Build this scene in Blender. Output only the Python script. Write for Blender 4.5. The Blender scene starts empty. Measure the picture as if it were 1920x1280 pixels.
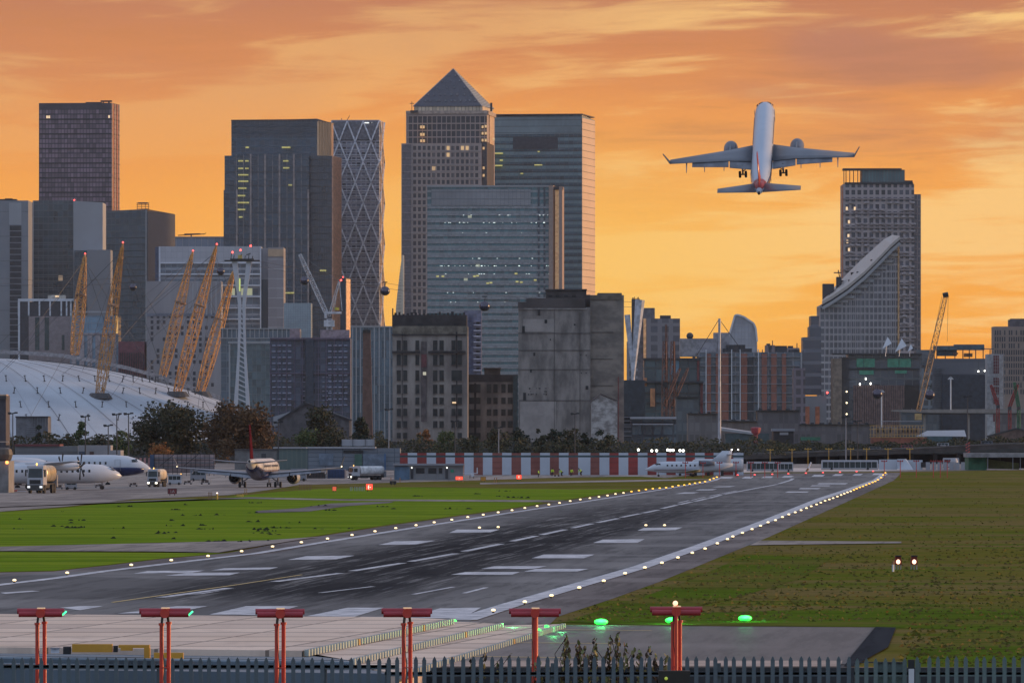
import bpy, bmesh, math, random
from mathutils import Vector, Matrix
random.seed(7)
S = bpy.context.scene
COL = S.collection
R = math.radians
F = 15000.0          # focal length in photo pixels (1920 wide)
EYE = 8.4            # camera height above the runway
HY = 804.0           # horizon row in the photo

# ------------------------------------------------------------------ camera
cd = bpy.data.cameras.new('camera'); cam = bpy.data.objects.new('camera', cd); COL.objects.link(cam)
cam.location = (0, 0, EYE); cam.rotation_euler = (R(90), 0, 0)
cd.sensor_width = 36; cd.lens = F * 36 / 1920
cd.shift_y = (HY - 640) / 1920
cd.clip_start = 1; cd.clip_end = 60000
S.camera = cam
S.view_settings.view_transform = 'Standard'; S.view_settings.look = 'None'
S.view_settings.gamma = 1; S.view_settings.exposure = 0.0

# ------------------------------------------------------------------ world: dusk sky, glowing in the west (+Y), blue-grey behind
wd = bpy.data.worlds.new('World'); S.world = wd; wd.use_nodes = True
nt = wd.node_tree; nt.nodes.clear()
class NT:
    def __init__(s, t): s.t = t
    def n(s, typ, **kw):
        o = s.t.nodes.new(typ)
        for k, v in kw.items(): setattr(o, k, v)
        return o
    def l(s, a, b): s.t.links.new(a, b)
    def put(s, sock, v):
        if hasattr(v, 'is_linked') or hasattr(v, 'links'): s.l(v, sock)
        else:
            sock.default_value = v
    def m(s, op, a, b=0.0, c=None, clamp=False):
        o = s.n('ShaderNodeMath', operation=op); o.use_clamp = clamp
        s.put(o.inputs[0], a); s.put(o.inputs[1], b)
        if c is not None: s.put(o.inputs[2], c)
        return o.outputs[0]
    def mix(s, f, a, b, blend='MIX'):
        o = s.n('ShaderNodeMix', data_type='RGBA', blend_type=blend)
        s.put(o.inputs[0], f)
        s.put(o.inputs[6], (*a, 1) if isinstance(a, tuple) and len(a) == 3 else a)
        s.put(o.inputs[7], (*b, 1) if isinstance(b, tuple) and len(b) == 3 else b)
        return o.outputs[2]
    def sm(s, x, a, b):
        if a > b: return s.m('SUBTRACT', 1.0, s.sm(x, b, a))
        o = s.n('ShaderNodeMapRange', interpolation_type='SMOOTHSTEP')
        s.put(o.inputs[0], x); s.put(o.inputs[1], a); s.put(o.inputs[2], b)
        o.inputs[3].default_value = 0; o.inputs[4].default_value = 1
        return o.outputs[0]
    def comb(s, x, y, z):
        o = s.n('ShaderNodeCombineXYZ'); s.put(o.inputs[0], x); s.put(o.inputs[1], y); s.put(o.inputs[2], z); return o.outputs[0]
    def noise(s, vec, scale=1, detail=3, rough=.5, dist=0):
        o = s.n('ShaderNodeTexNoise'); s.put(o.inputs['Vector'], vec); o.inputs['Scale'].default_value = scale
        o.inputs['Detail'].default_value = detail; o.inputs['Roughness'].default_value = rough
        o.inputs['Distortion'].default_value = dist
        return o.outputs['Fac']
    def ramp(s, x, stops):
        o = s.n('ShaderNodeValToRGB'); s.l(x, o.inputs[0]); e = o.color_ramp.elements
        while len(e) < len(stops): e.new(.5)
        for i, (p, c) in enumerate(stops): e[i].position = p; e[i].color = (*c, 1)
        return o.outputs[0]
def srgb(r, g, b):
    f = lambda c: (c/255/12.92 if c <= 10.3 else ((c/255+.055)/1.055)**2.4)
    return (f(r), f(g), f(b))
w = NT(nt)
geo = w.n('ShaderNodeTexCoord'); sep = w.n('ShaderNodeSeparateXYZ'); w.l(geo.outputs['Generated'], sep.inputs[0])
dx, dy, dz = sep.outputs
el = w.m('MULTIPLY', dz, 1/.0560)                       # 0 horizon .. 1 about three degrees up
band = w.ramp(w.m('MULTIPLY', el, .5, clamp=True), [
    (0.0, srgb(248, 156, 56)), (.13, srgb(252, 170, 66)), (.25, srgb(250, 168, 74)), (.35, srgb(238, 154, 78)),
    (.42, srgb(216, 138, 82)), (.50, srgb(190, 124, 92)), (.8, srgb(160, 122, 112)), (1.0, srgb(145, 125, 130))])
ax = w.m('DIVIDE', dx, w.m('MAXIMUM', dy, .05))
# sweeping long cloud streaks
v1 = w.comb(w.m('MULTIPLY', ax, 15), 4.1, w.m('ADD', w.m('MULTIPLY', dz, 100), w.m('MULTIPLY', ax, -4)))
n1 = w.noise(v1, 1.0, 5, .55, .5)
v2 = w.comb(w.m('MULTIPLY', ax, 44), 9.4, w.m('ADD', w.m('MULTIPLY', dz, 430), w.m('MULTIPLY', ax, -12)))
n2 = w.noise(v2, 1.0, 6, .6, .8)
v3 = w.comb(w.m('MULTIPLY', ax, 20), 5.5, w.m('MULTIPLY', dz, 75))
n3 = w.noise(v3, 1.0, 3, .5, .3)
rightw = w.sm(ax, -.035, .045)
upw = w.sm(dz, .024, .050)
amt = w.m('MULTIPLY_ADD', rightw, 1.0, .08)
amt = w.m('MAXIMUM', amt, w.m('MULTIPLY', upw, .5))
cs = w.m('ADD', w.m('MULTIPLY', n1, .70), w.m('MULTIPLY', n2, .30))
light = w.m('MULTIPLY', w.sm(cs, .49, .60), amt)
dark = w.m('MULTIPLY', w.sm(cs, .49, .38), amt)
c1 = w.mix(w.m('MULTIPLY', light, .80), band, srgb(255, 205, 128))
c2 = w.mix(w.m('MULTIPLY', dark, .72), c1, srgb(202, 130, 72))
big = w.m('MULTIPLY', w.sm(n3, .42, .60), w.m('MULTIPLY', w.m('MULTIPLY_ADD', rightw, .7, .3), upw))
c3 = w.mix(w.m('MULTIPLY', big, .60), c2, srgb(178, 122, 104))
glow = w.m('MULTIPLY', w.sm(w.m('ABSOLUTE', w.m('ADD', ax, -.004)), .060, 0.0), w.sm(w.m('ABSOLUTE', w.m('ADD', dz, -.018)), .026, 0.0))
west_c = w.mix(w.m('MULTIPLY', glow, .60), c3, srgb(255, 204, 96))
# dome above and behind
high = w.mix(w.sm(dz, .1, .8), (.42, .42, .52), (.40, .50, .70))
westhigh = w.mix(w.sm(dz, .11, .40), west_c, high)
east = w.mix(w.sm(dz, .0, .5), (.48, .56, .74), (.46, .56, .76))
wf = w.sm(dy, -.15, .55)
sky = w.mix(wf, east, westhigh)
up = w.m('MULTIPLY_ADD', w.sm(dz, -.02, .0), .75, .25)
bg = w.n('ShaderNodeBackground'); w.l(sky, bg.inputs[0]); bg.inputs[1].default_value = 1.0
out = w.n('ShaderNodeOutputWorld'); w.l(bg.outputs[0], out.inputs[0])

# ------------------------------------------------------------------ sun: just set, a broad warm glow low on the right beyond the towers
sl = bpy.data.lights.new('sun', 'SUN'); sun = bpy.data.objects.new('sun', sl); COL.objects.link(sun)
sl.energy = 3.6; sl.angle = R(10); sl.color = (1.0, .58, .27)
sdir = Vector((1.0, .30, .10)).normalized()        # direction towards the sun
sun.rotation_euler = sdir.to_track_quat('Z', 'Y').to_euler()

# ------------------------------------------------------------------ materials
def newmat(name):
    m = bpy.data.materials.new(name); m.use_nodes = True
    m.node_tree.nodes.clear(); t = NT(m.node_tree)
    p = t.n('ShaderNodeBsdfPrincipled'); o = t.n('ShaderNodeOutputMaterial'); t.l(p.outputs[0], o.inputs[0])
    return m, t, p
MC = {}
def mat(name, c, rough=.6, metal=0.0, var=.25, sc=.6, bump=0.0, emit=0.0, ec=None, c2=None, stretch=(1, 1, 1), spec=.5):
    if name in MC: return MC[name]
    m, t, p = newmat(name)
    tc = t.n('ShaderNodeTexCoord'); mp = t.n('ShaderNodeMapping'); t.l(tc.outputs['Object'], mp.inputs[0])
    mp.inputs['Scale'].default_value = stretch
    n = t.noise(mp.outputs[0], sc, 5, .6)
    c = tuple(c); cb = c2 if c2 else tuple(x*(1-var) for x in c); ca = c if c2 else tuple(min(1, x*(1+var)) for x in c)
    col = t.mix(t.sm(n, .35, .65), cb, ca)
    t.l(col, p.inputs['Base Color']); p.inputs['Roughness'].default_value = rough; p.inputs['Metallic'].default_value = metal
    p.inputs['Specular IOR Level'].default_value = spec
    if emit:
        p.inputs['Emission Color'].default_value = (*(ec or c), 1); p.inputs['Emission Strength'].default_value = emit
    if bump:
        b = t.n('ShaderNodeBump'); b.inputs['Strength'].default_value = bump; b.inputs['Distance'].default_value = .1
        t.l(n, b.inputs['Height']); t.l(b.outputs[0], p.inputs['Normal'])
    MC[name] = m; return m
def facade(name, cw, ch, glass, span, sf=.3, mull=None, mw=.1, lit=0.0, litc=(1, .72, .35), lits=1.2, gv=.45,
           rough=.22, metal=.0, sv=.12, seed=0.0, spec=.8, refl_blotch=.5):
    """glazing laid out in real metres on the wall (uv = metres along, metres up): panes, spandrels, mullions, a few lit rooms"""
    if name in MC: return MC[name]
    m, t, p = newmat(name)
    uv = t.n('ShaderNodeUVMap'); sp = t.n('ShaderNodeSeparateXYZ'); t.l(uv.outputs[0], sp.inputs[0])
    u = t.m('DIVIDE', sp.outputs[0], cw); v = t.m('DIVIDE', sp.outputs[1], ch)
    fu, fv = t.m('FRACT', u), t.m('FRACT', v)
    iu, iv = t.m('FLOOR', u), t.m('FLOOR', v)
    wn = t.n('ShaderNodeTexWhiteNoise', noise_dimensions='3D'); t.l(t.comb(iu, iv, seed+.5), wn.inputs[0])
    wn2 = t.n('ShaderNodeTexWhiteNoise', noise_dimensions='3D'); t.l(t.comb(t.m('FLOOR', t.m('DIVIDE', iu, 4)), iv, seed+7.5), wn2.inputs[0])
    r1, r2 = wn.outputs[0], wn2.outputs[0]
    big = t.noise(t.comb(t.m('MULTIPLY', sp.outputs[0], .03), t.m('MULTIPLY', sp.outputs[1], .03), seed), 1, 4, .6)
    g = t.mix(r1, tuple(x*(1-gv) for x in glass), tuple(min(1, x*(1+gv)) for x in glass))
    g = t.mix(t.m('MULTIPLY', t.sm(big, .35, .7), refl_blotch), g, tuple(min(1, x*2.0+.02) for x in glass))  # pale blotches put cloud reflections into the glass colour
    sc_ = t.mix(r1, tuple(x*(1-sv) for x in span), tuple(min(1, x*(1+sv)) for x in span))
    ms = t.m('LESS_THAN', fv, sf)
    col = t.mix(ms, g, sc_)
    if mull:
        mm = t.m('LESS_THAN', fu, mw); col = t.mix(mm, col, mull); solid = t.m('MAXIMUM', mm, ms)
    else: solid = ms
    t.l(col, p.inputs['Base Color'])
    p.inputs['Metallic'].default_value = metal; p.inputs['Specular IOR Level'].default_value = spec
    t.l(t.m('MULTIPLY_ADD', solid, .45-rough*.2, rough), p.inputs['Roughness'])
    b = t.n('ShaderNodeBump'); b.inputs['Strength'].default_value = .4; b.inputs['Distance'].default_value = .25
    t.l(solid, b.inputs['Height']); t.l(b.outputs[0], p.inputs['Normal'])
    if lit > 0:
        L = t.m('MULTIPLY', t.m('GREATER_THAN', t.m('ADD', t.m('MULTIPLY', r1, .35), t.m('MULTIPLY', r2, .65)), 1-lit), t.m('SUBTRACT', 1.0, solid))
        p.inputs['Emission Color'].default_value = (*litc, 1)
        t.l(t.m('MULTIPLY', L, lits), p.inputs['Emission Strength'])
    MC[name] = m; return m

# ------------------------------------------------------------------ mesh helpers
class MB:
    def __init__(s): s.v = []; s.f = []; s.uv = []; s.smooth = False
    def face(s, pts, uv=None):
        i = len(s.v); s.v += [tuple(p) for p in pts]; s.f.append(tuple(range(i, i+len(pts)))); s.uv.append(uv)
    def hexa(s, b, t):            # b, t: four bottom and four top points, counter-clockwise from above
        i = len(s.v); s.v += [tuple(p) for p in b] + [tuple(p) for p in t]
        for f in ((3, 2, 1, 0), (4, 5, 6, 7), (0, 1, 5, 4), (1, 2, 6, 5), (2, 3, 7, 6), (3, 0, 4, 7)):
            s.f.append(tuple(i+k for k in f)); s.uv.append(None)
    def box(s, x0, x1, y0, y1, z0, z1):
        s.hexa([(x0, y0, z0), (x1, y0, z0), (x1, y1, z0), (x0, y1, z0)], [(x0, y0, z1), (x1, y0, z1), (x1, y1, z1), (x0, y1, z1)])
    def bar(s, a, b, r, n=4, r2=None):
        a, b = Vector(a), Vector(b); d = b-a
        if d.length < 1e-6: return
        r2 = r if r2 is None else r2
        q = d.to_track_quat('Z', 'Y'); i = len(s.v)
        for c, rr in ((a, r), (b, r2)):
            for k in range(n):
                an = 2*math.pi*(k+.5)/n; s.v.append(tuple(c + q @ Vector((rr*math.cos(an), rr*math.sin(an), 0))))
        for k in range(n):
            j = (k+1) % n; s.f.append((i+k, i+j, i+n+j, i+n+k)); s.uv.append(None)
        s.f.append(tuple(i+k for k in reversed(range(n)))); s.uv.append(None)
        s.f.append(tuple(i+n+k for k in range(n))); s.uv.append(None)
    def tube(s, pts, r, n=6):
        for a, b in zip(pts, pts[1:]): s.bar(a, b, r, n)
    def loft(s, rings, cap=True):
        n = len(rings[0]); i = len(s.v)
        for rg in rings: s.v += [tuple(p) for p in rg]
        for k in range(len(rings)-1):
            for j in range(n):
                j2 = (j+1) % n
                s.f.append((i+k*n+j, i+k*n+j2, i+(k+1)*n+j2, i+(k+1)*n+j)); s.uv.append(None)
        if cap:
            s.f.append(tuple(i+j for j in reversed(range(n)))); s.uv.append(None)
            s.f.append(tuple(i+(len(rings)-1)*n+j for j in range(n))); s.uv.append(None)
    def cyl(s, c, r, h, n=12, axis='z', r2=None):
        c = Vector(c); d = {'x': Vector((1, 0, 0)), 'y': Vector((0, 1, 0)), 'z': Vector((0, 0, 1))}[axis]*h
        s.bar(c, c+d, r, n, r2)
    def ball(s, c, r, n=10, m=6, sz=1.0):
        rings = []
        for k in range(m+1):
            a = -math.pi/2 + math.pi*k/m; rr = max(r*math.cos(a), 1e-3); z = c[2]+r*sz*math.sin(a)
            rings.append([(c[0]+rr*math.cos(2*math.pi*j/n), c[1]+rr*math.sin(2*math.pi*j/n), z) for j in range(n)])
        s.loft(rings)
    def prism(s, fp, z0, z1, cap=True, zt=None):
        n = len(fp); zt = zt or [z1]*n
        for k in range(n):
            a, b = fp[k], fp[(k+1) % n]; L = math.hypot(b[0]-a[0], b[1]-a[1])
            s.face([(a[0], a[1], z0), (b[0], b[1], z0), (b[0], b[1], zt[(k+1) % n]), (a[0], a[1], zt[k])],
                   [(0, z0), (L, z0), (L, zt[(k+1) % n]), (0, zt[k])])
        if cap:
            s.face([(p[0], p[1], z) for p, z in zip(fp, zt)], [(0.3, 0.01)]*n)
    def mesh(s, name, m, org=(0, 0, 0)):
        me = bpy.data.meshes.new(name); ox, oy, oz = org
        me.from_pydata([(a-ox, b-oy, c-oz) for a, b, c in s.v], [], s.f)
        if any(u is not None for u in s.uv):
            ul = me.uv_layers.new(name='UVMap'); li = 0
            for f, u in zip(s.f, s.uv):
                for k in range(len(f)):
                    ul.data[li].uv = u[k] if u else (0.3, 0.01); li += 1
        if s.smooth:
            me.polygons.foreach_set('use_smooth', [True]*len(me.polygons))
        me.materials.append(m); me.update(); return me
    def build(s, name, m, parent=None, label=None):
        """vertices are given in the thing's own local frame"""
        o = bpy.data.objects.new(name, s.mesh(name, m)); COL.objects.link(o)
        if parent: o.parent = parent
        if label: o['label'] = label
        return o
def tag(o, label=None, cat=None, group=None, kind=None):
    for k, v in (('label', label), ('category', cat), ('group', group), ('kind', kind)):
        if v: o[k] = v
    return o
def thing(name, label, cat, loc=(0, 0, 0), rz=0.0, group=None):
    o = bpy.data.objects.new(name, None); COL.objects.link(o); o.empty_display_size = 1
    o.location = loc; o.rotation_euler = (0, 0, rz); return tag(o, label, cat, group)
def copy_tree(o, parent=None, **kw):
    c = o.copy(); COL.objects.link(c)
    if parent: c.parent = parent
    for ch in list(o.children): copy_tree(ch, c)
    for k, v in kw.items():
        if k == 'loc': c.location = v
        elif k == 'rz': c.rotation_euler = (0, 0, v)
        elif k == 'scale': c.scale = (v, v, v)
        else: c[k] = v
    return c
def put(mesh, name, parent, loc=(0, 0, 0), rot=(0, 0, 0), sc=None):
    o = bpy.data.objects.new(name, mesh); COL.objects.link(o); o.parent = parent; o.location = loc; o.rotation_euler = rot
    if sc: o.scale = sc
    return o
def nth(n): return '%d%s' % (n, {1: 'st', 2: 'nd', 3: 'rd'}.get(n % 10 if n % 100 not in (11, 12, 13) else 0, 'th'))
def gz(d):
    return 0.0 if d < 1309 else (.75 if d > 1402 else .75*(d-1309)/93)
def X(px, d): return (px-960)*d/F
def Z(py, d): return EYE-(py-HY)*d/F
def P(px, py, d): return (X(px, d), d, Z(py, d))
def G(px, py):
    lo, hi = 60.0, 30000.0; k = (py-HY)/F
    for _ in range(60):
        mid = (lo+hi)/2
        if EYE-k*mid > gz(mid): lo = mid
        else: hi = mid
    d = lo; return (X(px, d), d, gz(d))
def sheet(name, px, layer, m, kind='structure', world=None, build=True):
    bm = bmesh.new()
    pts = world if world else [G(*p) for p in px]
    vs = [bm.verts.new((p[0], p[1], 0)) for p in pts]; bm.faces.new(vs)
    bmesh.ops.triangulate(bm, faces=bm.faces[:])
    for yy in (1309, 1402):
        bmesh.ops.bisect_plane(bm, geom=bm.verts[:]+bm.edges[:]+bm.faces[:], plane_co=(0, yy, 0), plane_no=(0, 1, 0), dist=1e-4)
    for v in bm.verts: v.co.z = gz(v.co.y)+layer*.012
    for f in bm.faces:
        f.normal_update()
        if f.normal.z < 0: f.normal_flip()
    me = bpy.data.meshes.new(name); bm.to_mesh(me); bm.free(); me.materials.append(m)
    o = bpy.data.objects.new(name, me); COL.objects.link(o)
    if kind: o['kind'] = kind
    return o

# ================================================================== THE GROUND
def ground_mat(name, cols, scales, rough=.95, bump=.5, streak=(.35, 1, 1), dist=.4, spec=.2):
    m, t, p = newmat(name)
    tc = t.n('ShaderNodeTexCoord'); mp = t.n('ShaderNodeMapping'); t.l(tc.outputs['Object'], mp.inputs[0]); mp.inputs['Scale'].default_value = streak
    a = t.noise(mp.outputs[0], scales[0], 6, .6, dist); b = t.noise(mp.outputs[0], scales[1], 5, .65, .2); c = t.noise(mp.outputs[0], scales[2], 4, .7)
    col = t.mix(t.sm(a, .44, .56), cols[0], cols[1])
    col = t.mix(t.m('MULTIPLY', t.sm(b, .50, .60), .85), col, cols[2])
    col = t.mix(t.m('MULTIPLY', t.sm(c, .53, .66), .8), col, cols[3])
    t.l(col, p.inputs['Base Color']); p.inputs['Roughness'].default_value = rough; p.inputs['Specular IOR Level'].default_value = spec
    bp = t.n('ShaderNodeBump'); bp.inputs['Strength'].default_value = bump; bp.inputs['Distance'].default_value = .3
    t.l(t.m('ADD', b, c), bp.inputs['Height']); t.l(bp.outputs[0], p.inputs['Normal'])
    return m
M_rough = ground_mat('rough_grass', [(.135, .118, .022), (.170, .124, .046), (.095, .122, .014), (.045, .046, .012)], (.022, .10, .55), spec=0)
M_green = ground_mat('mown_grass', [(.140, .215, .017), (.180, .240, .022), (.095, .155, .014), (.062, .095, .012)], (.05, .22, .8), bump=.35, spec=0, streak=(.18, 1, 1))
M_lush = ground_mat('lush_grass', [(.088, .130, .014), (.13, .115, .028), (.066, .095, .012), (.040, .045, .010)], (.04, .16, .7), spec=0)
def asphalt_mat(name, a, b, rubber=False, rough=.62, spec=0.0):
    m, t, p = newmat(name)
    tc = t.n('ShaderNodeTexCoord'); sp = t.n('ShaderNodeSeparateXYZ'); t.l(tc.outputs['Object'], sp.inputs[0])
    lat = t.m('SUBTRACT', sp.outputs[0], t.m('MULTIPLY', sp.outputs[1], 947/F))
    vec = t.comb(lat, t.m('MULTIPLY', sp.outputs[1], .05), 0.0)
    big = t.noise(vec, .10, 5, .6, .3); fine = t.noise(vec, .9, 5, .7); pat = t.noise(tc.outputs['Object'], .035, 4, .5)
    col = t.mix(t.sm(big, .42, .58), a, b)
    col = t.mix(t.m('MULTIPLY', t.sm(fine, .48, .60), .45), col, tuple(x*.55 for x in a))
    col = t.mix(t.m('MULTIPLY', t.sm(pat, .5, .62), .35), col, tuple(min(1, x*1.5) for x in b))
    rg = t.m('MULTIPLY_ADD', fine, .25, rough-.1)
    if rubber:
        core = t.sm(t.m('ABSOLUTE', t.m('ADD', lat, 38.0)), 11.0, 4.0)
        nearb = t.m('MULTIPLY', t.sm(sp.outputs[1], 360, 420), t.sm(sp.outputs[1], 1150, 600))
        st = t.noise(t.comb(t.m('MULTIPLY', lat, 1.5), t.m('MULTIPLY', sp.outputs[1], .022), 3.0), 1, 6, .75)
        k = t.m('MULTIPLY', t.m('MULTIPLY', core, nearb), t.sm(st, .36, .50))
        col = t.mix(t.m('MULTIPLY', k, .78), col, (.012, .012, .015))
        st2 = t.noise(t.comb(t.m('MULTIPLY', lat, 2.2), t.m('MULTIPLY', sp.outputs[1], .03), 8.0), 1, 5, .7)
        k2 = t.m('MULTIPLY', t.m('MULTIPLY', t.sm(st2, .58, .68), t.sm(sp.outputs[1], 470, 400)), t.sm(t.m('ABSOLUTE', t.m('ADD', lat, 38.0)), 15, 9))
        col = t.mix(t.m('MULTIPLY', k2, .55), col, (.20, .20, .22))
    t.l(col, p.inputs['Base Color']); t.l(rg, p.inputs['Roughness']); p.inputs['Specular IOR Level'].default_value = spec
    return m
M_asph = asphalt_mat('runway_asphalt', (.150, .144, .144), (.205, .196, .192), True)
M_shoul = asphalt_mat('shoulder_asphalt', (.155, .135, .13), (.215, .19, .18), rough=.8)
M_apron = asphalt_mat('apron_concrete', (.22, .19, .175), (.32, .275, .245), rough=.75)
M_pad = asphalt_mat('pad_asphalt', (.095, .092, .09), (.14, .13, .125), rough=.5, spec=.16)
M_dark = asphalt_mat('dark_asphalt', (.04, .042, .048), (.065, .066, .072), rough=.85)
M_white = mat('runway_paint', (.66, .65, .67), .6, var=.18, sc=.9, c2=(.34, .34, .36), spec=0)
M_yell = mat('yellow_paint', (.62, .45, .16), .6, var=.2, sc=1)

sheet('ground', None, 0, M_rough, world=[(-4000, 283, 0), (4000, 283, 0), (4000, 7900, 0), (-4000, 7900, 0)])
L_edge = [(-300, 1094), (0, 1073), (100, 1071), (200, 1060), (300, 1048), (383, 1041), (430, 1036), (562, 1011), (730, 985), (955, 955), (1070, 937), (1180, 922), (1285, 908), (1330, 897), (1345, 887)]
R_edge = [(1690, 886), (1580, 944), (1440, 1007), (1335, 1050), (1235, 1091), (1140, 1125), (1045, 1156), (1030, 1171)]
sheet('runway_shoulder', L_edge + R_edge + [(1650, 1176), (1596, 1240), (1602, 1252), (-300, 1252)], 1, M_shoul)
def inset(pts, k): return [(G(*p)[0]+k, G(*p)[1], 0) for p in pts]
sheet('runway', None, 2, M_asph, world=inset(L_edge[:-1], 3.4) + inset(R_edge, -3.6) + [G(960, 1172), G(-300, 1170)])
sheet('asphalt_pad', [(-300, 1171), (1640, 1177), (1588, 1240), (1590, 1246), (-300, 1246)], 3, M_pad)
sheet('pad_edge_concrete', [(-300, 1240), (1580, 1240), (1575, 1251), (-300, 1251)], 4, mat('quay_concrete', (.36, .27, .22), .8, var=.2, sc=.3))
sheet('pad_verge_asphalt', [(1642, 1177), (1680, 1178), (1665, 1215), (1600, 1251), (1582, 1251), (1592, 1238)], 5, M_dark)
sheet('taxiway_stub', [(-300, 1026), (0, 1026), (300, 1019), (500, 1014), (600, 1007), (560, 1013), (410, 1037), (300, 1035), (0, 1034), (-300, 1034)], 6, M_apron)
sheet('apron', [(-400, 966), (0, 959), (120, 950), (250, 936), (330, 933), (430, 928), (500, 919), (560, 909), (760, 904), (900, 900), (1010, 896), (1190, 893), (1250, 896), (1345, 886), (1700, 884), (1960, 880), (1960, 862), (-400, 845)], 2.5, M_apron)
sheet('mown_lawn', [(-300, 968), (0, 960), (120, 952), (250, 938), (340, 935), (470, 935), (640, 938), (1020, 941), (1000, 946), (955, 953), (730, 983), (562, 1009), (500, 1013), (300, 1017), (0, 1025), (-300, 1026)], 1.4, M_green)
sheet('mown_lawn_strip', [(420, 932), (520, 922), (600, 916), (760, 913), (1060, 917), (1190, 917), (1050, 938), (1010, 938), (640, 935), (500, 933)], 1.4, M_green)
sheet('mown_lawn_corner', [(-300, 1036), (0, 1034), (300, 1036), (420, 1037), (383, 1040), (300, 1047), (200, 1059), (100, 1070), (0, 1072), (-300, 1092)], 1.7, M_green)
sheet('service_path', [(-300, 962), (470, 932), (640, 936), (1060, 938), (1040, 941.5), (640, 938.5), (470, 935), (330, 936)], 3.5, M_apron)
sheet('cross_path', [(480, 958), (560, 953), (620, 944), (740, 940), (730, 943), (650, 949), (580, 959), (480, 962)], 3.9, M_shoul)
sheet('far_path', [(900, 905), (1180, 900), (1300, 898), (1340, 898), (1180, 903), (900, 908)], 3.2, M_apron)
sheet('right_service_path', [(1425, 1014), (1690, 1016), (1690, 1019), (1440, 1022), (1405, 1023)], 4.6, M_apron)
sheet('lush_verge', [(1050, 1166), (1200, 1152), (1500, 1143), (1960, 1128), (1960, 1252), (1700, 1252), (1700, 1225), (1800, 1180), (1660, 1176), (1200, 1171)], 1.6, M_lush)
sheet('lush_corner', [(1075, 1160), (1180, 1128), (1300, 1085), (1400, 1040), (1560, 1046), (1500, 1085), (1380, 1120), (1240, 1150), (1120, 1165)], 1.5, M_lush)
# painted markings: one object per kind of marking is one painted sheet of the runway; each mark its own
def mark(q, m=M_white, name='painted_mark', layer=3.6): return sheet(name, q, layer, m)
def dash(a, b, wd, m=M_white, name='painted_line', layer=3.6):
    p, q = Vector(G(*a)), Vector(G(*b)); p.z = q.z = 0; d = (q-p).normalized(); n = Vector((-d.y, d.x, 0))*wd/2
    return sheet(name, None, layer, m, world=[p-n, q-n, q+n, p+n])
MARKS = [
 [(842, 999), (857, 993), (937, 993), (920, 998)], [(709, 1022), (740, 1015), (817, 1014), (780, 1021)], [(539, 1050), (575, 1043), (665, 1042), (630, 1049)],
 [(250, 1076), (277, 1071), (385, 1070), (360, 1074)], [(310, 1080), (350, 1074.5), (450, 1074), (430, 1079)], [(395, 1070), (420, 1066), (522, 1064), (505, 1068)],
 [(1195, 995), (1207, 990), (1280, 989), (1266, 994)], [(1112, 1018), (1130, 1012), (1209, 1011), (1195, 1018)], [(997, 1047), (1020, 1040), (1115, 1040), (1095, 1047)],
 [(982, 1072), (1005, 1067), (1104, 1067), (1082, 1072)], [(902, 1067), (927, 1062), (1025, 1062), (1000, 1067)], [(845, 1078), (872, 1073), (975, 1073), (960, 1078)],
 [(1265, 926), (1283, 923), (1311, 923), (1299, 925)], [(1304, 919.5), (1311, 917.5), (1345, 917), (1336, 919)], [(1334, 913.5), (1348, 912), (1380, 911), (1368, 913)],
 [(1472, 923.5), (1477, 921.5), (1517, 921.5), (1513, 923.5)], [(1497, 917), (1501, 915), (1539, 915), (1534, 917)], [(1519, 911.5), (1523, 909.8), (1558, 909.8), (1554, 911.5)],
 [(1532, 907.8), (1536, 905.8), (1590, 905.8), (1585, 907.8)],
 [(1348, 897), (1352, 894), (1376, 894), (1370, 897)], [(1390, 897), (1397, 893.5), (1413, 893.5), (1408, 897)], [(1427, 896), (1433, 893), (1450, 893), (1446, 896)],
 [(1465, 895), (1471, 892), (1489, 892), (1483, 895)], [(1521, 893.5), (1527, 890), (1547, 890), (1542, 893.5)], [(1560, 892), (1566, 889), (1582, 889), (1577, 892)],
 [(1598, 891.5), (1603, 888.5), (1618, 888.5), (1613, 891.5)], [(1635, 890.5), (1639, 887.5), (1655, 887.5), (1651, 890.5)],
 [(575, 1156), (652, 1140), (720, 1140), (665, 1157)], [(767, 1159), (825, 1141), (902, 1140), (865, 1161)], [(392, 1153), (462, 1137), (560, 1137), (500, 1154)],
 [(220, 1151), (332, 1137), (390, 1137), (325, 1150)], [(112, 1140), (150, 1137), (195, 1137), (150, 1145)], [(350, 1116), (420, 1107), (445, 1103), (380, 1114)], [(0, 1112), (60, 1108), (75, 1109), (10, 1114)]]
for q in MARKS: mark(q)
DSH = [((515, 1091), (640, 1075)), ((660, 1071), (755, 1056)), ((770, 1053), (855, 1038)), ((870, 1034), (940, 1020)), ((960, 1015), (1006, 1005)), ((1015, 1003), (1060, 993)),
       ((1074, 990), (1110, 982)), ((1120, 980), (1159, 972)), ((1165, 970), (1200, 963)), ((1206, 962), (1235, 956)), ((1241, 953.5), (1269, 947)), ((1274, 946), (1297, 941)),
       ((1303, 940), (1326, 934.6)), ((1330, 934), (1352, 928)), ((1358, 926.5), (1457, 908)), ((1460, 907), (1487, 897)), ((300, 1121), (430, 1103))]
for a, b in DSH: dash(a, b, .55)
for a, b in [((1296, 938), (1322, 932)), ((1272, 943), (1292, 938)), ((1330, 930), (1382, 920)), ((600, 1112), (700, 1100)), ((775, 1115), (850, 1101)), ((870, 1113), (912, 1102))]: dash(a, b, .28)
dash((210, 1130), (450, 1096), .18, M_yell, 'yellow_line'); dash((450, 1096), (566, 1078), .16, M_yell, 'yellow_line')
for a, b in [((1010, 1181.5), (1222, 1183.5)), ((940, 1206), (1162, 1208)), ((880, 1232), (1090, 1235))]: dash(a, b, .35, M_yell, 'yellow_line', 4.4)
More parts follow.
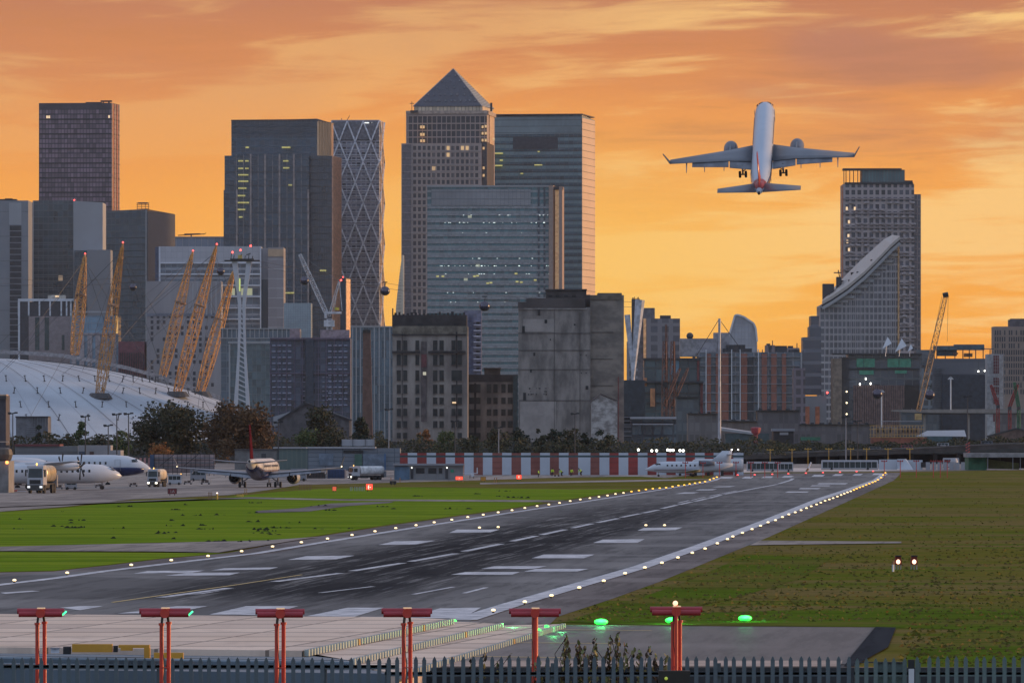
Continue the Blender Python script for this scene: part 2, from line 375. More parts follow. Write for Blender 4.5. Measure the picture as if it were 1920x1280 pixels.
def polyline(pts, wd, name):
    w_ = [Vector((G(*p)[0], G(*p)[1], 0)) for p in pts]; Lf, Rt = [], []
    for i, p in enumerate(w_):
        d = (w_[min(i+1, len(w_)-1)]-w_[max(i-1, 0)]).normalized(); n = Vector((-d.y, d.x, 0))*wd/2
        Lf.append(p+n); Rt.append(p-n)
    sheet(name, None, 3.8, M_white, world=Rt + Lf[::-1])
polyline([(-200, 1121), (0, 1097), (100, 1085), (200, 1071), (300, 1059), (480, 1038), (600, 1018), (730, 997), (960, 961), (1100, 940), (1240, 918), (1320, 905), (1348, 896.5)], .75, 'edge_line')
polyline([(870, 1163), (925, 1145), (960, 1134), (1080, 1099), (1200, 1064), (1320, 1022), (1440, 976), (1540, 935), (1600, 915), (1640, 901), (1659, 888)], 1.15, 'edge_line')
# bare soil molehills and weeds scattered on the lawn
sc_mb = MB(); random.seed(3)
for _ in range(105):
    t_ = random.random(); px = random.uniform(0, 1150); py = random.uniform(920, 1020)
    if py > 1018-max(0, (px-500))*.155 or (px < 420 and py < 945): continue
    g = G(px, py); n_ = random.randint(2, 6)
    for k in range(n_):
        a = random.uniform(-.9, .9); b = random.uniform(-.5, .5); h = random.uniform(.05, .22) ; ww = random.uniform(.08, .35)
        c = (g[0]+a, g[1]+b, g[2])
        sc_mb.face([(c[0]-ww, c[1], c[2]), (c[0]+ww, c[1]+.05, c[2]), (c[0]+ww*.3, c[1]+.08, c[2]+h)])
        sc_mb.face([(c[0]-ww*.5, c[1]+ww, c[2]), (c[0]+ww*.3, c[1]-ww, c[2]), (c[0]-.02, c[1], c[2]+h)])
tag(sc_mb.build('weeds', mat('weed', (.014, .02, .008), .9)), 'dark weeds dotted over the mown lawn', 'weeds', kind='stuff')
tf = MB(); random.seed(5)
def inside_right(px, py):
    e = [(1690, 886), (1580, 944), (1440, 1007), (1335, 1050), (1235, 1091), (1140, 1125), (1045, 1156), (1000, 1168)]
    for (xa, ya), (xb, yb) in zip(e, e[1:]):
        if ya <= py <= yb: return px > xa+(xb-xa)*(py-ya)/(yb-ya)+8
    return False
for _ in range(9000):
    px = random.uniform(1050, 1950); py = 890+360*random.random()**.7
    if py > 1166: ok = px > 1690+(1210-py)*.3
    else: ok = inside_right(px, py)
    if not ok or (1010 < py < 1024 and px < 1700): continue
    g = G(px, py); h = random.uniform(.03, .13); ww = random.uniform(.06, .2); a = random.uniform(0, 3.1)
    cx, cy = math.cos(a)*ww, math.sin(a)*ww
    tf.face([(g[0]-cx, g[1]-cy, g[2]), (g[0]+cx, g[1]+cy, g[2]), (g[0]+random.uniform(-.1, .1), g[1], g[2]+h)])
tag(tf.build('grass_tufts', ground_mat('tuft_grass', [(.13, .115, .028), (.155, .115, .045), (.09, .12, .02), (.075, .07, .018)], (.05, .2, .8), spec=0)), 'rough uncut grass tufts on the right hand verge', 'grass', kind='stuff')
# quay edge, dock water and the near bank
qm = mat('quay_wall', (.035, .036, .038), .9, sc=.5)
q = MB(); q.box(-400, 400, 279, 283, -3.2, -.004); q.box(-400, 400, 278.6, 279.2, -1.2, .10); tag(q.build('quay_wall', qm), 'dark concrete quay wall behind the palisade fence', 'wall')
wm, wt, wp = newmat('dock_water'); wp.inputs['Base Color'].default_value = (.01, .014, .016, 1); wp.inputs['Roughness'].default_value = .12
tcw = wt.n('ShaderNodeTexCoord'); bw = wt.n('ShaderNodeBump'); bw.inputs['Strength'].default_value = .5; wt.l(wt.noise(tcw.outputs['Object'], .8, 4), bw.inputs['Height']); wt.l(bw.outputs[0], wp.inputs['Normal'])
q = MB(); q.face([(-400, 150, -3), (400, 150, -3), (400, 279, -3), (-400, 279, -3)]); tag(q.build('water', wm), kind='structure')
q = MB(); q.box(-400, 400, 40, 138, -3.2, 2.2); q.hexa([(-400, 138, -3.2), (400, 138, -3.2), (400, 150, -3.2), (-400, 150, -3.2)], [(-400, 138, 2.2), (400, 138, 2.2), (400, 138.3, 2.2), (-400, 138.3, 2.2)])
tag(q.build('near_bank', M_rough), kind='structure')

# ================================================================== BUILDINGS
class Wall:
    def __init__(s, p, q):
        s.p, s.q = Vector(p[:2]), Vector(q[:2]); s.L = (s.q-s.p).length; s.t = (s.q-s.p)/s.L; s.n = Vector((s.t.y, -s.t.x))
    def pt(s, u, o, z): v = s.p+s.t*u+s.n*o; return (v.x, v.y, z)
    def box(s, mb, u0, u1, z0, z1, o0, o1):
        mb.hexa([s.pt(u0, o1, z0), s.pt(u1, o1, z0), s.pt(u1, o0, z0), s.pt(u0, o0, z0)], [s.pt(u0, o1, z1), s.pt(u1, o1, z1), s.pt(u1, o0, z1), s.pt(u0, o0, z1)])
    def fins(s, mb, us, w, z0, z1, o, o0=-.05):
        for u in us: s.box(mb, u-w/2, u+w/2, z0, z1, o0, o)
    def bands(s, mb, zs, h, o, u0=0, u1=None, o0=-.05):
        for z in zs: s.box(mb, u0, s.L if u1 is None else u1, z-h/2, z+h/2, o0, o)
def frange(a, b, st):
    r = []; x = a
    while x < b-1e-6: r.append(x); x += st
    return r
class Bld:
    """a building standing at distance d; columns and rows are converted to metres at that distance"""
    def __init__(s, name, label, d, pxc, cat='building', group=None, z=0):
        s.d = d; s.ox = X(pxc, d); s.T = thing(name, label, cat, (s.ox, d, z), group=group); s.z0 = z
    def x(s, px, dep=0): return (px-960)*(s.d+dep)/F - s.ox
    def z(s, py): return Z(py, s.d)-s.z0
    def fp(s, x0, x1, x2=None, D=35, off=0):
        x2 = x1 if x2 is None else x2
        if x2 >= x1:
            Wd = (x1-x0)*s.d/F; Sd = (x2-x1)*s.d/F; t = Wd*Sd/D
            A = (s.x(x0), t+off); B = (s.x(x1), off); C = (B[0]+Sd, D+off); E = (A[0]+Sd, t+D+off)
        return [A, B, C, E]
    def prism(s, part, m, fp, yt, yb=None, z0=None, z1=None, parent=None, label=None, zt=None, cap=True):
        mb = MB(); z1 = s.z(yt) if z1 is None else z1; z0 = (0 if yb is None else s.z(yb)) if z0 is None else z0
        mb.prism(fp, z0, z1, cap, zt)
        return mb.build(part, m, parent or s.T, label)
    def walls(s, fp): return [Wall(fp[k], fp[(k+1) % len(fp)]) for k in range(len(fp))]
    def parts(s, name, m, boxes):
        for a in boxes: s.part(name, m, lambda mb: s.bx(mb, *a))
    def part(s, name, m, fn, parent=None, label=None):
        mb = MB(); fn(mb); return mb.build(name, m, parent or s.T, label)
    def ux(s, W_, px): return (s.x(px)-W_.p.x)/(W_.q.x-W_.p.x)*W_.L
    def bx(s, mb, x0, x1, y0, y1, d0, d1): mb.box(s.x(x0), s.x(x1), d0, d1, s.z(max(y0, y1)), s.z(min(y0, y1)))
def win_mesh(w_, h, m_glass, m_frame=None, dep=.25):
    mb = MB(); mb.box(-w_/2, w_/2, -dep, .02, 0, h); return mb.mesh('window', m_glass)
def windows(b, wall, spots, w_, h, m, o=.06, name='window', lit=None, litm=None):
    """one shared window mesh, one object per window; beyond 100 the rest is one part"""
    me = win_mesh(w_, h, m, dep=.0); 
    mb = MB(); mb.box(-w_/2, w_/2, -.08, .3, 0, h); me = mb.mesh('window', m)
    mel = mb.mesh('lit_window', litm) if litm else None
    ang = math.atan2(wall.t.y, wall.t.x)
    room = max(0, 100 - sum(1 for c in b.T.children if c.name.split('.')[0] == 'window'))
    for i, (u, z) in enumerate(spots[:room]):
        use = mel if (lit and i in lit and mel) else me
        put(use, name, b.T, wall.pt(u, o-.0, z), (0, 0, ang))
    if len(spots) > room:
        r = MB()
        for u, z in spots[room:]: wall.box(r, u-w_/2, u+w_/2, z, z+h, -.2, .14)
        tag(r.build('windows', m, b.T), kind='stuff')

# shared solid materials
m_gpan = mat('grey_cladding', (.20, .21, .235), .55, var=.06, sc=.05)
m_gpan2 = mat('pale_cladding', (.30, .31, .335), .55, var=.06, sc=.05)
m_dk = mat('dark_metal', (.035, .038, .045), .6, sc=.3)
m_black = mat('black_metal', (.015, .016, .018), .6, sc=.3)
m_roof = mat('roof_felt', (.05, .052, .058), .85, sc=.1)
m_whitem = mat('white_metal', (.55, .57, .62), .45, var=.08, sc=.3)
m_conc = mat('weathered_concrete', (.20, .19, .185), .85, var=.3, sc=.12)
m_orangefin = mat('sunset_fin', (.72, .46, .27), .4, var=.1, sc=.1)  # orange sunset glow on tower sides put into the fin colour
m_redlamp = mat('red_lamp', (.9, .05, .04), .4, emit=6, ec=(1, .06, .05))
def roofbits(b, fp, z, n, seed, h=3.0, m=m_dk, name='roof_plant'):
    random.seed(seed); mb = MB()
    xs = [p[0] for p in fp]; x0, x1 = min(xs), max(xs)
    for _ in range(n):
        c = random.uniform(x0+2, x1-4); w_ = random.uniform(1, (x1-x0)*.14+1); hh = random.uniform(.4, h)
        mb.box(c, min(c+w_, x1-1), 5, 12, z, z+hh)
    for _ in range(3):
        c = random.uniform(x0+2, x1-2); mb.bar((c, 8, z), (c, 8, z+h*1.6), .18)
    mb.build(name, m, b.T)
def redlight(b, px, py, dep=2):
    mb = MB(); mb.ball((b.s if False else b.x(px), dep, b.z(py)), .42, 8, 5); mb.build('warning_lamp', m_redlamp, b.T)

# --- tall purple glass tower, far left
b = Bld('glass_tower', 'tall purple-black residential tower with a cradle on its flat roof', 5500, 145)
f = b.fp(72, 209, 220, 35)
gl = facade('purple_glass', 2.2, 3.35, (.135, .088, .118), (.022, .020, .026), .20, (.035, .03, .04), .16, .012, lits=.5, gv=.6, rough=.35, refl_blotch=.25)
b.prism('curtain_wall', gl, f, 205); W_ = b.walls(f)
b.prism('crown', mat('purple_crown', (.06, .052, .066), .5, sc=.1), b.fp(72, 209, 220, 35), 193, z0=b.z(205)+.02)
b.part('floor_edge', m_black, lambda mb: [w_.bands(mb, frange(20, b.z(205), 10.05), .35, .3) for w_ in W_[:2]])
b.part('side_fin', mat('sunset_red_fin', (.55, .16, .08), .4), lambda mb: W_[1].fins(mb, [6, 22], 2.2, 0, b.z(194), .5))  # sunset-lit side: red glow put into the fin colour
b.part('side_fin', mat('sunset_cream_fin', (.62, .42, .28), .4), lambda mb: W_[1].fins(mb, [2, 14, 30], 1.6, 0, b.z(194), .45))  # paler stripes of the same painted sunset light
b.part('roof_cradle', m_dk, lambda mb: (b.bx(mb, 188, 209, 188, 190.5, 4, 10), b.bx(mb, 192, 194, 190, 194, 5, 7), b.bx(mb, 202, 205, 190, 194, 5, 7), b.bx(mb, 160, 190, 191.2, 193.2, 4, 10)))
lw = mat('lit_window', (.8, .6, .35), .4, emit=.8, ec=(1, .66, .36)); lw2 = mat('lit_window_yellow', (.6, .55, .2), .4, emit=.32, ec=(.95, .82, .25)); lwW = mat('lit_window_white', (.8, .8, .75), .4, emit=1.1, ec=(.9, .92, .85))
for px, py in [(86, 219), (90, 219), (203, 219)]:
    b.part('lit_window', lw, lambda mb: W_[0].box(mb, b.ux(W_[0], px), b.ux(W_[0], px)+1.1, b.z(py+2.5), b.z(py-2.5), -.1, .2))

# --- left bank towers
b = Bld('office_tower', 'pale grey panelled office tower with a dark louvre slot, cut by the left edge', 4700, 0)
f = b.fp(-90, 53, 53, 40); b.prism('wall', m_gpan, f, 376); W_ = b.walls(f)[0]
b.part('recessed_panel', m_gpan2, lambda mb: W_.box(mb, b.ux(W_, 17), b.ux(W_, 40), b.z(421), b.z(380), -.2, .12))
b.part('louvre', m_dk, lambda mb: [W_.box(mb, b.ux(W_, 18.5), b.ux(W_, 40), b.z(y+9), b.z(y), -.1, .25) for y in frange(423, 700, 11)])
b.part('panel_joint', mat('joint', (.10, .105, .12), .7), lambda mb: W_.bands(mb, frange(20, 140, 14.5), .22, .08))
b.part('roof_plant', m_black, lambda mb: (b.bx(mb, -2, 30, 373, 376, 4, 14), b.bx(mb, 8, 22, 371.5, 374, 6, 12)))
g_dkteal = facade('dark_teal_glass', 3.0, 3.9, (.022, .038, .048), (.075, .092, .10), .16, (.075, .085, .095), .10, .03, lits=.25, litc=(.9, .6, .35), gv=.5, seed=3)
g_dkblue = facade('dark_blue_glass', 3.0, 4.1, (.020, .038, .056), (.062, .084, .10), .2, (.05, .065, .08), .12, .03, lits=.22, gv=.5, seed=5)
b = Bld('office_tower', 'dark glazed office tower with a blank pale grey end wall, left of the lattice masts', 4850, 125)
f = b.fp(62, 138, 138, 40); b.prism('curtain_wall', g_dkteal, f, 376)
f2 = b.fp(138, 193, 193, 40, off=-3); b.prism('end_wall', m_gpan2, f2, 379, zt=[b.z(377), b.z(380), b.z(380), b.z(377)])
f3 = b.fp(53, 62.2, 62.2, 38, off=-1); b.prism('stair_core', m_dk, f3, 380)
b.part('floor_edge', mat('floor_band', (.12, .13, .15), .5), lambda mb: b.walls(f)[0].bands(mb, frange(b.z(700), b.z(440), 3.9), .35, .35, 0, b.walls(f)[0].L-.1))
b.part('corner_fin', m_gpan2, lambda mb: (b.bx(mb, 61.5, 63.2, 377, 700, -1.6, .4)))
f4 = b.fp(143, 167, 167, 25, off=-22); b.prism('low_wing', g_dkblue, f4, 471)
f5 = b.fp(167, 211, 211, 25, off=-24); b.prism('low_wing', m_gpan, f5, 470)
redlight(b, 139, 375); redlight(b, 191, 381, -1)
b = Bld('office_tower', 'slate blue angular office tower with a scaffold frame on its roof', 5150, 258)
f = b.fp(190, 276, 322, 45); b.prism('curtain_wall', g_dkblue, f, 396, zt=[b.z(395), b.z(392), b.z(398), b.z(398)])
W_ = b.walls(f); b.part('side_cladding', mat('slate_cladding', (.105, .112, .13), .55, var=.08), lambda mb: W_[1].box(mb, .3, W_[1].L, 0, b.z(399), -.1, .35))
b.part('corner_trim', m_gpan2, lambda mb: W_[0].box(mb, W_[0].L-1.0, W_[0].L-.2, 0, b.z(393), .02, .5))
b.part('floor_edge', mat('dull_band', (.07, .085, .10), .5), lambda mb: W_[0].bands(mb, frange(25, b.z(440), 4.1), .3, .3, 0, W_[0].L-1.2))
def frame(mb):
    for y in (380, 383.5, 387, 391): b.bx(mb, 255, 279, y-.5, y+.3, 8, 9)
    for x_ in (256, 264, 271, 277): b.bx(mb, x_, x_+.8, 380, 394, 8, 9)
    b.bx(mb, 258, 276, 379, 381.5, 6, 11)
b.part('roof_frame', m_dk, frame)
b = Bld('office_block', 'low blue striped office roofline with a folded roof crane, far behind', 5700, 371)
f = b.fp(318, 424, 424, 40); b.prism('curtain_wall', facade('blue_stripe', 4.5, 40, (.09, .12, .17), (.09, .12, .17), .01, (.20, .23, .28), .12, seed=2), f, 445)
b.part('roof_edge', m_gpan, lambda mb: b.bx(mb, 318, 424, 443.5, 446, -.6, .5))
b.part('roof_crane', m_black, lambda mb: (mb.bar((b.x(333), 5, b.z(441)), (b.x(383), 5, b.z(438.5)), .45), mb.bar((b.x(345), 5, b.z(439)), (b.x(375), 5, b.z(438.5)), .7), mb.bar((b.x(358), 5, b.z(444)), (b.x(358), 5, b.z(439)), .6), mb.bar((b.x(382), 5, b.z(439)), (b.x(386), 5, b.z(436.5)), .3)))

# --- white grid block with banded glass
b = Bld('office_block', 'white framed office block with long glazed bands behind the tall white pylon', 4550, 410)
f = b.fp(299, 489, 489, 40); b.prism('curtain_wall', facade('banded_glass', 3.3, 5.2, (.07, .095, .12), (.28, .30, .34), .24, (.20, .22, .26), .06, .05, lits=.35, litc=(.8, .8, .4), seed=9), f, 493)
f0 = b.fp(299, 489, 489, 40, off=-1.5)
b.prism('parapet_wall', facade('white_tiles', 3.3, 3.3, (.36, .365, .40), (.30, .31, .35), .06, (.28, .29, .33), .06, gv=.05, rough=.5, refl_blotch=0), b.fp(299, 489, 489, 40, off=-1.2), 462, z0=b.z(492))
W_ = b.walls(f)[0]
b.part('ledge', m_whitem, lambda mb: W_.bands(mb, [b.z(y) for y in (493, 514, 535, 556, 577, 598)], .8, 1.6))
b.parts('corner_column', m_whitem, [(298, 301, 462, 700, -1.9, 0), (487.5, 490, 462, 700, -1.9, 0)])
b.part('blue_panel', mat('blue_panel', (.05, .07, .12), .4), lambda mb: b.bx(mb, 291, 298, 463, 530, -.5, 6))
f1 = b.fp(503, 532, 532, 40, off=-4); b.prism('tower_wing', facade('grey_tiles', 5, 5.5, (.21, .20, .22), (.34, .34, .37), .08, gv=.08, rough=.5, refl_blotch=0), f1, 464)
f1 = b.fp(489, 503.5, 503.5, 36, off=1); b.prism('tower_wing', mat('mid_grey', (.22, .225, .25), .5, sc=.05), f1, 465)
b.part('low_window', g_dkblue, lambda mb: b.bx(mb, 490, 503, 524, 615, .4, 1.4))
b.part('sunlit_panel', mat('sunlit_tan', (.42, .30, .20), .5, var=.08), lambda mb: b.bx(mb, 503, 531.6, 467, 481, -4.4, -3.9))  # sunset tint of the upper wall put into a tan panel
redlight(b, 366, 464)

# --- grey concrete flats in front
b = Bld('apartment_block', 'pale streaked concrete apartment block behind the three right hand lattice masts', 4250+250, 345)
f = b.fp(275, 414, 414, 30); b.prism('wall', mat('streak_concrete', (.25, .245, .26), .8, var=.18, sc=.05, stretch=(1, 1, .15)), f, 527)
W_ = b.walls(f)[0]; random.seed(4)
sp = []
for u in frange(3, W_.L-3, 3.4):
    for z in frange(b.z(735), b.z(592), 3.2):
        if random.random() < .70: sp.append((u, z))
random.shuffle(sp)
windows(b, W_, sp, 1.5, 2.0, mat('dark_window', (.028, .034, .045), .25, sc=.5))
b.part('rib', m_gpan2, lambda mb: W_.fins(mb, frange(26, W_.L, 2.6), .7, b.z(590), b.z(528), .5))
b.part('floor_band', mat('blue_band', (.12, .14, .18), .5), lambda mb: W_.bands(mb, [b.z(590)], 1.6, .4))
# --- white framed block and pinkish masonry block, left
b = Bld('office_block', 'white framed block with tall dark bays and a small roof cabin, behind the dome', 4600, 90)
f = b.fp(35, 142, 142, 30); b.prism('wall', mat('dark_bay', (.035, .038, .048), .4), f, 566)
def fr(mb):
    for x_ in (35, 54, 74, 94, 115, 125, 133, 141): b.bx(mb, x_-1.4, x_+1.4, 563, 592, -1, .5)
    b.bx(mb, 34, 142, 560, 564.5, -1.2, .5); b.bx(mb, 34, 37.5, 562, 680, -1.05, .5)
b.part('white_frame', m_whitem, fr)
b.part('masonry_front', mat('pink_masonry', (.26, .22, .225), .8, var=.12), lambda mb: b.bx(mb, 54, 137, 593, 690, -.9, .4))
for x_, w_ in ((66, 8), (84, 8), (116, 5)):
    b.part('tall_window', mat('green_glass', (.03, .055, .055), .25), lambda mb: b.bx(mb, x_, x_+w_, 595 if w_ > 6 else 628, 656, -1.15, .2))
b.part('roof_cabin', mat('cream_cabin', (.5, .47, .42), .6), lambda mb: (b.bx(mb, 89, 122, 553, 560, 3, 10)))
b.part('lit_window', lw, lambda mb: b.bx(mb, 103, 110, 554, 556.5, 2.7, 3.2))
b = Bld('office_block', 'low block with sky blue glazing over pale masonry piers, between the two left masts', 4550, 190)
f = b.fp(132, 222, 222, 30); b.prism('curtain_wall', facade('sky_glass', 3, 3.6, (.10, .18, .25), (.14, .20, .25), .12, (.16, .21, .26), .08, seed=4), f, 592)
b.part('pier', mat('pale_pier', (.30, .27, .28), .8), lambda mb: ([b.bx(mb, x_, x_+9, 627, 700, -.8, .3) for x_ in frange(134, 220, 15)], b.bx(mb, 132, 222, 624, 628, -.8, .3)))
b.part('roof_edge', m_gpan2, lambda mb: b.bx(mb, 132, 206, 583, 586, -.5, 4))
b.part('sunlit_edge', mat('amber_glow', (.8, .42, .12), .3, emit=.5, ec=(1, .55, .18)), lambda mb: b.bx(mb, 217.5, 221.5, 592, 625, -1, .5))  # emission stands in for sunset light on this edge; no lamp here
b = Bld('plant_building', 'maroon topped plant building with dark vertical fins behind the dome', 4500, 246)
f = b.fp(222, 271, 271, 30); b.prism('wall', mat('maroon', (.115, .035, .048), .6), f, 640); W_ = b.walls(f)[0]
b.part('fin_screen', m_black, lambda mb: (W_.fins(mb, frange(1, W_.L, 1.3), .55, 0, b.z(661), .5)))

# --- the big stepped dark glass tower
b = Bld('office_tower', 'broad dark stepped glass tower with thin vertical ribs, beside the diamond lattice tower', 5000, 528)
g_st = facade('ink_glass', 3.0, 4.2, (.016, .036, .060), (.060, .085, .115), .26, (.055, .078, .105), .10, .035, litc=(.85, .72, .25), lits=.55, gv=.45, seed=12, refl_blotch=.2)
f = b.fp(432, 594, 621, 45, off=6); b.prism('upper_shaft', g_st, f, 224, zt=[b.z(225), b.z(222), b.z(226), b.z(226)])
f2 = b.fp(421, 579, 580, 45, off=0); b.prism('main_shaft', g_st, f2, 292); W2 = b.walls(f2)[0]
f3 = b.fp(578.5, 622, 636, 40, off=2.5); b.prism('right_shaft', facade('ink_glass_b', 1.5, 4.2, (.022, .030, .042), (.04, .045, .055), .2, (.06, .055, .06), .14, .03, lits=.4, seed=15), f3, 292)
f4 = b.fp(419, 434, 434, 40, off=3); b.prism('left_shaft', g_st, f4, 356)
Wu = b.walls(f); Wr = b.walls(f3)
b.part('crown_louvres', mat('louvre_grey', (.085, .095, .115), .6), lambda mb: Wu[0].bands(mb, frange(b.z(254), b.z(226), .9), .35, .3))
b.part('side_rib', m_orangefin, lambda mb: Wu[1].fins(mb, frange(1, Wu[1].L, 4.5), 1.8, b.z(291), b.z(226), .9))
b.part('side_rib', mat('sunset_fin_dim', (.50, .26, .17), .4), lambda mb: Wr[1].fins(mb, frange(1, Wr[1].L, 4.5), 1.8, 0, b.z(292), .9))  # dimmer copy of the sunset glow put into these ribs
b.part('rib', mat('rib_grey', (.20, .19, .20), .5), lambda mb: W2.fins(mb, [b.ux(W2, x_) for x_ in (443, 456.5, 470, 484, 497, 511, 524, 538, 551, 565)], .42, b.z(700), b.z(290), .6))
b.part('broad_rib', mat('rib_tan', (.30, .25, .24), .5), lambda mb: (W2.fins(mb, [b.ux(W2, x_) for x_ in (470, 497, 524, 551)], 1.0, b.z(700), b.z(289), .8), W2.fins(mb, [b.ux(W2, x_) for x_ in (444, 578)], 1.0, b.z(700), b.z(355), .8)))
b.part('floor_edge', mat('edge_dull', (.065, .075, .09), .5), lambda mb: W2.bands(mb, frange(b.z(700), b.z(300), 8.4), .3, .35))
for x0, x1, y in [(460, 466, 276), (528, 544, 276), (447, 456, 302), (460, 466, 302), (531, 541, 302), (447, 456, 316), (460, 466, 316), (447, 466, 328), (447, 466, 340), (447, 462, 353), (446, 460, 367), (446, 467, 380), (446, 460, 393), (448, 455, 407), (531, 543, 315), (541, 548, 347), (533, 552, 549), (600, 612, 507)]:
    b.part('lit_window', lw2, lambda mb: [b.bx(mb, q_, min(x1, q_+1.7), y-1.3, y+1.3, (3.5 if y < 290 else -1.0), 8) for q_ in frange(x0, x1, 2.4)])
b.part('roof_edge', m_dk, lambda mb: (Wu[0].bands(mb, [b.z(224)], .7, .7), Wu[1].bands(mb, [b.z(226)], .7, .7)))
# --- diagrid tower
b = Bld('residential_tower', 'slim grey tower wrapped in a white diamond lattice', 5100, 668)
f = b.fp(621, 711, 718, 32); b.prism('curtain_wall', facade('lattice_glass', 3.1, 3.3, (.085, .092, .125), (.30, .31, .36), .30, (.27, .28, .33), .30, .0, gv=.9, seed=21, rough=.4), f, 225)
W_ = b.walls(f); wl = W_[0]; L = wl.L; zt = b.z(227); zb = b.z(620)
def grid(mb):
    pts = []; cols = 3; cw = L/cols; ch = 13.0
    n = int((zt-zb)/ch)+2
    for wl_ in W_[:2]:
        cc = cols if wl_ is wl else 1; cww = wl_.L/cc
        for i in range(-1, n):
            for k in range(cc*2):
                u0 = k*cww/2; z = zt-i*ch
                a, c = (wl_.pt(u0, .5, z), wl_.pt(u0+cww/2, .5, z-ch)) if (k+i) % 2 == 0 else (wl_.pt(u0, .5, z-ch), wl_.pt(u0+cww/2, .5, z))
                if a[2] > zt+1 or c[2] > zt+1 or min(a[2], c[2]) < 0: continue
                mb.bar(a, c, .60)
    wl.bands(mb, frange(zb, zt-14, 3.3), .35, .3)
b.part('diagonal_lattice', mat('lattice_white', (.60, .62, .68), .5), grid)
b.part('crown_panel', mat('crown_grey', (.14, .145, .17), .5), lambda mb: wl.box(mb, 1, L-.6, b.z(262), b.z(228), -.1, .14))
b.part('shadow_gap', m_black, lambda mb: wl.box(mb, 1, L-2, b.z(263.5), b.z(262), -.1, .2))
b.part('sunlit_edge', m_orangefin, lambda mb: W_[1].fins(mb, [W_[1].L*.3, W_[1].L*.75], 3, 0, b.z(226), .4))  # sunset light along the side painted as orange strips
for x0, x1, y in [(656, 664, 231), (668, 675, 231), (679, 692, 230.5), (697, 700, 230), (704, 708, 230), (703, 705, 338), (703, 705, 348), (704, 706, 415), (630, 632, 247), (646, 651, 247), (704, 706, 500)]:
    b.part('lit_window', lwW, lambda mb: b.bx(mb, x0, x1, y-1, y+1, 5.0, 6.6) if x1 < 690 else b.bx(mb, x0, x1, y-1, y+1, .2, 2.6))
b.part('roof_mast', m_dk, lambda mb: (mb.bar((b.x(650), 9, b.z(225)), (b.x(655), 9, b.z(216)), .25), mb.bar((b.x(640), 9, b.z(225)), (b.x(640), 9, b.z(221)), .25)))
b = Bld('lift_tower', 'dark slab with one glowing amber edge, below the diamond lattice tower', 4700, 646)
f = b.fp(638, 648, 655, 12); b.prism('wall', mat('navy_wall', (.03, .045, .07), .4), f, 521)
b.part('sunlit_edge', mat('peach_glow', (.85, .5, .28), .5), lambda mb: b.walls(f)[1].box(mb, .2, b.walls(f)[1].L, 0, b.z(523), 0, .4)); redlight(b, 643, 519)  # sunlight on the narrow side put into the peach colour
b = Bld('glass_block', 'pale green glass block behind the white luffing crane', 4400, 558)
f = b.fp(532, 583, 583, 30); b.prism('curtain_wall', facade('pale_green', 1.3, 1.3, (.15, .20, .235), (.12, .16, .19), .09, (.11, .15, .18), .09, gv=.08, rough=.3, seed=2), f, 568)
# --- mid blue blocks
b = Bld('glass_block', 'wide blue glass block with a pale colonnade at its top, right of the white pylon', 4200, 487)
f = b.fp(414, 562, 562, 30); b.prism('curtain_wall', facade('mid_blue', 3, 4, (.055, .085, .115), (.09, .12, .15), .16, (.12, .15, .18), .1, .03, lits=.3, litc=(.9, .8, .4), seed=31), f, 616); W_ = b.walls(f)[0]
b.part('colonnade', m_gpan2, lambda mb: (W_.fins(mb, frange(1, W_.L, 2.4), .45, b.z(633), b.z(617), .8), W_.bands(mb, [b.z(616), b.z(634)], .5, .9)))
b = Bld('glass_block', 'teal glass block with a pale slab roof directly behind the white pylon', 3900, 468)
f = b.fp(430, 507, 507, 28); b.prism('curtain_wall', facade('teal_block', 2.2, 3.6, (.05, .085, .105), (.085, .12, .135), .14, (.10, .13, .15), .1, .05, lits=.35, litc=(.8, .75, .3), seed=33), f, 645)
b.part('roof_slab', m_gpan2, lambda mb: b.bx(mb, 428, 509, 640, 643.5, -1.5, 10)); b.part('corner_column', m_gpan2, lambda mb: b.bx(mb, 429, 432, 645, 780, -1, .4))
b = Bld('apartment_block', 'blue wrapped block under construction with rows of balconies, below the white crane', 3500, 585)
f = b.fp(506, 657, 657, 28); b.prism('wall', facade('wrap', 2.2, 2.6, (.035, .052, .085), (.10, .115, .17), .20, (.09, .10, .15), .18, .02, litc=(.8, .85, 1), lits=.5, gv=.8, seed=35, rough=.5), f, 634)
W_ = b.walls(f)[0]
mb = MB(); mb.box(0, 1.5, -.9, 0, 0, .5); bal_me = mb.mesh('balcony', mat('balcony_blue', (.24, .26, .36), .5)); bn = 0
for k0, k1 in ((1.0, 9.0), (25.5, 34.5)):
    for z in frange(b.z(760), b.z(642), 2.6):
        for u in frange(k0, k1, 2.3):
            if bn < 99: put(bal_me, 'balcony', b.T, W_.pt(u, 0, z)); bn += 1
b.part('scaffold', mat('violet_steel', (.17, .13, .20), .5), lambda mb: ([W_.fins(mb, frange(.2, W_.L, 3.5), .16, 0, b.z(633), 1.3)], W_.bands(mb, [b.z(y) for y in (633, 636, 700)], .25, 1.35)))
def lite(mb):
    for z in frange(b.z(785), b.z(700), 2.0):
        for u in (14.5, 16.2, 17.9, 23, 24.6, 26): W_.box(mb, u, u+.9, z, z+.22, 0, .6)
b.part('slab_edge', mat('slab_pale', (.42, .42, .55), .5), lite)
b.part('dark_core', mat('core_navy', (.025, .037, .06), .4), lambda mb: b.bx(mb, 573, 588, 636, 800, -1.6, 0))
b.part('roof_hut', mat('pink_hut', (.26, .2, .22), .7), lambda mb: (b.bx(mb, 543, 562, 616, 634, 2, 9), b.bx(mb, 600, 655, 618, 634, 4, 9)))
b = Bld('office_block', 'slim blue glass block with broad white vertical fins behind the brick chimney', 3600, 700)
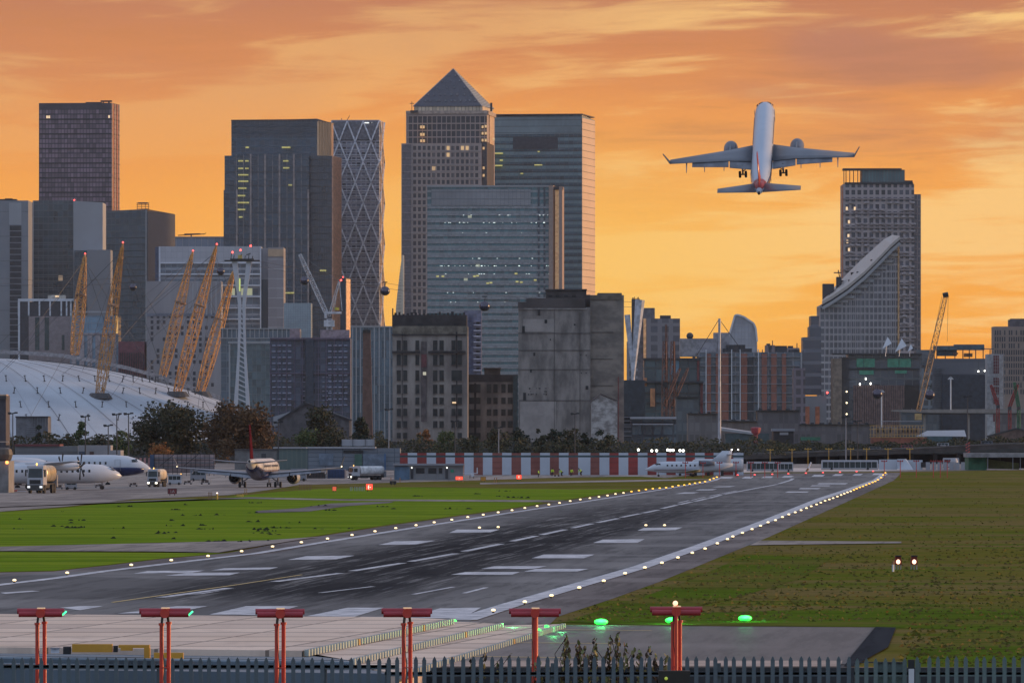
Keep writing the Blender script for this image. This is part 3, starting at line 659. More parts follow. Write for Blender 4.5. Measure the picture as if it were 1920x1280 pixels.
f = b.fp(657, 740, 740, 28); b.prism('curtain_wall', facade('fin_blue', 2.0, 4.0, (.075, .125, .165), (.10, .15, .19), .12, (.10, .14, .18), .08, .02, lits=.5, litc=(.9, .8, .5), seed=41), f, 612); W_ = b.walls(f)[0]
b.part('white_fin', m_gpan2, lambda mb: W_.fins(mb, [b.ux(W_, x_) for x_ in (661, 668, 676, 702, 711, 721, 731, 738)], .55, 0, b.z(613), .7))
b.part('roof_edge', m_gpan2, lambda mb: W_.bands(mb, [b.z(612.5)], .6, .8))
b = Bld('chimney', 'tall square brown brick chimney with a dark cap', 2600, 688, cat='chimney')
def chm(mb):
    mb.hexa([(b.x(679), 0, 0), (b.x(699.5), 0, 0), (b.x(699.5), 3.4, 0), (b.x(679), 3.4, 0)], [(b.x(680.5), .2, b.z(621)), (b.x(694.5), .2, b.z(621)), (b.x(694.5), 2.8, b.z(621)), (b.x(680.5), 2.8, b.z(621))])
b.part('shaft', mat('brown_brick', (.13, .075, .062), .85, var=.2, sc=.5), chm)
b.part('cap', m_black, lambda mb: b.bx(mb, 680, 695, 618, 624, -.1, 3.1))

# --- the pyramid topped tower
b = Bld('pyramid_tower', 'tallest tower with a dark pyramid roof over stone gridded walls', 5000, 838)
stone = mat('warm_steel_cladding', (.36, .28, .255), .5, var=.07, sc=.08)
f = b.fp(761, 913, 927, 50, off=4); b.prism('upper_wall', stone, f, 208); Wu = b.walls(f)
f2 = b.fp(752.5, 903, 905, 50, off=0); b.prism('wall', stone, f2, 269); W2 = b.walls(f2)[0]
f3 = b.fp(902, 913, 926, 44, off=3); b.prism('side_bay', mat('bay_dark', (.045, .045, .055), .3), f3, 266)
dwin = mat('bronze_window', (.042, .040, .048), .22, var=.35, sc=.08); lwin = mat('lit_room', (.7, .45, .2), .4, emit=.42, ec=(1, .62, .3))
sp = []
ush = [b.ux(W2, x_) for x_ in frange(777.5, 900, 8.95)]
lit = []
for z in [b.z(y) for y in frange(281.5, 590, 12.75)]:
    for i, u in enumerate(ush):
        if u < W2.L-2.5: sp.append((u, z))
LITS = {(1, 278), (2, 278), (1, 318), (2, 318), (2, 355), (3, 415)}
order = []
for i, (u, z) in enumerate(sp):
    if (z < b.z(352) and u > b.ux(W2, 801)): continue      # hidden behind the lower glass tower
    order.append((u, z))
random.seed(2)
windows(b, W2, order, 1.85, 2.6, dwin, lit=set(random.sample(range(100), 5)), litm=lwin)
b.part('corner_strip', mat('corner_dark', (.12, .11, .125), .4), lambda mb: W2.box(mb, .5, b.ux(W2, 771), 0, b.z(271), -.1, .15))
b.part('string_course', mat('course', (.28, .245, .25), .5), lambda mb: (W2.bands(mb, [b.z(y) for y in frange(284, 600, 12.75)], .35, .45), W2.fins(mb, [b.ux(W2, 773)], .5, 0, b.z(270), .5), W2.fins(mb, [b.ux(W2, x_) for x_ in (813.8, 849.6, 885)], .35, 0, b.z(270), .4)))
# upper dark glazed band with stone mullions
uw = Wu[0]
b.part('upper_glazing', dwin, lambda mb: uw.box(mb, .8, uw.L-.2, b.z(268), b.z(217), -.2, .25))
b.part('mullion', stone, lambda mb: (uw.fins(mb, [b.ux(uw, x_) for x_ in frange(765, 914, 9)], .5, b.z(268), b.z(216), .6, .1), uw.bands(mb, [b.z(y) for y in (216.5, 231, 244, 256.5)], .7, .65, 0, None, .1)))
b.part('roof_ledge', mat('ledge_tan', (.36, .28, .24), .5), lambda mb: (uw.bands(mb, [b.z(210)], 2.0, 1.0), Wu[1].bands(mb, [b.z(211)], 2.4, 1.0)))
b.part('side_cladding', mat('side_glow', (.5, .34, .22), .5), lambda mb: Wu[1].box(mb, Wu[1].L*.25, Wu[1].L*.8, b.z(268), b.z(213), .02, .5))  # sunset glow of the side face put into its tan
for x0, y in [(787.5, 238), (792.5, 238), (787.5, 252), (792.5, 252), (787.5, 264), (793, 264), (903, 238), (909, 237), (903, 250), (909, 250), (903, 263), (909, 263), (905, 278), (905, 315), (905, 329), (924, 261)]:
    b.part('lit_window', lwin, lambda mb: b.bx(mb, x0, x0+3.6, y-2.6, y+2.2, 2.0, 7.2))
ax0, ax1, ax2 = 776, 904, 924
fp_ = b.fp(ax0, ax1, ax2, 46, off=8); b.prism('lit_gallery', facade('gallery', 2.3, 5, (.50, .40, .28), (.3, .25, .2), .1, (.16, .13, .11), .16, gv=.25, rough=.4, refl_blotch=0), fp_, 197.5, z0=b.z(208.5)); 
pf = b.fp(774, 903, 926, 47, off=7); ap = (b.x(850, 30), 30, b.z(125)); zp = b.z(198)
m1 = facade('pyramid_slate', 3.0, 3.0, (.030, .034, .052), (.055, .06, .08), .12, (.045, .05, .07), .08, gv=.2, rough=.45, seed=5, refl_blotch=.15)
m2 = facade('pyramid_ribs', 30, 1.6, (.22, .23, .23), (.07, .09, .10), .4, rough=.4, gv=.1)
mb = MB(); mb.face([(*pf[0], zp), (*pf[1], zp), ap], [(0, 0), (43, 0), (21, 33)]); mb.face([(*pf[3], zp), (*pf[0], zp), ap], [(0, 0), (43, 0), (21, 33)]); mb.face([(p[0], p[1], zp) for p in reversed(pf)], [(0, 0)]*4); mb.build('pyramid_roof', m1, b.T)
mb = MB(); mb.face([(*pf[1], zp), (*pf[2], zp), ap], [(0, 0), (43, 0), (21, 33)]); mb.face([(*pf[2], zp), (*pf[3], zp), ap], [(0, 0), (43, 0), (21, 33)]); mb.build('pyramid_roof', m2, b.T, 'ribbed pale green face of the pyramid')
b.part('ridge', mat('ridge_tan', (.3, .27, .26), .5), lambda mb: [mb.bar((*p, zp), ap, .35) for p in pf[:3]])
def vents(mb):
    random.seed(9)
    A, B = Vector((*pf[0], zp)), Vector((*pf[1], zp)); T_ = Vector(ap)
    for v_, n_ in ((.13, 12), (.29, 8), (.48, 4), (.66, 3), (.8, 2)):
        for k in range(n_):
            uu = (k+.5+random.uniform(-.2, .2))/n_; pnt = A.lerp(B, uu).lerp(T_, v_); mb.box(pnt.x-.4, pnt.x+.4, pnt.y-.5, pnt.y+.5, pnt.z, pnt.z+.9)
b.part('roof_vent', mat('vent_pale', (.22, .22, .25), .4), vents)
b.part('roof_davit', m_dk, lambda mb: (b.bx(mb, 771.5, 772.5, 190, 209, 6, 7), b.bx(mb, 768, 776, 193, 194, 6, 7), b.bx(mb, 769, 783, 206.5, 210, 5, 9), b.bx(mb, 919, 923, 192, 208, 8, 11)))

# --- right hand glass tower with the flat oversailing roof
b = Bld('office_tower', 'blue-green glass tower with a thin oversailing roof and a glowing tan side', 5200, 1005)
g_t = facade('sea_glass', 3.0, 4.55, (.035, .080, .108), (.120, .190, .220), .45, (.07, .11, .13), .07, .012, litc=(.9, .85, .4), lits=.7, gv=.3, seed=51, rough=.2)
f = b.fp(921, 1091, 1117, 55); b.prism('curtain_wall', g_t, f, 216, zt=[b.z(218), b.z(215), b.z(220), b.z(220)]); W_ = b.walls(f)
b.part('upper_screen', facade('screen_glass', 1.5, 4.1, (.115, .170, .195), (.055, .08, .10), .08, gv=.08, rough=.3), lambda mb: mb.prism([W_[0].pt(.3, .35, 0)[:2], W_[0].pt(W_[0].L-.4, .35, 0)[:2], W_[0].pt(W_[0].L-.4, -.1, 0)[:2], W_[0].pt(.3, -.1, 0)[:2]], b.z(251), b.z(219)))
b.part('plant_louvre', mat('louvre_dark', (.035, .042, .055), .5), lambda mb: W_[0].box(mb, b.ux(W_[0], 962), b.ux(W_[0], 1046), b.z(279), b.z(257), -.1, .4))
b.part('floor_line', mat('line_dark', (.03, .045, .055), .5), lambda mb: [w_.bands(mb, frange(12, b.z(222), 4.55), .28, .3) for w_ in W_[:2]])
b.part('side_panel', mat('sunset_side', (.60, .44, .33), .42, var=.05, sc=.04), lambda mb: W_[1].box(mb, .2, W_[1].L-.2, 0, b.z(221), -.1, .22))  # orange sunset glow on this side put into the panel colour
rf = b.fp(920, 1092, 1116.5, 57, off=-2)
b.part('roof_slab', mat('roof_brown', (.075, .06, .06), .6), lambda mb: mb.prism(rf, b.z(216)+.2, b.z(213.5)))
b.part('corner_trim', mat('edge_glow', (.9, .62, .2), .4), lambda mb: W_[3].box(mb, 0, 3, b.z(345), b.z(256), .05, .4) if False else b.bx(mb, 920.2, 921.4, 258, 350, 3, 5))  # glow at the left corner painted as a yellow strip
for x0, x1, y in [(1002, 1017, 309), (1008, 1012, 284), (976, 981, 325), (1035, 1037, 324), (928, 943, 287), (928, 942, 310), (937, 943, 300), (1083, 1089, 515)]:
    b.part('lit_window', lw2, lambda mb: b.bx(mb, x0, x1, y-1, y+1, 4.0, 13))
# --- front glass tower
b = Bld('office_tower', 'wide banded green-blue glass tower in front of the pyramid tower', 4650, 930)
g_c = facade('band_glass', 2.35, 4.05, (.026, .090, .108), (.22, .245, .265), .34, (.09, .12, .14), .05, .05, litc=(.8, .78, .5), lits=.32, gv=.45, seed=61, rough=.22)
f = b.fp(801, 1036, 1036, 45); b.prism('curtain_wall', g_c, f, 350); W_ = b.walls(f)[0]
b.part('upper_screen', facade('screen_b', 2.35, 4.05, (.155, .165, .185), (.07, .085, .10), .07, (.10, .11, .125), .06, gv=.06, rough=.35), lambda mb: mb.prism([W_.pt(b.ux(W_, 809), .4, 0)[:2], W_.pt(b.ux(W_, 995), .4, 0)[:2], W_.pt(b.ux(W_, 995), -.1, 0)[:2], W_.pt(b.ux(W_, 809), -.1, 0)[:2]], b.z(385), b.z(355)))
b.part('dark_reveal', mat('reveal', (.045, .065, .085), .4), lambda mb: [W_.box(mb, b.ux(W_, a), b.ux(W_, c), 0, b.z(351), -.1, .25) for a, c in ((1008, 1012), (1019, 1022.5))])
b.part('roof_edge', m_gpan2, lambda mb: b.bx(mb, 800, 1030, 347.8, 350.5, -.6, 1.5))
b.part('spandrel', mat('pale_spandrel', (.24, .255, .28), .45), lambda mb: W_.bands(mb, [b.z(y) for y in frange(389, 720, 13.06)], 1.1, .35))
cl = mat('lit_ceiling', (.8, .85, .8), .4, emit=.9, ec=(.85, .95, .9)); random.seed(8)
def ceil(mb):
    for y, n_ in ((417, 24), (498, 26), (403, 8), (484, 6), (513, 10), (548, 5), (566, 6), (436, 3)):
        for _ in range(n_):
            x_ = random.uniform(820, 1030); b.bx(mb, x_, x_+random.uniform(.8, 3), y, y+random.uniform(.5, 1.1), -.5, .3)
b.part('ceiling_lights', cl, ceil).__setitem__('kind', 'stuff')
for x0, y in [(818, 518), (828, 518), (887, 518), (893, 517), (965, 513), (1001, 525), (912, 531), (918, 530), (975, 529), (967, 528)]:
    b.part('lit_window', lw2, lambda mb: b.bx(mb, x0, x0+5, y-1.3, y+1.3, -.5, .3))
b.part('concrete_pier', mat('warm_pier', (.30, .22, .19), .7, var=.06), lambda mb: mb.prism(b.fp(1029, 1037, 1042, 20, off=-3), 0, b.z(348)))
b.part('concrete_pier', mat('warm_pier', (.34, .22, .19), .7), lambda mb: mb.prism(b.fp(1048, 1054, 1058, 20, off=-3), 0, b.z(350)))
b.part('emissive_slot', mat('slot_glow', (.85, .58, .36), .5, emit=.16, ec=(1, .55, .25)), lambda mb: b.bx(mb, 1041, 1048.5, 356, 720, 2, 5))  # slot emits to imitate sunset light between the piers; no lamp
b.part('slot_head', m_dk, lambda mb: b.bx(mb, 1036, 1056, 349.5, 356, 0, 6))
# --- sail shaped glass block sliver
b = Bld('glass_block', 'thin pale curved glass wing left of the pyramid tower', 4800, 747)
mb = MB(); prof = [(754, 478), (751, 500), (748, 525), (745, 550), (742.5, 575), (741, 600), (740, 700)]
for (xa, ya), (xb, yb) in zip(prof, prof[1:]):
    mb.hexa([(b.x(xb), 0, b.z(yb)), (b.x(757), 0, b.z(yb)), (b.x(757), 15, b.z(yb)), (b.x(xb), 15, b.z(yb))], [(b.x(xa), 0, b.z(ya)), (b.x(757), 0, b.z(ya)), (b.x(757), 15, b.z(ya)), (b.x(xa), 15, b.z(ya))])
mb.build('curved_screen', mat('pale_screen', (.62, .56, .46), .4, var=.05), b.T)
b.parts('glazing_bar', mat('grid_line', (.25, .22, .18), .5), [(741+(600-y)*.085, 752.5, y, y+.5, -.3, 0) for y in frange(500, 600, 6)])

# ------------------------------------------------------------ the derelict mill
mill = mat('mill_render', (.34, .31, .28), .9, var=.42, sc=.2, stretch=(1, 1, .35), c2=(.17, .15, .14))
mdark = mat('mill_tar', (.045, .042, .043), .9, var=.3, sc=.3); mwin = mat('empty_window', (.018, .022, .022), .5, var=.5, sc=.4)
b = Bld('derelict_mill', 'derelict grey flour mill with rows of empty windows and a blackened parapet', 1900, 806)
f = b.fp(736, 877, 877, 26, off=0); b.prism('wall', mill, f, 628); W_ = b.walls(f)[0]
b.prism('attic', mat('attic_brick', (.17, .15, .12), .9, var=.35, sc=.6), b.fp(736, 877, 877, 26, off=.3), 611, z0=b.z(628)+.02)
b.prism('parapet', mdark, b.fp(737, 875, 875, 25, off=1.2), 590, z0=b.z(611)+.02)
random.seed(12)
for x_ in frange(739, 872, 7.6):
    h = random.uniform(2, 6.5)
    b.part('roof_ventilator', m_black, lambda mb: (b.bx(mb, x_, x_+random.uniform(3.5, 5.4), 590-h, 590.4, 3, 4.2)))
b.part('corner_pipe', m_black, lambda mb: (b.bx(mb, 735.2, 737.6, 578, 612, -.3, .5)))
b.part('parapet_opening', m_black, lambda mb: (b.bx(mb, 783, 793, 606, 611.5, .9, 2), b.bx(mb, 851, 861, 605, 610.5, .9, 2)))
b.part('cornice', mdark, lambda mb: (b.bx(mb, 735, 788, 658, 662, -.9, .3), b.bx(mb, 803, 873, 658, 662, -.9, .3), b.bx(mb, 735, 874, 626, 628.5, -.5, .4)))
rows = [(638, 656), (665, 684), (694, 713), (721, 737), (745, 757), (766, 779), (789, 801), (811, 821)]
sp = []
for r, (ya, yb) in enumerate(rows):
    xs = [(744, 751.5), (756, 763.5), (779, 786), (812, 820), (824, 832), (846.5, 854), (858, 866)]
    for (xa, xb) in xs:
        if r in (2, 3) and xa == 846.5: xb = 866
        elif r in (2, 3) and xa == 858: continue
        if r == 7 and xa in (779, 812, 824): continue
        b.part('window', mwin, lambda mb: b.bx(mb, xa, xb, ya, yb, -.12, .4))
        b.part('sill', mat('mill_sill', (.10, .095, .09), .9), lambda mb: b.bx(mb, xa-.6, xb+.6, yb, yb+.8, -.35, .3))
b.part('hoist_strip', mat('hoist_steel', (.10, .085, .085), .8, var=.3), lambda mb: b.bx(mb, 789.5, 800, 640, 790, -.18, .3))
b.part('red_door', mat('faded_red', (.14, .055, .06), .8), lambda mb: b.bx(mb, 790, 800, 664, 688, -.32, 0), label='faded red hoist doors')
b.part('lit_window', mat('pale_lit', (.6, .55, .4), .5, emit=.35, ec=(.9, .85, .6)), lambda mb: b.bx(mb, 793, 799, 697, 703, -.3, 0))
b.part('floodlight', lw, lambda mb: b.bx(mb, 848, 855, 753, 756, -.6, -.1))
b.part('stain', mdark, lambda mb: [b.bx(mb, xa, xb, ya, yb, -.07, .1) for xa, xb, ya, yb in ((753.5, 754.8, 622, 800), (854.5, 857.5, 622, 690), (855.2, 857.4, 712, 800))])
b = Bld('mill_annexe', 'lower blackened annexe between the derelict mill and the concrete silo', 1930, 924)
f = b.fp(877, 971, 971, 24, off=0); b.prism('wall', mat('annexe_render', (.22, .20, .185), .9, c2=(.09, .084, .08), sc=.2, stretch=(1, 1, .4)), f, 716)
b.prism('parapet', mdark, b.fp(877, 971, 971, 24, off=.3), 702, z0=b.z(716)+.02)
b.part('roof_tank', mat('tank_brown', (.085, .07, .06), .8), lambda mb: (b.bx(mb, 908, 938, 690, 702, 3, 9), b.bx(mb, 906.5, 939.5, 689, 691, 2.6, 9.4)))
for ya, yb in ((720, 736), (745, 757), (767, 779), (789, 801), (811, 823)):
    for xa, xb in ((880, 890), (892, 901), (913, 921), (925, 933), (940, 948), (952, 961)):
        b.part('window', mwin, lambda mb: b.bx(mb, xa, xb, ya, yb, -.12, .4))
b.part('drain_stain', m_black, lambda mb: b.bx(mb, 889, 893, 718, 822, -.2, .1))
b.part('blue_corner', mat('blue_corner', (.035, .06, .07), .7), lambda mb: b.bx(mb, 962, 971, 704, 830, -.3, .3))
b = Bld('apartment_block', 'narrow lavender block of stacked balconies peeping right of the derelict mill', 3000, 890)
f = b.fp(870, 903, 903, 20); b.prism('wall', mat('lavender_wall', (.16, .16, .23), .6), f, 582); W_ = b.walls(f)[0]
for y in frange(608, 700, 10.6):
    b.part('balcony', mat('balcony_white', (.40, .38, .46), .5), lambda mb: (b.bx(mb, 888, 902, y, y+2.6, -1.6, 0), b.bx(mb, 888, 902, y-5.4, y-4.8, -1.2, 0)))
    b.part('balcony_door', m_black, lambda mb: b.bx(mb, 893, 899.5, y-4.6, y, -.15, .2))
b.part('scaffold', mat('blue_scaffold', (.10, .12, .22), .6), lambda mb: [b.bx(mb, x_, x_+.7, 590, 705, -.8, -.5) for x_ in (877, 880, 883, 886)] and [b.bx(mb, 876, 887, y, y+.8, -.8, -.5) for y in frange(595, 705, 6)])
# ------------------------------------------------------------ concrete silo
silo = mat('silo_concrete', (.27, .245, .225), .9, c2=(.125, .115, .108), sc=.34, stretch=(1, 1, .4), bump=.3)
sdark = mat('silo_dark', (.075, .066, .064), .9, var=.25, sc=.2)
b = Bld('grain_silo', 'huge windowless stained concrete grain silo with stepped dark roof boxes', 1850, 1070)
f = b.fp(972, 1107, 1107, 30); b.prism('wall', silo, f, 576); W_ = b.walls(f)[0]
b.part('roof_box', sdark, lambda mb: (b.bx(mb, 971, 987, 566, 577, -.6, 20), b.bx(mb, 987, 1098, 559, 577.5, -.4, 20)))
b.part('roof_box', sdark, lambda mb: (b.bx(mb, 1024, 1100, 543, 559.3, 6, 22), b.bx(mb, 1023, 1101, 541, 543.3, 5.6, 22.4)))
b.part('roof_opening', m_black, lambda mb: [b.bx(mb, x_, x_+7, 552.5, 555.5, 5.8, 6.5) for x_ in (1029, 1042, 1058, 1073)])
b.part('roof_box', sdark, lambda mb: b.bx(mb, 1099, 1107, 552, 577, 3, 20))
b.prism('right_tower', mat('silo_concrete_b', (.24, .21, .18), .9, c2=(.14, .125, .112), sc=.3, stretch=(1, 1, 1.6), bump=.2), b.fp(1106.6, 1170, 1172, 30, off=1.2), 553)
b.part('right_parapet', mat('silo_parapet', (.12, .105, .085), .9), lambda mb: (b.bx(mb, 1121, 1166, 549, 562, 1.0, 20), b.bx(mb, 1107, 1121, 554, 562, 1.0, 20)))
b.part('string_course', mat('silo_line', (.085, .08, .078), .9), lambda mb: ([b.bx(mb, 972, 1107, y, y+1.0, -.16, .2) for y in (624, 656, 692, 750)], [b.bx(mb, 1108, 1150, y, y+.8, 1.05, 1.4) for y in (622, 672, 722)], [b.bx(mb, x_, x_+.8, 577, 830, -.1, .2) for x_ in (1039, 1087)]))
b.part('cornice', mat('silo_cornice', (.24, .225, .21), .9), lambda mb: b.bx(mb, 971, 1100, 577, 580, -.35, .2))
for xa, xb, ya, yb in ((1008, 1013, 580, 591), (1021, 1026, 599, 606), (979, 984, 611, 624), (1076, 1079, 607, 610), (1000, 1003.5, 661, 667), (994, 997, 693, 698), (981, 986, 736, 750), (1098, 1103, 723, 730), (1031, 1033, 635, 638), (1088.5, 1090, 664, 666), (1098, 1100, 665, 667), (1089, 1091, 698, 700), (1098, 1100, 698, 700)):
    b.part('opening', m_black, lambda mb: b.bx(mb, xa, xb, ya, yb, -.14, .3))
random.seed(6)
for k in range(16):
    x_ = random.uniform(990, 1031); y = random.choice((727, 733, 738)); b.part('hole', m_black, lambda mb: b.bx(mb, x_, x_+random.uniform(1, 3), y, y+random.uniform(1, 2.4), -.1, .2))
b.parts('pale_patch', mat('patch_pale', (.33, .30, .28), .9, c2=(.25, .23, .215), sc=.3), [(981, 1039, 598, 622, -.06, .1), (975, 1042, 752, 828, -.05, .1)])
b.part('downpipe', mat('rust_pipe', (.16, .05, .045), .7), lambda mb: b.bx(mb, 1158.5, 1160.5, 706, 832, .2, .7))
b = Bld('gable_shed', 'whitewashed gabled shed leaning on the foot of the concrete silo', 1820, 1134)
zt = [b.z(756), b.z(752)]
mb = MB(); x0, x1, xm = b.x(1109), b.x(1157), b.x(1126)
mb.face([(x0, 0, 0), (x1, 0, 0), (x1, 0, b.z(752)), (xm, 0, b.z(740)), (x0, 0, b.z(754))]); mb.face([(x1, 0, 0), (x1, 12, 0), (x1, 12, b.z(752)), (x1, 0, b.z(752))]); mb.face([(x0, 12, 0), (x0, 0, 0), (x0, 0, b.z(754)), (x0, 12, b.z(754))])
mb.build('wall', mat('whitewash', (.46, .44, .42), .9, c2=(.20, .185, .175), sc=.5, stretch=(1, 1, 1.6)), b.T)
mb = MB()
for (xa, za), (xb_, zb_) in (((x0-.3, b.z(754.6)), (xm, b.z(739))), ((xm, b.z(739)), (x1+.3, b.z(752.6)))):
    mb.hexa([(xa, -.4, za), (xb_, -.4, zb_), (xb_, 12, zb_), (xa, 12, za)], [(xa, -.4, za+.25), (xb_, -.4, zb_+.25), (xb_, 12, zb_+.25), (xa, 12, za+.25)])
mb.build('roof', mat('shed_roof', (.11, .09, .085), .8), b.T)
# glass and steel terrace blocks right of the silo
b = Bld('restaurant_terrace', 'glazed waterside block with flat white canopies beside the silo', 2000, 1220)
f = b.fp(1183, 1268, 1268, 20); b.prism('curtain_wall', facade('terrace_glass', 2.6, 3.2, (.045, .07, .085), (.03, .04, .05), .2, (.05, .06, .07), .12, .05, lits=.35, gv=.7, seed=71), f, 786)
b.part('canopy', m_gpan2, lambda mb: (b.bx(mb, 1182, 1268, 781, 785, -2.5, 6), b.bx(mb, 1186, 1262, 794, 796, -2.2, 4)))
b.part('stair', m_dk, lambda mb: [mb.bar((b.x(x_), -2, 0), (b.x(x_+10), -2, b.z(800)), .35) for x_ in (1200, 1216, 1232)])
b.part('dark_bay', mat('terrace_dark', (.03, .04, .048), .4), lambda mb: (b.bx(mb, 1160, 1210, 712, 840, 9, 18), b.bx(mb, 1166, 1183, 760, 779, -.5, 8), b.bx(mb, 1168, 1183, 800, 840, -.5, 8)))
b.part('floor_rail', m_gpan, lambda mb: [b.bx(mb, 1163, 1184, y, y+1.2, -1, 0) for y in (781, 788, 795, 799, 808, 816)])

# ================================================================== RIGHT HAND SKYLINE
b = Bld('apartment_block', 'grey stepped block in the haze just right of the silo, above the leaning white pylon', 3600, 1242)
f = b.fp(1196, 1228, 1228, 25, off=3); b.prism('wall', mat('haze_grey', (.15, .14, .155), .8), f, 577)
f = b.fp(1212, 1275, 1275, 25, off=0); b.prism('wall', facade('haze_flats', 5, 4.2, (.06, .06, .075), (.19, .18, .20), .35, (.20, .19, .21), .4, gv=.3, rough=.6), f, 597)
b.part('roof_plant', m_dk, lambda mb: (b.bx(mb, 1185, 1200, 560, 700, 4, 14), b.bx(mb, 1238, 1258, 591, 597, 3, 9)))
b.part('emissive_slot', mat('slot_glow2', (.8, .42, .2), .5, emit=.1, ec=(1, .5, .2)), lambda mb: b.bx(mb, 1206.5, 1211.5, 597, 675, -.3, .5))  # emitting strip stands in for orange sky seen through the gap
b.part('roof_aerial', m_black, lambda mb: [mb.bar((b.x(x_), 8, b.z(560)), (b.x(x_+random.uniform(-1, 1)), 8, b.z(random.uniform(555, 558))), .22) for x_ in (1186, 1189, 1191, 1195, 1198)])
b = Bld('cable_pylon', 'leaning white forked cable car pylon beside the concrete silo', 2300, 1190, cat='pylon')
b.part('leg', mat('pylon_white', (.42, .44, .50), .4), lambda mb: (mb.bar((b.x(1176), 0, b.z(590)), (b.x(1187), 0, b.z(700)), .9, 8, .5), mb.bar((b.x(1187), 0, b.z(700)), (b.x(1187), 0, 0), .5, 8, .8)))
b.part('leg', MC['pylon_white'], lambda mb: mb.bar((b.x(1200), 0, b.z(562)), (b.x(1187), 0, b.z(705)), 1.5, 8, .6))
b = Bld('glass_block', 'dark green stepped glass block with copper panels, between silo and brick flats', 2500, 1255)
f = b.fp(1208, 1313, 1313, 25); b.prism('curtain_wall', facade('green_block', 3.4, 4.5, (.045, .075, .085), (.055, .07, .075), .2, (.04, .05, .06), .1, .03, lits=.35, gv=.6, seed=77), f, 674)
b.part('roof_slab', m_dk, lambda mb: (b.bx(mb, 1206, 1314, 671, 675, -1, 8), b.bx(mb, 1206, 1319, 714, 718, -2.2, .3), b.bx(mb, 1209, 1311, 735, 737, -.8, .3), b.bx(mb, 1212, 1311, 754, 756, -.8, .3)))
b.part('red_panel', mat('dark_red', (.12, .03, .03), .6), lambda mb: (b.bx(mb, 1307, 1311, 676, 714, -.6, .3), b.bx(mb, 1313, 1318, 718, 784, -.6, .6)))
b.part('copper_column', mat('copper_col', (.42, .18, .08), .5), lambda mb: (b.bx(mb, 1219, 1228, 728, 762, -2.8, -1.5), b.bx(mb, 1292, 1299, 784, 800, -3, -2), b.bx(mb, 1207, 1213, 708, 724, -.5, 0)))
b.part('blue_panel', mat('pale_blue_panel', (.10, .18, .24), .4), lambda mb: b.bx(mb, 1256, 1273, 676, 702, -.4, .2))
def brick(name, label, d, x0, x1, yt, cols, d2=25, gm='brick_glass'):
    b = Bld('apartment_block', label, d, (x0+x1)/2)
    f = b.fp(x0, x1, x1, d2); b.prism('wall', facade(gm, 3.1, 3.4, (.055, .075, .095), (.16, .17, .19), .2, (.20, .20, .22), .14, .03, lits=.35, gv=.55, seed=81), f, yt)
    for a, c in cols:
        b.part('brick_bay', mat('orange_brick', (.25, .105, .080), .85, var=.15, sc=.3), lambda mb: b.bx(mb, a, c, yt+3, 830, -.8, .3))
    b.part('ledge', mat('ledge_dull', (.24, .24, .27), .6), lambda mb: [b.bx(mb, x0, x1, y, y+1.0, -.95, .3) for y in frange(yt+8, 815, 17)])
    return b, f
b, f = brick('x', 'orange brick and glass apartment block behind the thin white mast', 2700, 1309, 1424, 660, [(1325, 1333), (1342, 1348.5), (1353, 1366), (1389, 1401)])
b.part('white_column', m_whitem, lambda mb: [b.bx(mb, x_, x_+1.6, 655, 815, -1.1, .2) for x_ in (1323, 1371, 1387, 1421)])
b.part('roof_plant', m_dk, lambda mb: (b.bx(mb, 1356, 1410, 653, 660, 2, 9), b.bx(mb, 1363, 1398, 646, 654, 3, 8)))
b.part('dark_bay', m_dk, lambda mb: (b.bx(mb, 1367, 1371, 662, 815, -.9, 0), b.bx(mb, 1402, 1413, 670, 815, -.9, 0)))
b.part('upper_wall', mat('upper_grey', (.26, .25, .27), .7), lambda mb: (b.bx(mb, 1276, 1345, 634, 668, 6, 20), b.bx(mb, 1340, 1369, 623, 660, 8, 20)))
b.part('roof_dome', m_dk, lambda mb: mb.ball((b.x(1295), 12, b.z(629)), 1.2, 10, 6))
b, f = brick('x', 'dim reddish brick apartment block lost in haze, right of the white mast', 3000, 1424, 1500, 660, [(1428, 1438), (1446, 1456), (1466, 1474)], gm='brick_glass2')
b.part('roof_plant', m_dk, lambda mb: (b.bx(mb, 1454, 1476, 648, 661, 2, 9), b.bx(mb, 1442, 1447, 650, 661, 3, 8), b.bx(mb, 1480, 1500, 655, 661, 3, 9)))
b = Bld('office_tower', 'pale curved sail shaped tower rising behind the orange brick flats', 4600, 1390)
pr = [(1357, 660), (1366, 632), (1378, 591), (1384, 590), (1395, 594), (1413, 606), (1417, 615), (1419.5, 640), (1421, 700)]
mb = MB(); bot = b.z(700)
for k in range(len(pr)-1):
    (xa, ya), (xb, yb) = pr[k], pr[k+1]
    mb.face([(b.x(xa), 0, bot), (b.x(xb), 0, bot), (b.x(xb), 0, b.z(yb)), (b.x(xa), 0, b.z(ya))], [(b.x(xa), bot), (b.x(xb), bot), (b.x(xb), b.z(yb)), (b.x(xa), b.z(ya))])
    mb.face([(b.x(xa), 0, b.z(ya)), (b.x(xb), 0, b.z(yb)), (b.x(xb), 22, b.z(yb)), (b.x(xa), 22, b.z(ya))])
mb.build('sail_wall', facade('sail_glass', 2.0, 4, (.22, .235, .28), (.30, .31, .35), .14, (.26, .27, .31), .15, gv=.1, rough=.35), b.T)
b.part('rim', m_whitem, lambda mb: [mb.bar((b.x(a[0]), -.3, b.z(a[1])), (b.x(c[0]), -.3, b.z(c[1])), .7) for a, c in zip(pr[:-2], pr[1:])])
b = Bld('mast', 'slender white steel mast with two slanting stay cables', 2100, 1349, cat='mast')
b.part('pole', mat('mast_grey', (.34, .345, .37), .5), lambda mb: mb.bar((0, 0, -1), (0, 0, b.z(597)), .46, 10, .34))
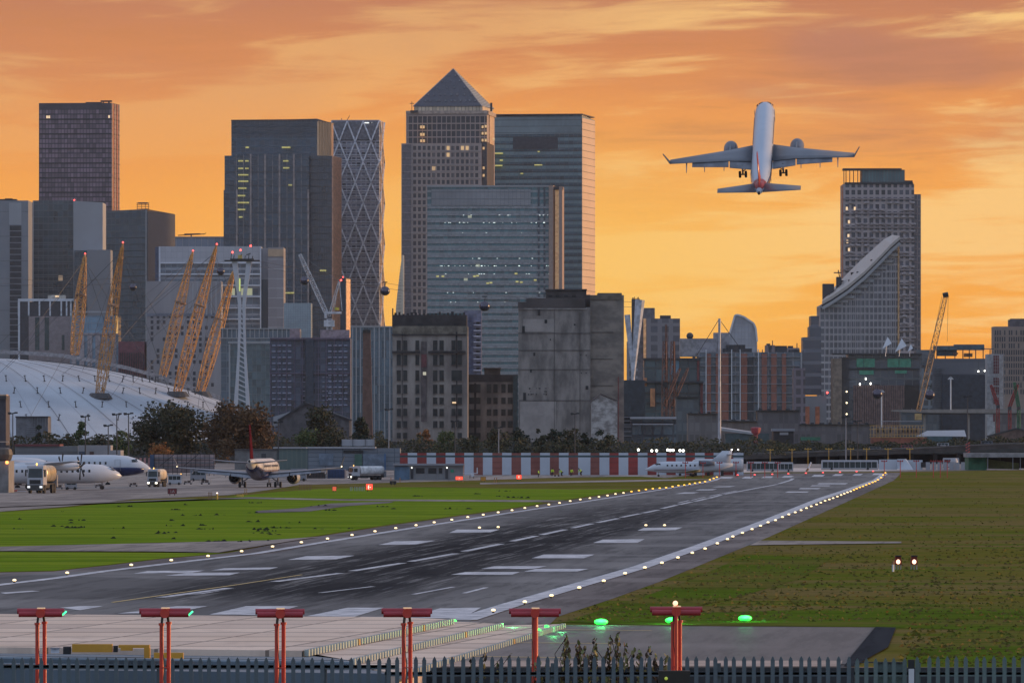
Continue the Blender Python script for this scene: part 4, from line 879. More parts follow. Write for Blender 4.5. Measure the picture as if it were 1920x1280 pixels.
b.part('stay_cable', m_dk, lambda mb: (mb.bar((0, 0, b.z(597)), (b.x(1308), 2, b.z(664)), .09), mb.bar((0, 0, b.z(599)), (b.x(1388), 2, b.z(652)), .09)))
b = Bld('residential_tower', 'dark round-shouldered tower in the haze with pale balcony rings', 3300, 1517)
for x0, x1, y in ((1497, 1540, 660), (1506, 1540, 632), (1518, 1540, 612), (1521, 1536, 592)):
    b.prism('wall', facade('ring_tower', 40, 5.0, (.045, .05, .065), (.13, .135, .16), .28, gv=.2), b.fp(x0, x1, x1, 22, off=(660-y)*.05), y, yb=(740 if y == 660 else y+30))
b.part('pale_edge', m_gpan2, lambda mb: b.bx(mb, 1501, 1504, 661, 800, -.8, 0))
b.prism('base', m_gpan, b.fp(1504, 1549, 1549, 20, off=-4), 742, label='pale grey block at its foot with orange panels')
b.part('orange_panel', mat('orange_panel', (.38, .13, .07), .7), lambda mb: (b.bx(mb, 1508, 1517, 762, 800, -4.5, -3.9), b.bx(mb, 1528, 1536, 762, 800, -4.5, -3.9)))
redlight(b, 1550, 736, -6)
# tall residential tower on the right
b = Bld('residential_tower', 'tall chequered residential tower with an open glazed crown, right of the sloping roof', 4000, 1652)
tow = facade('chequer', 3.0, 3.55, (.045, .046, .060), (.35, .30, .305), .34, (.35, .30, .305), .38, .0, gv=.8, rough=.35, seed=91, refl_blotch=.15)  # distance haze put into the colour: walls made paler
f = b.fp(1581, 1714, 1714, 35, off=0); b.prism('wall', tow, f, 345); W_ = b.walls(f)[0]
b.prism('right_wing', facade('wing_fine', 1.6, 3.5, (.05, .052, .065), (.14, .13, .145), .25, (.16, .14, .15), .25, gv=.4), b.fp(1714, 1727, 1730, 30, off=2), 364)
b.prism('crown_glazing', facade('crown_glass', 1.5, 12, (.055, .11, .12), (.08, .10, .11), .03, (.03, .05, .055), .25, gv=.25), b.fp(1616, 1697, 1697, 20, off=3), 318, z0=b.z(345)+.02)
b.part('crown_frame', m_dk, lambda mb: ([b.bx(mb, x_, x_+1.4, 318, 345, 2, 3) for x_ in (1582, 1586, 1593, 1600, 1608, 1614)], b.bx(mb, 1581, 1691, 315.5, 319, 1.6, 12), b.bx(mb, 1584, 1712, 342, 345.6, -.6, 2), b.bx(mb, 1692, 1712, 338, 342, 4, 14)))
b.part('storey_ledge', mat('pinkish_ledge', (.24, .205, .21), .6), lambda mb: W_.bands(mb, [b.z(y) for y in frange(373, 700, 26.6)], .8, .8))
random.seed(33)
def bal(mb):
    for y in frange(378, 640, 13.3):
        for x_ in frange(1590, 1708, 14.5):
            if random.random() < .75: xx = x_+random.uniform(-2, 3); b.bx(mb, xx, xx+9, y, y+3.2, -1.4, .1)
b.part('balcony', mat('balcony_mauve', (.34, .30, .315), .6), bal)
b.part('edge_strip', mat('brick_edge', (.42, .18, .12), .6), lambda mb: b.bx(mb, 1579.6, 1582, 350, 520, .5, 8))
for x0, y in [(1586, 391), (1601, 391), (1590, 416), (1589, 442), (1590, 468), (1587, 453)]:
    b.part('lit_window', lw, lambda mb: b.bx(mb, x0, x0+3.5, y-3, y+3, -.3, .3))
# sloping roof building
b = Bld('terraced_tower', 'stepped tower with a long white sloping elliptical roof, in front of the chequered tower', 3600, 1612)
gs = facade('slope_glass', 2.0, 3.15, (.065, .070, .086), (.33, .32, .34), .32, (.36, .34, .36), .18, .0, gv=.5, seed=95, rough=.35)  # paler wall tones here also stand in for haze
RF = [(1541, 571), (1562, 559), (1590, 540), (1620, 515), (1650, 485), (1670, 464), (1687, 449)]
RB = [(1542, 561), (1562, 541), (1588, 514), (1614, 488), (1640, 464), (1658, 448), (1673, 440)]
def lerp_on(L_, x_):
    for (xa, ya), (xb, yb) in zip(L_, L_[1:]):
        if x_ <= xb or xb == L_[-1][0]: return ya+(yb-ya)*(x_-xa)/(xb-xa)
YB = lambda x_: lerp_on(RF, x_)
YT = lambda x_: lerp_on(RB, x_)
mb = MB(); secs = [(1537, 573)]+RF[1:]
mbs = MB()
for (xa, ya), (xb, yb) in zip(secs, secs[1:]):
    mb.prism([(b.x(xa), 0), (b.x(xb), 0), (b.x(xb), 36), (b.x(xa), 36)], 0, 1, True, [b.z(ya), b.z(yb), b.z(yb), b.z(ya)])
    n4 = mb.uv[-5]; off = (xa-1537)*b.d/F; mb.uv[-5] = [(u_+off, v_) for u_, v_ in n4]
mb.build('wall', gs, b.T)
fr_ = [(b.x(x_), -3, b.z(y_)) for x_, y_ in RF]; bk_ = [(b.x(x_, 36), 36, b.z(y_)) for x_, y_ in RB]
up_ = lambda p_, k_: (p_[0], p_[1], p_[2]+k_)
mb = MB()
for k in range(len(fr_)-1):
    mb.hexa([fr_[k], fr_[k+1], bk_[k+1], bk_[k]], [up_(fr_[k], 1.5), up_(fr_[k+1], 1.5), up_(bk_[k+1], .8), up_(bk_[k], .8)])
mb.build('sloping_roof', mat('roof_cream', (.42, .38, .35), .5, var=.06), b.T)
b.part('underside_shade', m_black, lambda mb: [mb.bar((b.x(p_[0]), -3.2, b.z(p_[1]+3)), (b.x(q_[0]), -3.2, b.z(q_[1]+3)), .7) for p_, q_ in zip(RF, RF[1:])])  # black bars paint the thin shadow line under the roof edge
b.part('roof_rim', m_gpan2, lambda mb: [mb.bar((b.x(p_[0]), -3.4, b.z(p_[1]+7)), (b.x(q_[0]), -3.4, b.z(q_[1]+7)), .9) for p_, q_ in zip(RF, RF[1:])])
for k in range(11):
    xa = 1552+k*12
    b.part('stepped_parapet', m_gpan2, lambda mb: b.bx(mb, xa, 1683 if k > 8 else xa+26, YB(xa+12)+13, YB(xa+12)+18, -1.0, .2))
def vent(mb):
    for x_, f_ in ((1556, .35), (1562, .65), (1574, .35), (1581, .65), (1592, .3), (1599, .6), (1608, .35), (1634, .3)):
        z_ = b.z(YB(x_)*(1-f_)+YT(x_)*f_); dd = -3+39*f_; mb.box(b.x(x_), b.x(x_)+2.2, dd-2, dd+2, z_-1.5, z_+1.4)
b.part('roof_window', m_black, vent)
b.part('stair_tower', m_dk, lambda mb: (b.bx(mb, 1545, 1566, 531, 600, 12, 20), b.bx(mb, 1571, 1580, 518, 560, 12, 20), b.bx(mb, 1566, 1580, 509, 511, 14, 15), mb.bar((b.x(1577), 14, b.z(520)), (b.x(1574), 14, b.z(505)), .3)))
b.part('edge_glow', mat('ochre_glow', (.45, .28, .14), .6), lambda mb: b.bx(mb, 1683, 1686, 462, 665, -1, .3))  # sunset glow at the right edge put into an ochre strip
b.part('mullion', mat('pale_mull', (.46, .44, .46), .5), lambda mb: [b.bx(mb, x_, x_+.7, YB(x_)+18, 665, -.5, 0) for x_ in frange(1548, 1684, 7.5)])
# podium with green lit storey
b = Bld('office_block', 'dark slate podium block with glowing green windows and a copper slatted front', 3200, 1660)
f = b.fp(1590, 1728, 1728, 20); b.prism('wall', facade('slate_block', 3.2, 4, (.045, .055, .07), (.08, .09, .10), .2, (.09, .10, .11), .08, .0, gv=.4, seed=97), f, 664)
b.prism('left_wall', mat('ochre_wall', (.20, .16, .13), .8), b.fp(1561, 1578, 1578, 18, off=-2), 672); b.prism('left_wall', m_dk, b.fp(1578, 1592, 1592, 18, off=-1), 670)
b.part('roof_slab', m_dk, lambda mb: (b.bx(mb, 1560, 1728, 662, 665, -3, 3), b.bx(mb, 1592, 1728, 690, 692, -1, 0)))
gg = mat('green_lit_glass', (.05, .19, .14), .3, emit=.025, ec=(.1, .8, .5))
for a, c, ya, yb in ((1606, 1619, 672, 688), (1620, 1640, 672, 688), (1664, 1685, 672, 688), (1686, 1708, 672, 688), (1611, 1638, 694, 702), (1678, 1700, 694, 700)):
    b.part('lit_window', gg, lambda mb: b.bx(mb, a, c, ya, yb, -.5, .2))
b.part('slatted_front', mat('copper_slats', (.15, .10, .095), .7), lambda mb: [b.bx(mb, x_, x_+3, 722, 815, -1.2, .2) for x_ in frange(1600, 1694, 4.2)])
b.part('dark_end', m_black, lambda mb: b.bx(mb, 1696, 1727, 722, 815, -1, .2))
for x_, y in ((1623, 710), (1632, 719), (1612, 720)): b.part('lamp', mat('white_lamp', (1, 1, .9), .4, emit=5, ec=(1, .97, .85)), lambda mb: mb.ball((b.x(x_), -2, b.z(y)), .3, 8, 5, 1.6))
for y in (734, 755, 776, 796): b.part('lamp', mat('amber_lamp', (1, .8, .5), .4, emit=3, ec=(1, .80, .48)), lambda mb: mb.ball((b.x(1587), -2.4, b.z(y)), .34, 8, 5))
for k, (px, py, hh, ww) in enumerate(((1663, 631, 23, 9), (1689, 634, 26, 11), (1707, 645, 14, 5))):
    sb = Bld('roof_sail', ('left', 'largest, middle', 'smallest, right')[k] + ' of three white fabric sails on the podium roof', 3180, px, cat='sail', group='white sails on the podium roof')
    mb = MB(); mb.face([(sb.x(px-ww), 0, sb.z(py+hh)), (sb.x(px+ww), .5, sb.z(py+hh*.55)), (sb.x(px+ww*.2), 1.5, sb.z(py))]); mb.face([(sb.x(px-ww), .3, sb.z(py+hh)), (sb.x(px+ww*.2), 1.8, sb.z(py)), (sb.x(px+ww), .8, sb.z(py+hh*.55))]); mb.build('fabric', m_whitem, sb.T)
    sb.part('pole', m_whitem, lambda mb: mb.bar((sb.x(px-ww*.3), .4, sb.z(668)), (sb.x(px), 1.2, sb.z(py+hh*.3)), .12))
# far right
b = Bld('plant_building', 'navy clad hall with an open steel roof deck, right of the yellow crane', 3300, 1803)
f = b.fp(1743, 1862, 1862, 20); b.prism('wall', facade('navy_hall', 20, 6, (.055, .065, .085), (.085, .095, .115), .25, (.075, .085, .10), .02, gv=.08, rough=.5), f, 672)
b.part('dark_hall', mat('navy_box', (.022, .034, .052), .6), lambda mb: b.bx(mb, 1766, 1850, 702, 830, -1.2, 0))
b.part('louvre_strip', mat('louvre_blue', (.10, .13, .16), .5), lambda mb: [b.bx(mb, 1752, 1768, y, y+1, -.6, 0) for y in frange(690, 815, 3.2)])
b.prism('rear_wing', facade('rear_wing', 2, 3, (.07, .085, .10), (.13, .14, .16), .3, gv=.2, seed=3), b.fp(1722, 1757, 1757, 15, off=16), 655)
b.part('roof_deck', mat('deck_blue', (.05, .09, .12), .5), lambda mb: (b.bx(mb, 1752, 1846, 648, 656, 1, 10), b.bx(mb, 1790, 1846, 645.5, 648, 2, 9), b.bx(mb, 1758, 1795, 656, 667, 3, 9), b.bx(mb, 1840, 1864, 653, 654.5, 1, 3)))
b.parts('deck_post', m_dk, [(x_, x_+1.6, 655, 673, 1, 2) for x_ in (1756, 1772, 1790, 1805, 1817, 1829, 1843, 1856)])
b.part('deck_machine', mat('rust_machine', (.25, .12, .06), .7), lambda mb: (b.bx(mb, 1808, 1824, 662, 669, 2, 4), b.bx(mb, 1788, 1797, 661, 664, 2, 3)))
b.part('lamp', MC['white_lamp'], lambda mb: (mb.ball((b.x(1834), -1.5, b.z(696)), .35, 8, 5), mb.ball((b.x(1846), -1.5, b.z(695)), .35, 8, 5)))
b = Bld('stair_block', 'white block with maroon panels wrapped in scaffolding, left of the beige tower', 3250, 1866)
f = b.fp(1851, 1881, 1881, 14); b.prism('wall', mat('white_render', (.36, .37, .40), .7), f, 664)
b.part('maroon_panel', mat('maroon_panel', (.13, .035, .045), .6), lambda mb: [b.bx(mb, 1862, 1873, y, y+h, -.3, .2) for y, h in ((666, 34), (708, 14), (725, 14), (745, 12), (770, 20))])
b.part('scaffold', m_gpan2, lambda mb: ([b.bx(mb, x_, x_+.5, 662, 770, -1.2, -1) for x_ in frange(1850, 1884, 4)], [b.bx(mb, 1850, 1884, y, y+.5, -1.2, -1) for y in frange(664, 770, 6)]))
b = Bld('apartment_tower', 'beige tower with close rows of narrow windows at the right edge', 3500, 1900)
f = b.fp(1864, 1960, 1960, 20); b.prism('wall', mat('beige_wall', (.26, .205, .18), .8, var=.05), f, 612); W_ = b.walls(f)[0]
b.part('roof_house', mat('roof_house', (.10, .09, .10), .8), lambda mb: (b.bx(mb, 1893, 1960, 599, 612, 3, 12), b.bx(mb, 1896, 1930, 597, 599.5, 4, 10)))
sp = []; random.seed(5)
for r, y in enumerate(frange(628, 750, 12.3)):
    for x_ in frange(1866.5, 1925, 4.35):
        if random.random() < .88: sp.append((b.ux(W_, x_), b.z(y)))
windows(b, W_, sp, .52, 2.1, mat('slot_window', (.035, .04, .055), .3))
# low far infill so that no gap shows the horizon between buildings
for k, (x0, x1, y, d, c, lab) in enumerate([(1268, 1310, 745, 2350, (.085, .10, .115), 'small dark glazed block left of the orange brick flats'), (1290, 1352, 776, 2250, (.13, .12, .125), 'corrugated grey brown shed by the foot of the white mast'),
        (1352, 1420, 790, 2300, (.14, .11, .105), 'low brown brick shed behind the white business jet'), (1420, 1500, 770, 2500, (.10, .09, .10), 'low hazy brown block left of the brick foot of the ring tower'),
        (1500, 1640, 796, 2500, (.11, .10, .11), 'long low grey quayside shed below the podium'), (1690, 1760, 770, 2900, (.07, .085, .10), 'low dark blue shed behind the yellow crane'), (1870, 1990, 772, 3000, (.10, .09, .095), 'low brown block beneath the beige tower')]):
    b = Bld('shed', lab, d, (x0+x1)/2); f = b.fp(x0, x1, x1, 15)
    b.prism('wall', facade('infill%d' % k, 1.6, 3.4, tuple(x*.75 for x in c), c, .3, tuple(x*1.1 for x in c), .25, .012, lits=.5, gv=.5, rough=.6), f, y)
    b.part('roof', m_roof, lambda mb: b.bx(mb, x0-1, x1+1, y-1.5, y, -.8, 12))
    random.seed(k+50)
    b.part('roof_plant', m_dk, lambda mb: [b.bx(mb, q_, q_+random.uniform(3, 9), y-1.5-random.uniform(1, 4), y-1.5, 1, 5) for q_ in frange(x0+3, x1-8, 17)])
for k, (x0, x1, y, d, c, lab) in enumerate([(1276, 1300, 688, 2900, (.17, .14, .14), 'hazy taupe block, left of a narrow brown one, beneath the roof dome'), (1297, 1312, 672, 3050, (.20, .13, .10), 'narrow brown block left of the orange brick flats'),
        (1436, 1453, 647, 3250, (.15, .12, .13), 'slim mauve block rising above the dim brick flats'), (1476, 1499, 652, 3200, (.14, .12, .14), 'slim grey block between the dim brick flats and the ring tower'),
        (1228, 1262, 640, 3700, (.16, .15, .17), 'broad pale block behind the copper column'), (1418, 1434, 664, 3300, (.17, .14, .13), 'slim tan block between the two brick blocks'), (1488, 1510, 690, 2900, (.12, .10, .12), 'low dark block at the foot of the ring tower'),
        (1728, 1748, 690, 3150, (.10, .12, .14), 'slim blue grey block behind the yellow crane boom'), (1176, 1196, 640, 3400, (.15, .15, .17), 'slim grey block seen through the fork of the leaning pylon'), (1322, 1345, 640, 3500, (.20, .18, .18), 'pale block behind the top of the orange brick flats')]):
    b = Bld('apartment_block', lab, d, (x0+x1)/2, group='distant mid rise blocks'); f = b.fp(x0, x1, x1, 15)
    b.prism('wall', facade('midrise%d' % k, 2.6, 3.3, tuple(x*.35 for x in c), tuple(x*1.5 for x in c), .35, tuple(x*1.5 for x in c), .35, .02, lits=.4, gv=.6, rough=.6), f, y)
    random.seed(k+70); b.part('roof_plant', m_dk, lambda mb: (b.bx(mb, x0+2, (x0+x1)/2, y-random.uniform(3, 6), y, 2, 8), mb.bar((b.x(x1-4), 4, b.z(y)), (b.x(x1-4), 4, b.z(y-9)), .25)))
# ------------------------------------------------------------------ flyover bridge and road viaduct
b = Bld('bridge', 'pale concrete footbridge deck crossing on slim piers at the right', 2700, 1820, cat='bridge')
def deck(mb):
    pts = [(1672, 768.5, 2), (1700, 767.5, 5), (1760, 767.3, 6.5), (1860, 766.3, 8), (2000, 765, 9)]
    for (xa, ya, ha), (xb, yb, hb) in zip(pts, pts[1:]):
        mb.hexa([(b.x(xa), 0, b.z(ya+ha)), (b.x(xb), 0, b.z(yb+hb)), (b.x(xb), 6, b.z(yb+hb)), (b.x(xa), 6, b.z(ya+ha))], [(b.x(xa), 0, b.z(ya)), (b.x(xb), 0, b.z(yb)), (b.x(xb), 6, b.z(yb)), (b.x(xa), 6, b.z(ya))])
b.part('deck', mat('bridge_concrete', (.24, .22, .21), .8, var=.1), deck)
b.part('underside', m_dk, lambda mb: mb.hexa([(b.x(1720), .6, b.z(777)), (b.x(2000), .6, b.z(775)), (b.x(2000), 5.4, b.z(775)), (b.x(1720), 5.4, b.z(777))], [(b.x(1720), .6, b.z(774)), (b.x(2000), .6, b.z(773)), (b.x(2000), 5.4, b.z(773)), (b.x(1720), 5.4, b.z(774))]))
for x_ in (1732, 1815, 1905): b.part('pier', MC['bridge_concrete'], lambda mb: b.bx(mb, x_, x_+4, 772, 850, 2, 4))
for px, y0, d_, lab in ((1653, 733, 2690, 'white lamp mast with a spiky head in front of the copper slatted front'), (1782.5, 709, 2690, 'white lamp mast with a spiky head standing on the footbridge')):
    m_ = Bld('lamp_mast', lab, d_, px, cat='lamp mast', group='white spiky lamp masts')
    m_.part('pole', m_whitem, lambda mb: mb.bar((0, 0, m_.z(800) if px < 1700 else m_.z(768)), (0, 0, m_.z(y0)), .26, 6))
    m_.part('lamp_head', m_whitem, lambda mb: [mb.bar((0, 0, m_.z(y0-3)), (s_, 0, m_.z(y0+2)), .2) for s_ in (-.9, -.4, .4, .9)])
b = Bld('viaduct', 'dark curving road viaduct in front of the right hand docks', 1750, 1660, cat='viaduct')
def via(mb):
    pts = [(1390, 853), (1460, 851), (1540, 847), (1640, 845), (1720, 841), (1800, 836), (1880, 833), (2000, 831)]
    for (xa, ya), (xb, yb) in zip(pts, pts[1:]):
        mb.hexa([(b.x(xa), 0, b.z(ya+8)), (b.x(xb), 0, b.z(yb+8)), (b.x(xb), 9, b.z(yb+8)), (b.x(xa), 9, b.z(ya+8))], [(b.x(xa), 0, b.z(ya)), (b.x(xb), 0, b.z(yb)), (b.x(xb), 9, b.z(yb)), (b.x(xa), 9, b.z(ya))])
b.part('deck', mat('viaduct_concrete', (.060, .052, .048), .9, var=.25, sc=.3), via)
b.part('parapet_rail', mat('rail_grey', (.11, .10, .10), .7), lambda mb: [mb.bar((b.x(a[0]), -.1, b.z(a[1])), (b.x(c[0]), -.1, b.z(c[1])), .16) for a, c in zip([(1390, 851), (1540, 845), (1720, 839), (1880, 831)], [(1540, 845), (1720, 839), (1880, 831), (2000, 829)])])
for x_ in frange(1400, 1920, 44): b.part('pier', m_black, lambda mb: b.bx(mb, x_, x_+6, 849, 885, 2, 7))
b.part('underside_shade', mat('via_shade', (.018, .018, .020), .9), lambda mb: b.bx(mb, 1390, 2000, 851, 900, 9.5, 11))  # near-black sheet painted in for the shade beneath the deck
# ------------------------------------------------------------------ lattice work: cranes, dome masts, pylon
def truss(mb, p, q, w0, wm, w1, n, r, k=4, mid=.5):
    p, q = Vector(p), Vector(q); d = (q-p); rot = d.to_track_quat('Z', 'Y'); prev = None
    for i in range(n+1):
        t_ = i/n
        wv = w0+(wm-w0)*math.sin(min(1, t_/mid)*math.pi/2) if t_ < mid else w1+(wm-w1)*math.cos((t_-mid)/(1-mid)*math.pi/2)
        c = p+d*t_; ring = [c+rot @ Vector((wv/2*math.cos(2*math.pi*(j+.5)/k), wv/2*math.sin(2*math.pi*(j+.5)/k), 0)) for j in range(k)]
        if prev:
            for j in range(k):
                mb.bar(prev[j], ring[j], r, 3)
                if i % 2: mb.bar(prev[j], ring[(j+1) % k], r*.6, 3)
                else: mb.bar(prev[(j+1) % k], ring[j], r*.6, 3)
        for j in range(k): mb.bar(ring[j], ring[(j+1) % k], r*.7, 3)
        prev = ring
m_yel = mat('mast_yellow', (.50, .235, .05), .5, var=.15, sc=.3)
DC = (X(-50, 4300), 4300.0); DR = 188.0; DH = 46.5
def dome_z(x, y): return DH*(1-((x-DC[0])**2+(y-DC[1])**2)/DR**2)
dt = thing('arena_dome', 'vast white shallow fabric dome of the arena at the left edge', 'dome', (DC[0], DC[1], 0))
mb = MB(); mb.smooth = True; NR, NA = 26, 144
rings = []
for i in range(NR+1):
    rr = DR*(1-i/NR)+.01
    rings.append([(rr*math.cos(2*math.pi*j/NA), rr*math.sin(2*math.pi*j/NA), DH*(1-(rr/DR)**2)+.45*abs(math.sin(math.pi*j/2))*rr/DR) for j in range(NA)])
mb.loft(rings, cap=False)
m, t, p = newmat('dome_fabric'); tc = t.n('ShaderNodeTexCoord'); sp_ = t.n('ShaderNodeSeparateXYZ'); t.l(tc.outputs['Object'], sp_.inputs[0])
ang = t.m('ARCTAN2', sp_.outputs[1], sp_.outputs[0]); seam = t.m('LESS_THAN', t.m('FRACT', t.m('MULTIPLY', ang, 72/6.28318)), .05)
col = t.mix(t.m('MULTIPLY', seam, .45), t.mix(t.sm(t.noise(tc.outputs['Object'], .03, 5), .35, .65), (.40, .44, .49), (.31, .34, .385)), (.17, .18, .21))
t.l(col, p.inputs['Base Color']); p.inputs['Roughness'].default_value = .6
mb.build('fabric_roof', m, dt)
mb = MB(); prev = None
for j in range(73):      # raised grey ring beam seen along the crest
    a = 2*math.pi*j/72; rr = 128; c = Vector((rr*math.cos(a), 40+rr*math.sin(a), DH*(1-(150/DR)**2)+19))
    if prev is not None: mb.hexa([prev+Vector((0, 0, -1.6)), c+Vector((0, 0, -1.6)), c+Vector((0, 3, -1.6)), prev+Vector((0, 3, -1.6))], [prev+Vector((0, 0, 1.2)), c+Vector((0, 0, 1.2)), c+Vector((0, 3, 1.2)), prev+Vector((0, 3, 1.2))])
    prev = c
# crest walkway band
mb = MB(); cr = [(-60, 655), (0, 659), (60, 662), (120, 667), (180, 677), (240, 690), (300, 706), (360, 727), (400, 741), (425, 752)]
for (xa, ya), (xb, yb) in zip(cr, cr[1:]):
    dd = 4345.; L2 = lambda px, py, k: (X(px, dd)-DC[0], k, Z(py, dd))
    mb.hexa([L2(xa, ya+3.5, 45), L2(xb, yb+3.5, 45), L2(xb, yb+3.5, 50), L2(xa, ya+3.5, 50)], [L2(xa, ya-3.5, 45), L2(xb, yb-3.5, 45), L2(xb, yb-3.5, 50), L2(xa, ya-3.5, 50)])
mb.build('crest_band', mat('band_grey', (.26, .25, .26), .7), dt)
post = MB(); post.bar((0, 0, -1), (0, 0, 3.4), .33, 4); post.bar((-.7, 0, 3.1), (.7, 0, 3.1), .22); post.bar((-.6, 0, .2), (.6, 0, .2), .25)
pme = post.mesh('strut', m_black)
n_ = 0
for rr, cnt in ((100, 60), (122, 60), (143, 60), (160, 60)):
    for j in range(cnt):
        a = 2*math.pi*(j+.3)/cnt; x_, y_ = rr*math.cos(a), rr*math.sin(a)
        px = 960+(DC[0]+x_)*F/(4300+y_)
        if y_ > -2 or px < -5 or px > 430 or n_ >= 99: continue
        put(pme, 'strut', dt, (x_, y_, DH*(1-(rr/DR)**2)), (0, random.uniform(-.25, .25), 0)); n_ += 1
cab = MB()
for a in [i*2*math.pi/36 for i in range(36)]:
    pts = []
    for rr in range(40, 186, 18): pts.append((rr*math.cos(a), rr*math.sin(a), DH*(1-(rr/DR)**2)+.7))
    if math.sin(a) < .2: cab.tube(pts, .11, 3)
tag(cab.build('radial_cables', m_dk, dt), kind='stuff')
MA = [('leftmost yellow lattice mast, its foot hidden behind the dome crest', (140, 664), (159, 482), 105), ('tall yellow lattice mast standing on the front of the dome, left', (187, 738), (229, 464), -103),
      ('yellow lattice mast leaning right, third from the left, foot behind the crest', (305, 706), (360, 478), 70), ('tallest of the three right hand yellow lattice masts, in the middle', (332, 735), (404, 467), -57), ('rightmost yellow lattice mast crossing behind the white pylon', (375, 735), (438, 510), -8)]
for lab, (bx_, by_), (tx_, ty_), dy in MA:
    d0 = 4300+dy; p0 = Vector(P(bx_, by_, d0)); p1 = Vector(P(tx_, ty_, d0+dy*.12))
    T_ = thing('lattice_mast', lab, 'mast', tuple(p0), group='yellow dome masts')
    mb = MB(); truss(mb, (0, 0, 0), p1-p0, 4.4, 6.8, 1.6, 18, .25, 6, .35); mb.build('lattice', m_yel, T_)
    mb = MB(); v = p1-p0; mb.bar(v*.96, v*1.03, .9, 8, .5); mb.ball(tuple(v*.93), 1.5, 8, 5); mb.build('mast_head', mat('mast_head', (.35, .17, .05), .5), T_)
    mb = MB(); mb.bar(v*.60, v*.612, 3.3, 8); mb.build('collar', mat('collar', (.2, .11, .06), .5), T_)
    mb = MB(); mb.ball(tuple(v*1.035), .45, 8, 5); mb.build('warning_lamp', m_redlamp, T_)
    if dy < 0:
        mb = MB(); mb.bar((0, 0, -2.5), (0, 0, .4), 7, 12, 5); mb.build('foot_plate', m_dk, T_)
    mb = MB()
    for k in range(8):
        a = k*math.pi/4+.2; rr = 62; e = (p0.x+rr*math.cos(a), p0.y+rr*math.sin(a)); zz = dome_z(*e)
        if zz > 4: mb.bar(v*.97, (e[0]-p0.x, e[1]-p0.y, zz-p0.z), .10, 3)
    mb.build('stay_cable', m_dk, T_)
# white cable car pylon
b = Bld('cable_car_pylon', 'tall white twisted cable car pylon with a dark head platform', 3300, 455, cat='pylon')
mwp = mat('pylon_paint', (.47, .48, .54), .4, var=.05)
def leg(sx):
    def fn(mb):
        prof = [(490, 13.5*sx, 5.2), (520, 10*sx, 4.4), (548, 6*sx, 3.8), (570, 4.2*sx, 3.2), (610, 4.4*sx, 2.4), (660, 6.0*sx, 2.3), (710, 8.5*sx, 3.0), (752, 11*sx, 3.6), (830, 14*sx, 4)]
        rg = []
        for y, off, w_ in prof:
            c = b.x(453.5+off); ww = w_*b.d/F; zz = b.z(y)
            rg.append([(c-ww/1, -ww*.6, zz), (c+ww/1, -ww*.6, zz), (c+ww/1, ww*.6, zz), (c-ww/1, ww*.6, zz)])
        mb.loft(rg[::-1])
    return fn
b.part('leg', mwp, leg(-1)); b.part('leg', mwp, leg(1))
b.part('cross_lattice', mwp, lambda mb: [mb.bar((b.x(449-(y-560)*.03), 0, b.z(y)), (b.x(459+(y-560)*.03), 0, b.z(y+9)), .35) for y in frange(575, 750, 9)])
b.part('head_platform', m_black, lambda mb: (b.bx(mb, 421, 487, 487.5, 490, -2, 3), b.bx(mb, 432, 476, 485, 488, -2, 2), [mb.bar((b.x(x_), 0, b.z(486)), (b.x(x_+1), 0, b.z(y)), .22) for x_, y in ((433, 474), (438, 478), (446, 480), (452, 476), (459, 479), (466, 476), (473, 480))], mb.bar((b.x(462), 0, b.z(478)), (b.x(470), 0, b.z(475)), .3)))
b.part('maintenance_crane', mat('crane_yel', (.45, .33, .08), .5), lambda mb: b.bx(mb, 446, 454, 478, 486, -1, 1))
redlight(b, 436, 473, 0); redlight(b, 451, 469, 0); redlight(b, 470, 461, 0); b.part('lit_stair', mat('lime_lamp', (.7, .8, .2), .4, emit=.5, ec=(.75, .85, .25)), lambda mb: b.bx(mb, 448.5, 451, 522, 546, -1.6, -1.2))
pyl = b
gm_ = mat('cabin_navy', (.02, .025, .06), .3); gp = thing('gondola', '', 'gondola')
mb = MB(); mb.smooth = True; mb.ball((0, 0, -2.1), 1.25, 14, 8, .95); mb.build('cabin', gm_, gp)
mb = MB(); mb.box(-.85, .85, -1.3, -1.0, -2.1, -1.2); mb.build('window', mat('cabin_glass', (.16, .15, .22), .2), gp)
mb = MB(); mb.bar((0, 0, -1), (.15, 0, .1), .12); mb.bar((-.6, 0, .15), (.6, 0, .15), .16); mb.bar((-.5, 0, -1.1), (.5, 0, -1.1), .1); mb.build('hanger', m_black, gp)
GO = [(722, 530, 2750, 'dark cabin hanging in the bright gap beside the diamond lattice tower'), (908.5, 557, 2500, 'dark cabin hanging before the wide banded glass tower'), (414, 496, 3350, 'dark cabin just left of the white pylon head'),
      (571, 512, 3000, 'dark cabin hanging in front of the dark stepped tower'), (249.5, 527, 3700, 'dark cabin crossing the slate office tower between the left masts'), (1781-38, 724, 2600, 'dark cabin low on the right by the yellow crane'), (1645, 722, 2600, 'dark cabin in front of the podium block')]
pr_ = None
for i, (px, py, d_, lab) in enumerate(GO):
    o = gp if i == 0 else copy_tree(gp)
    o.location = P(px, py, d_); o['label'] = lab; o['group'] = 'cable car gondolas'; s_ = 1.35; o.scale = (s_, s_, s_)
def cable(name, lab, pts, r=.07):
    mb = MB(); o0 = Vector(pts[0]); mb.tube([Vector(p_)-o0 for p_ in pts], r, 4); o = mb.build(name, m_dk); o.location = o0; return tag(o, lab, 'cable', 'cable car ropes')
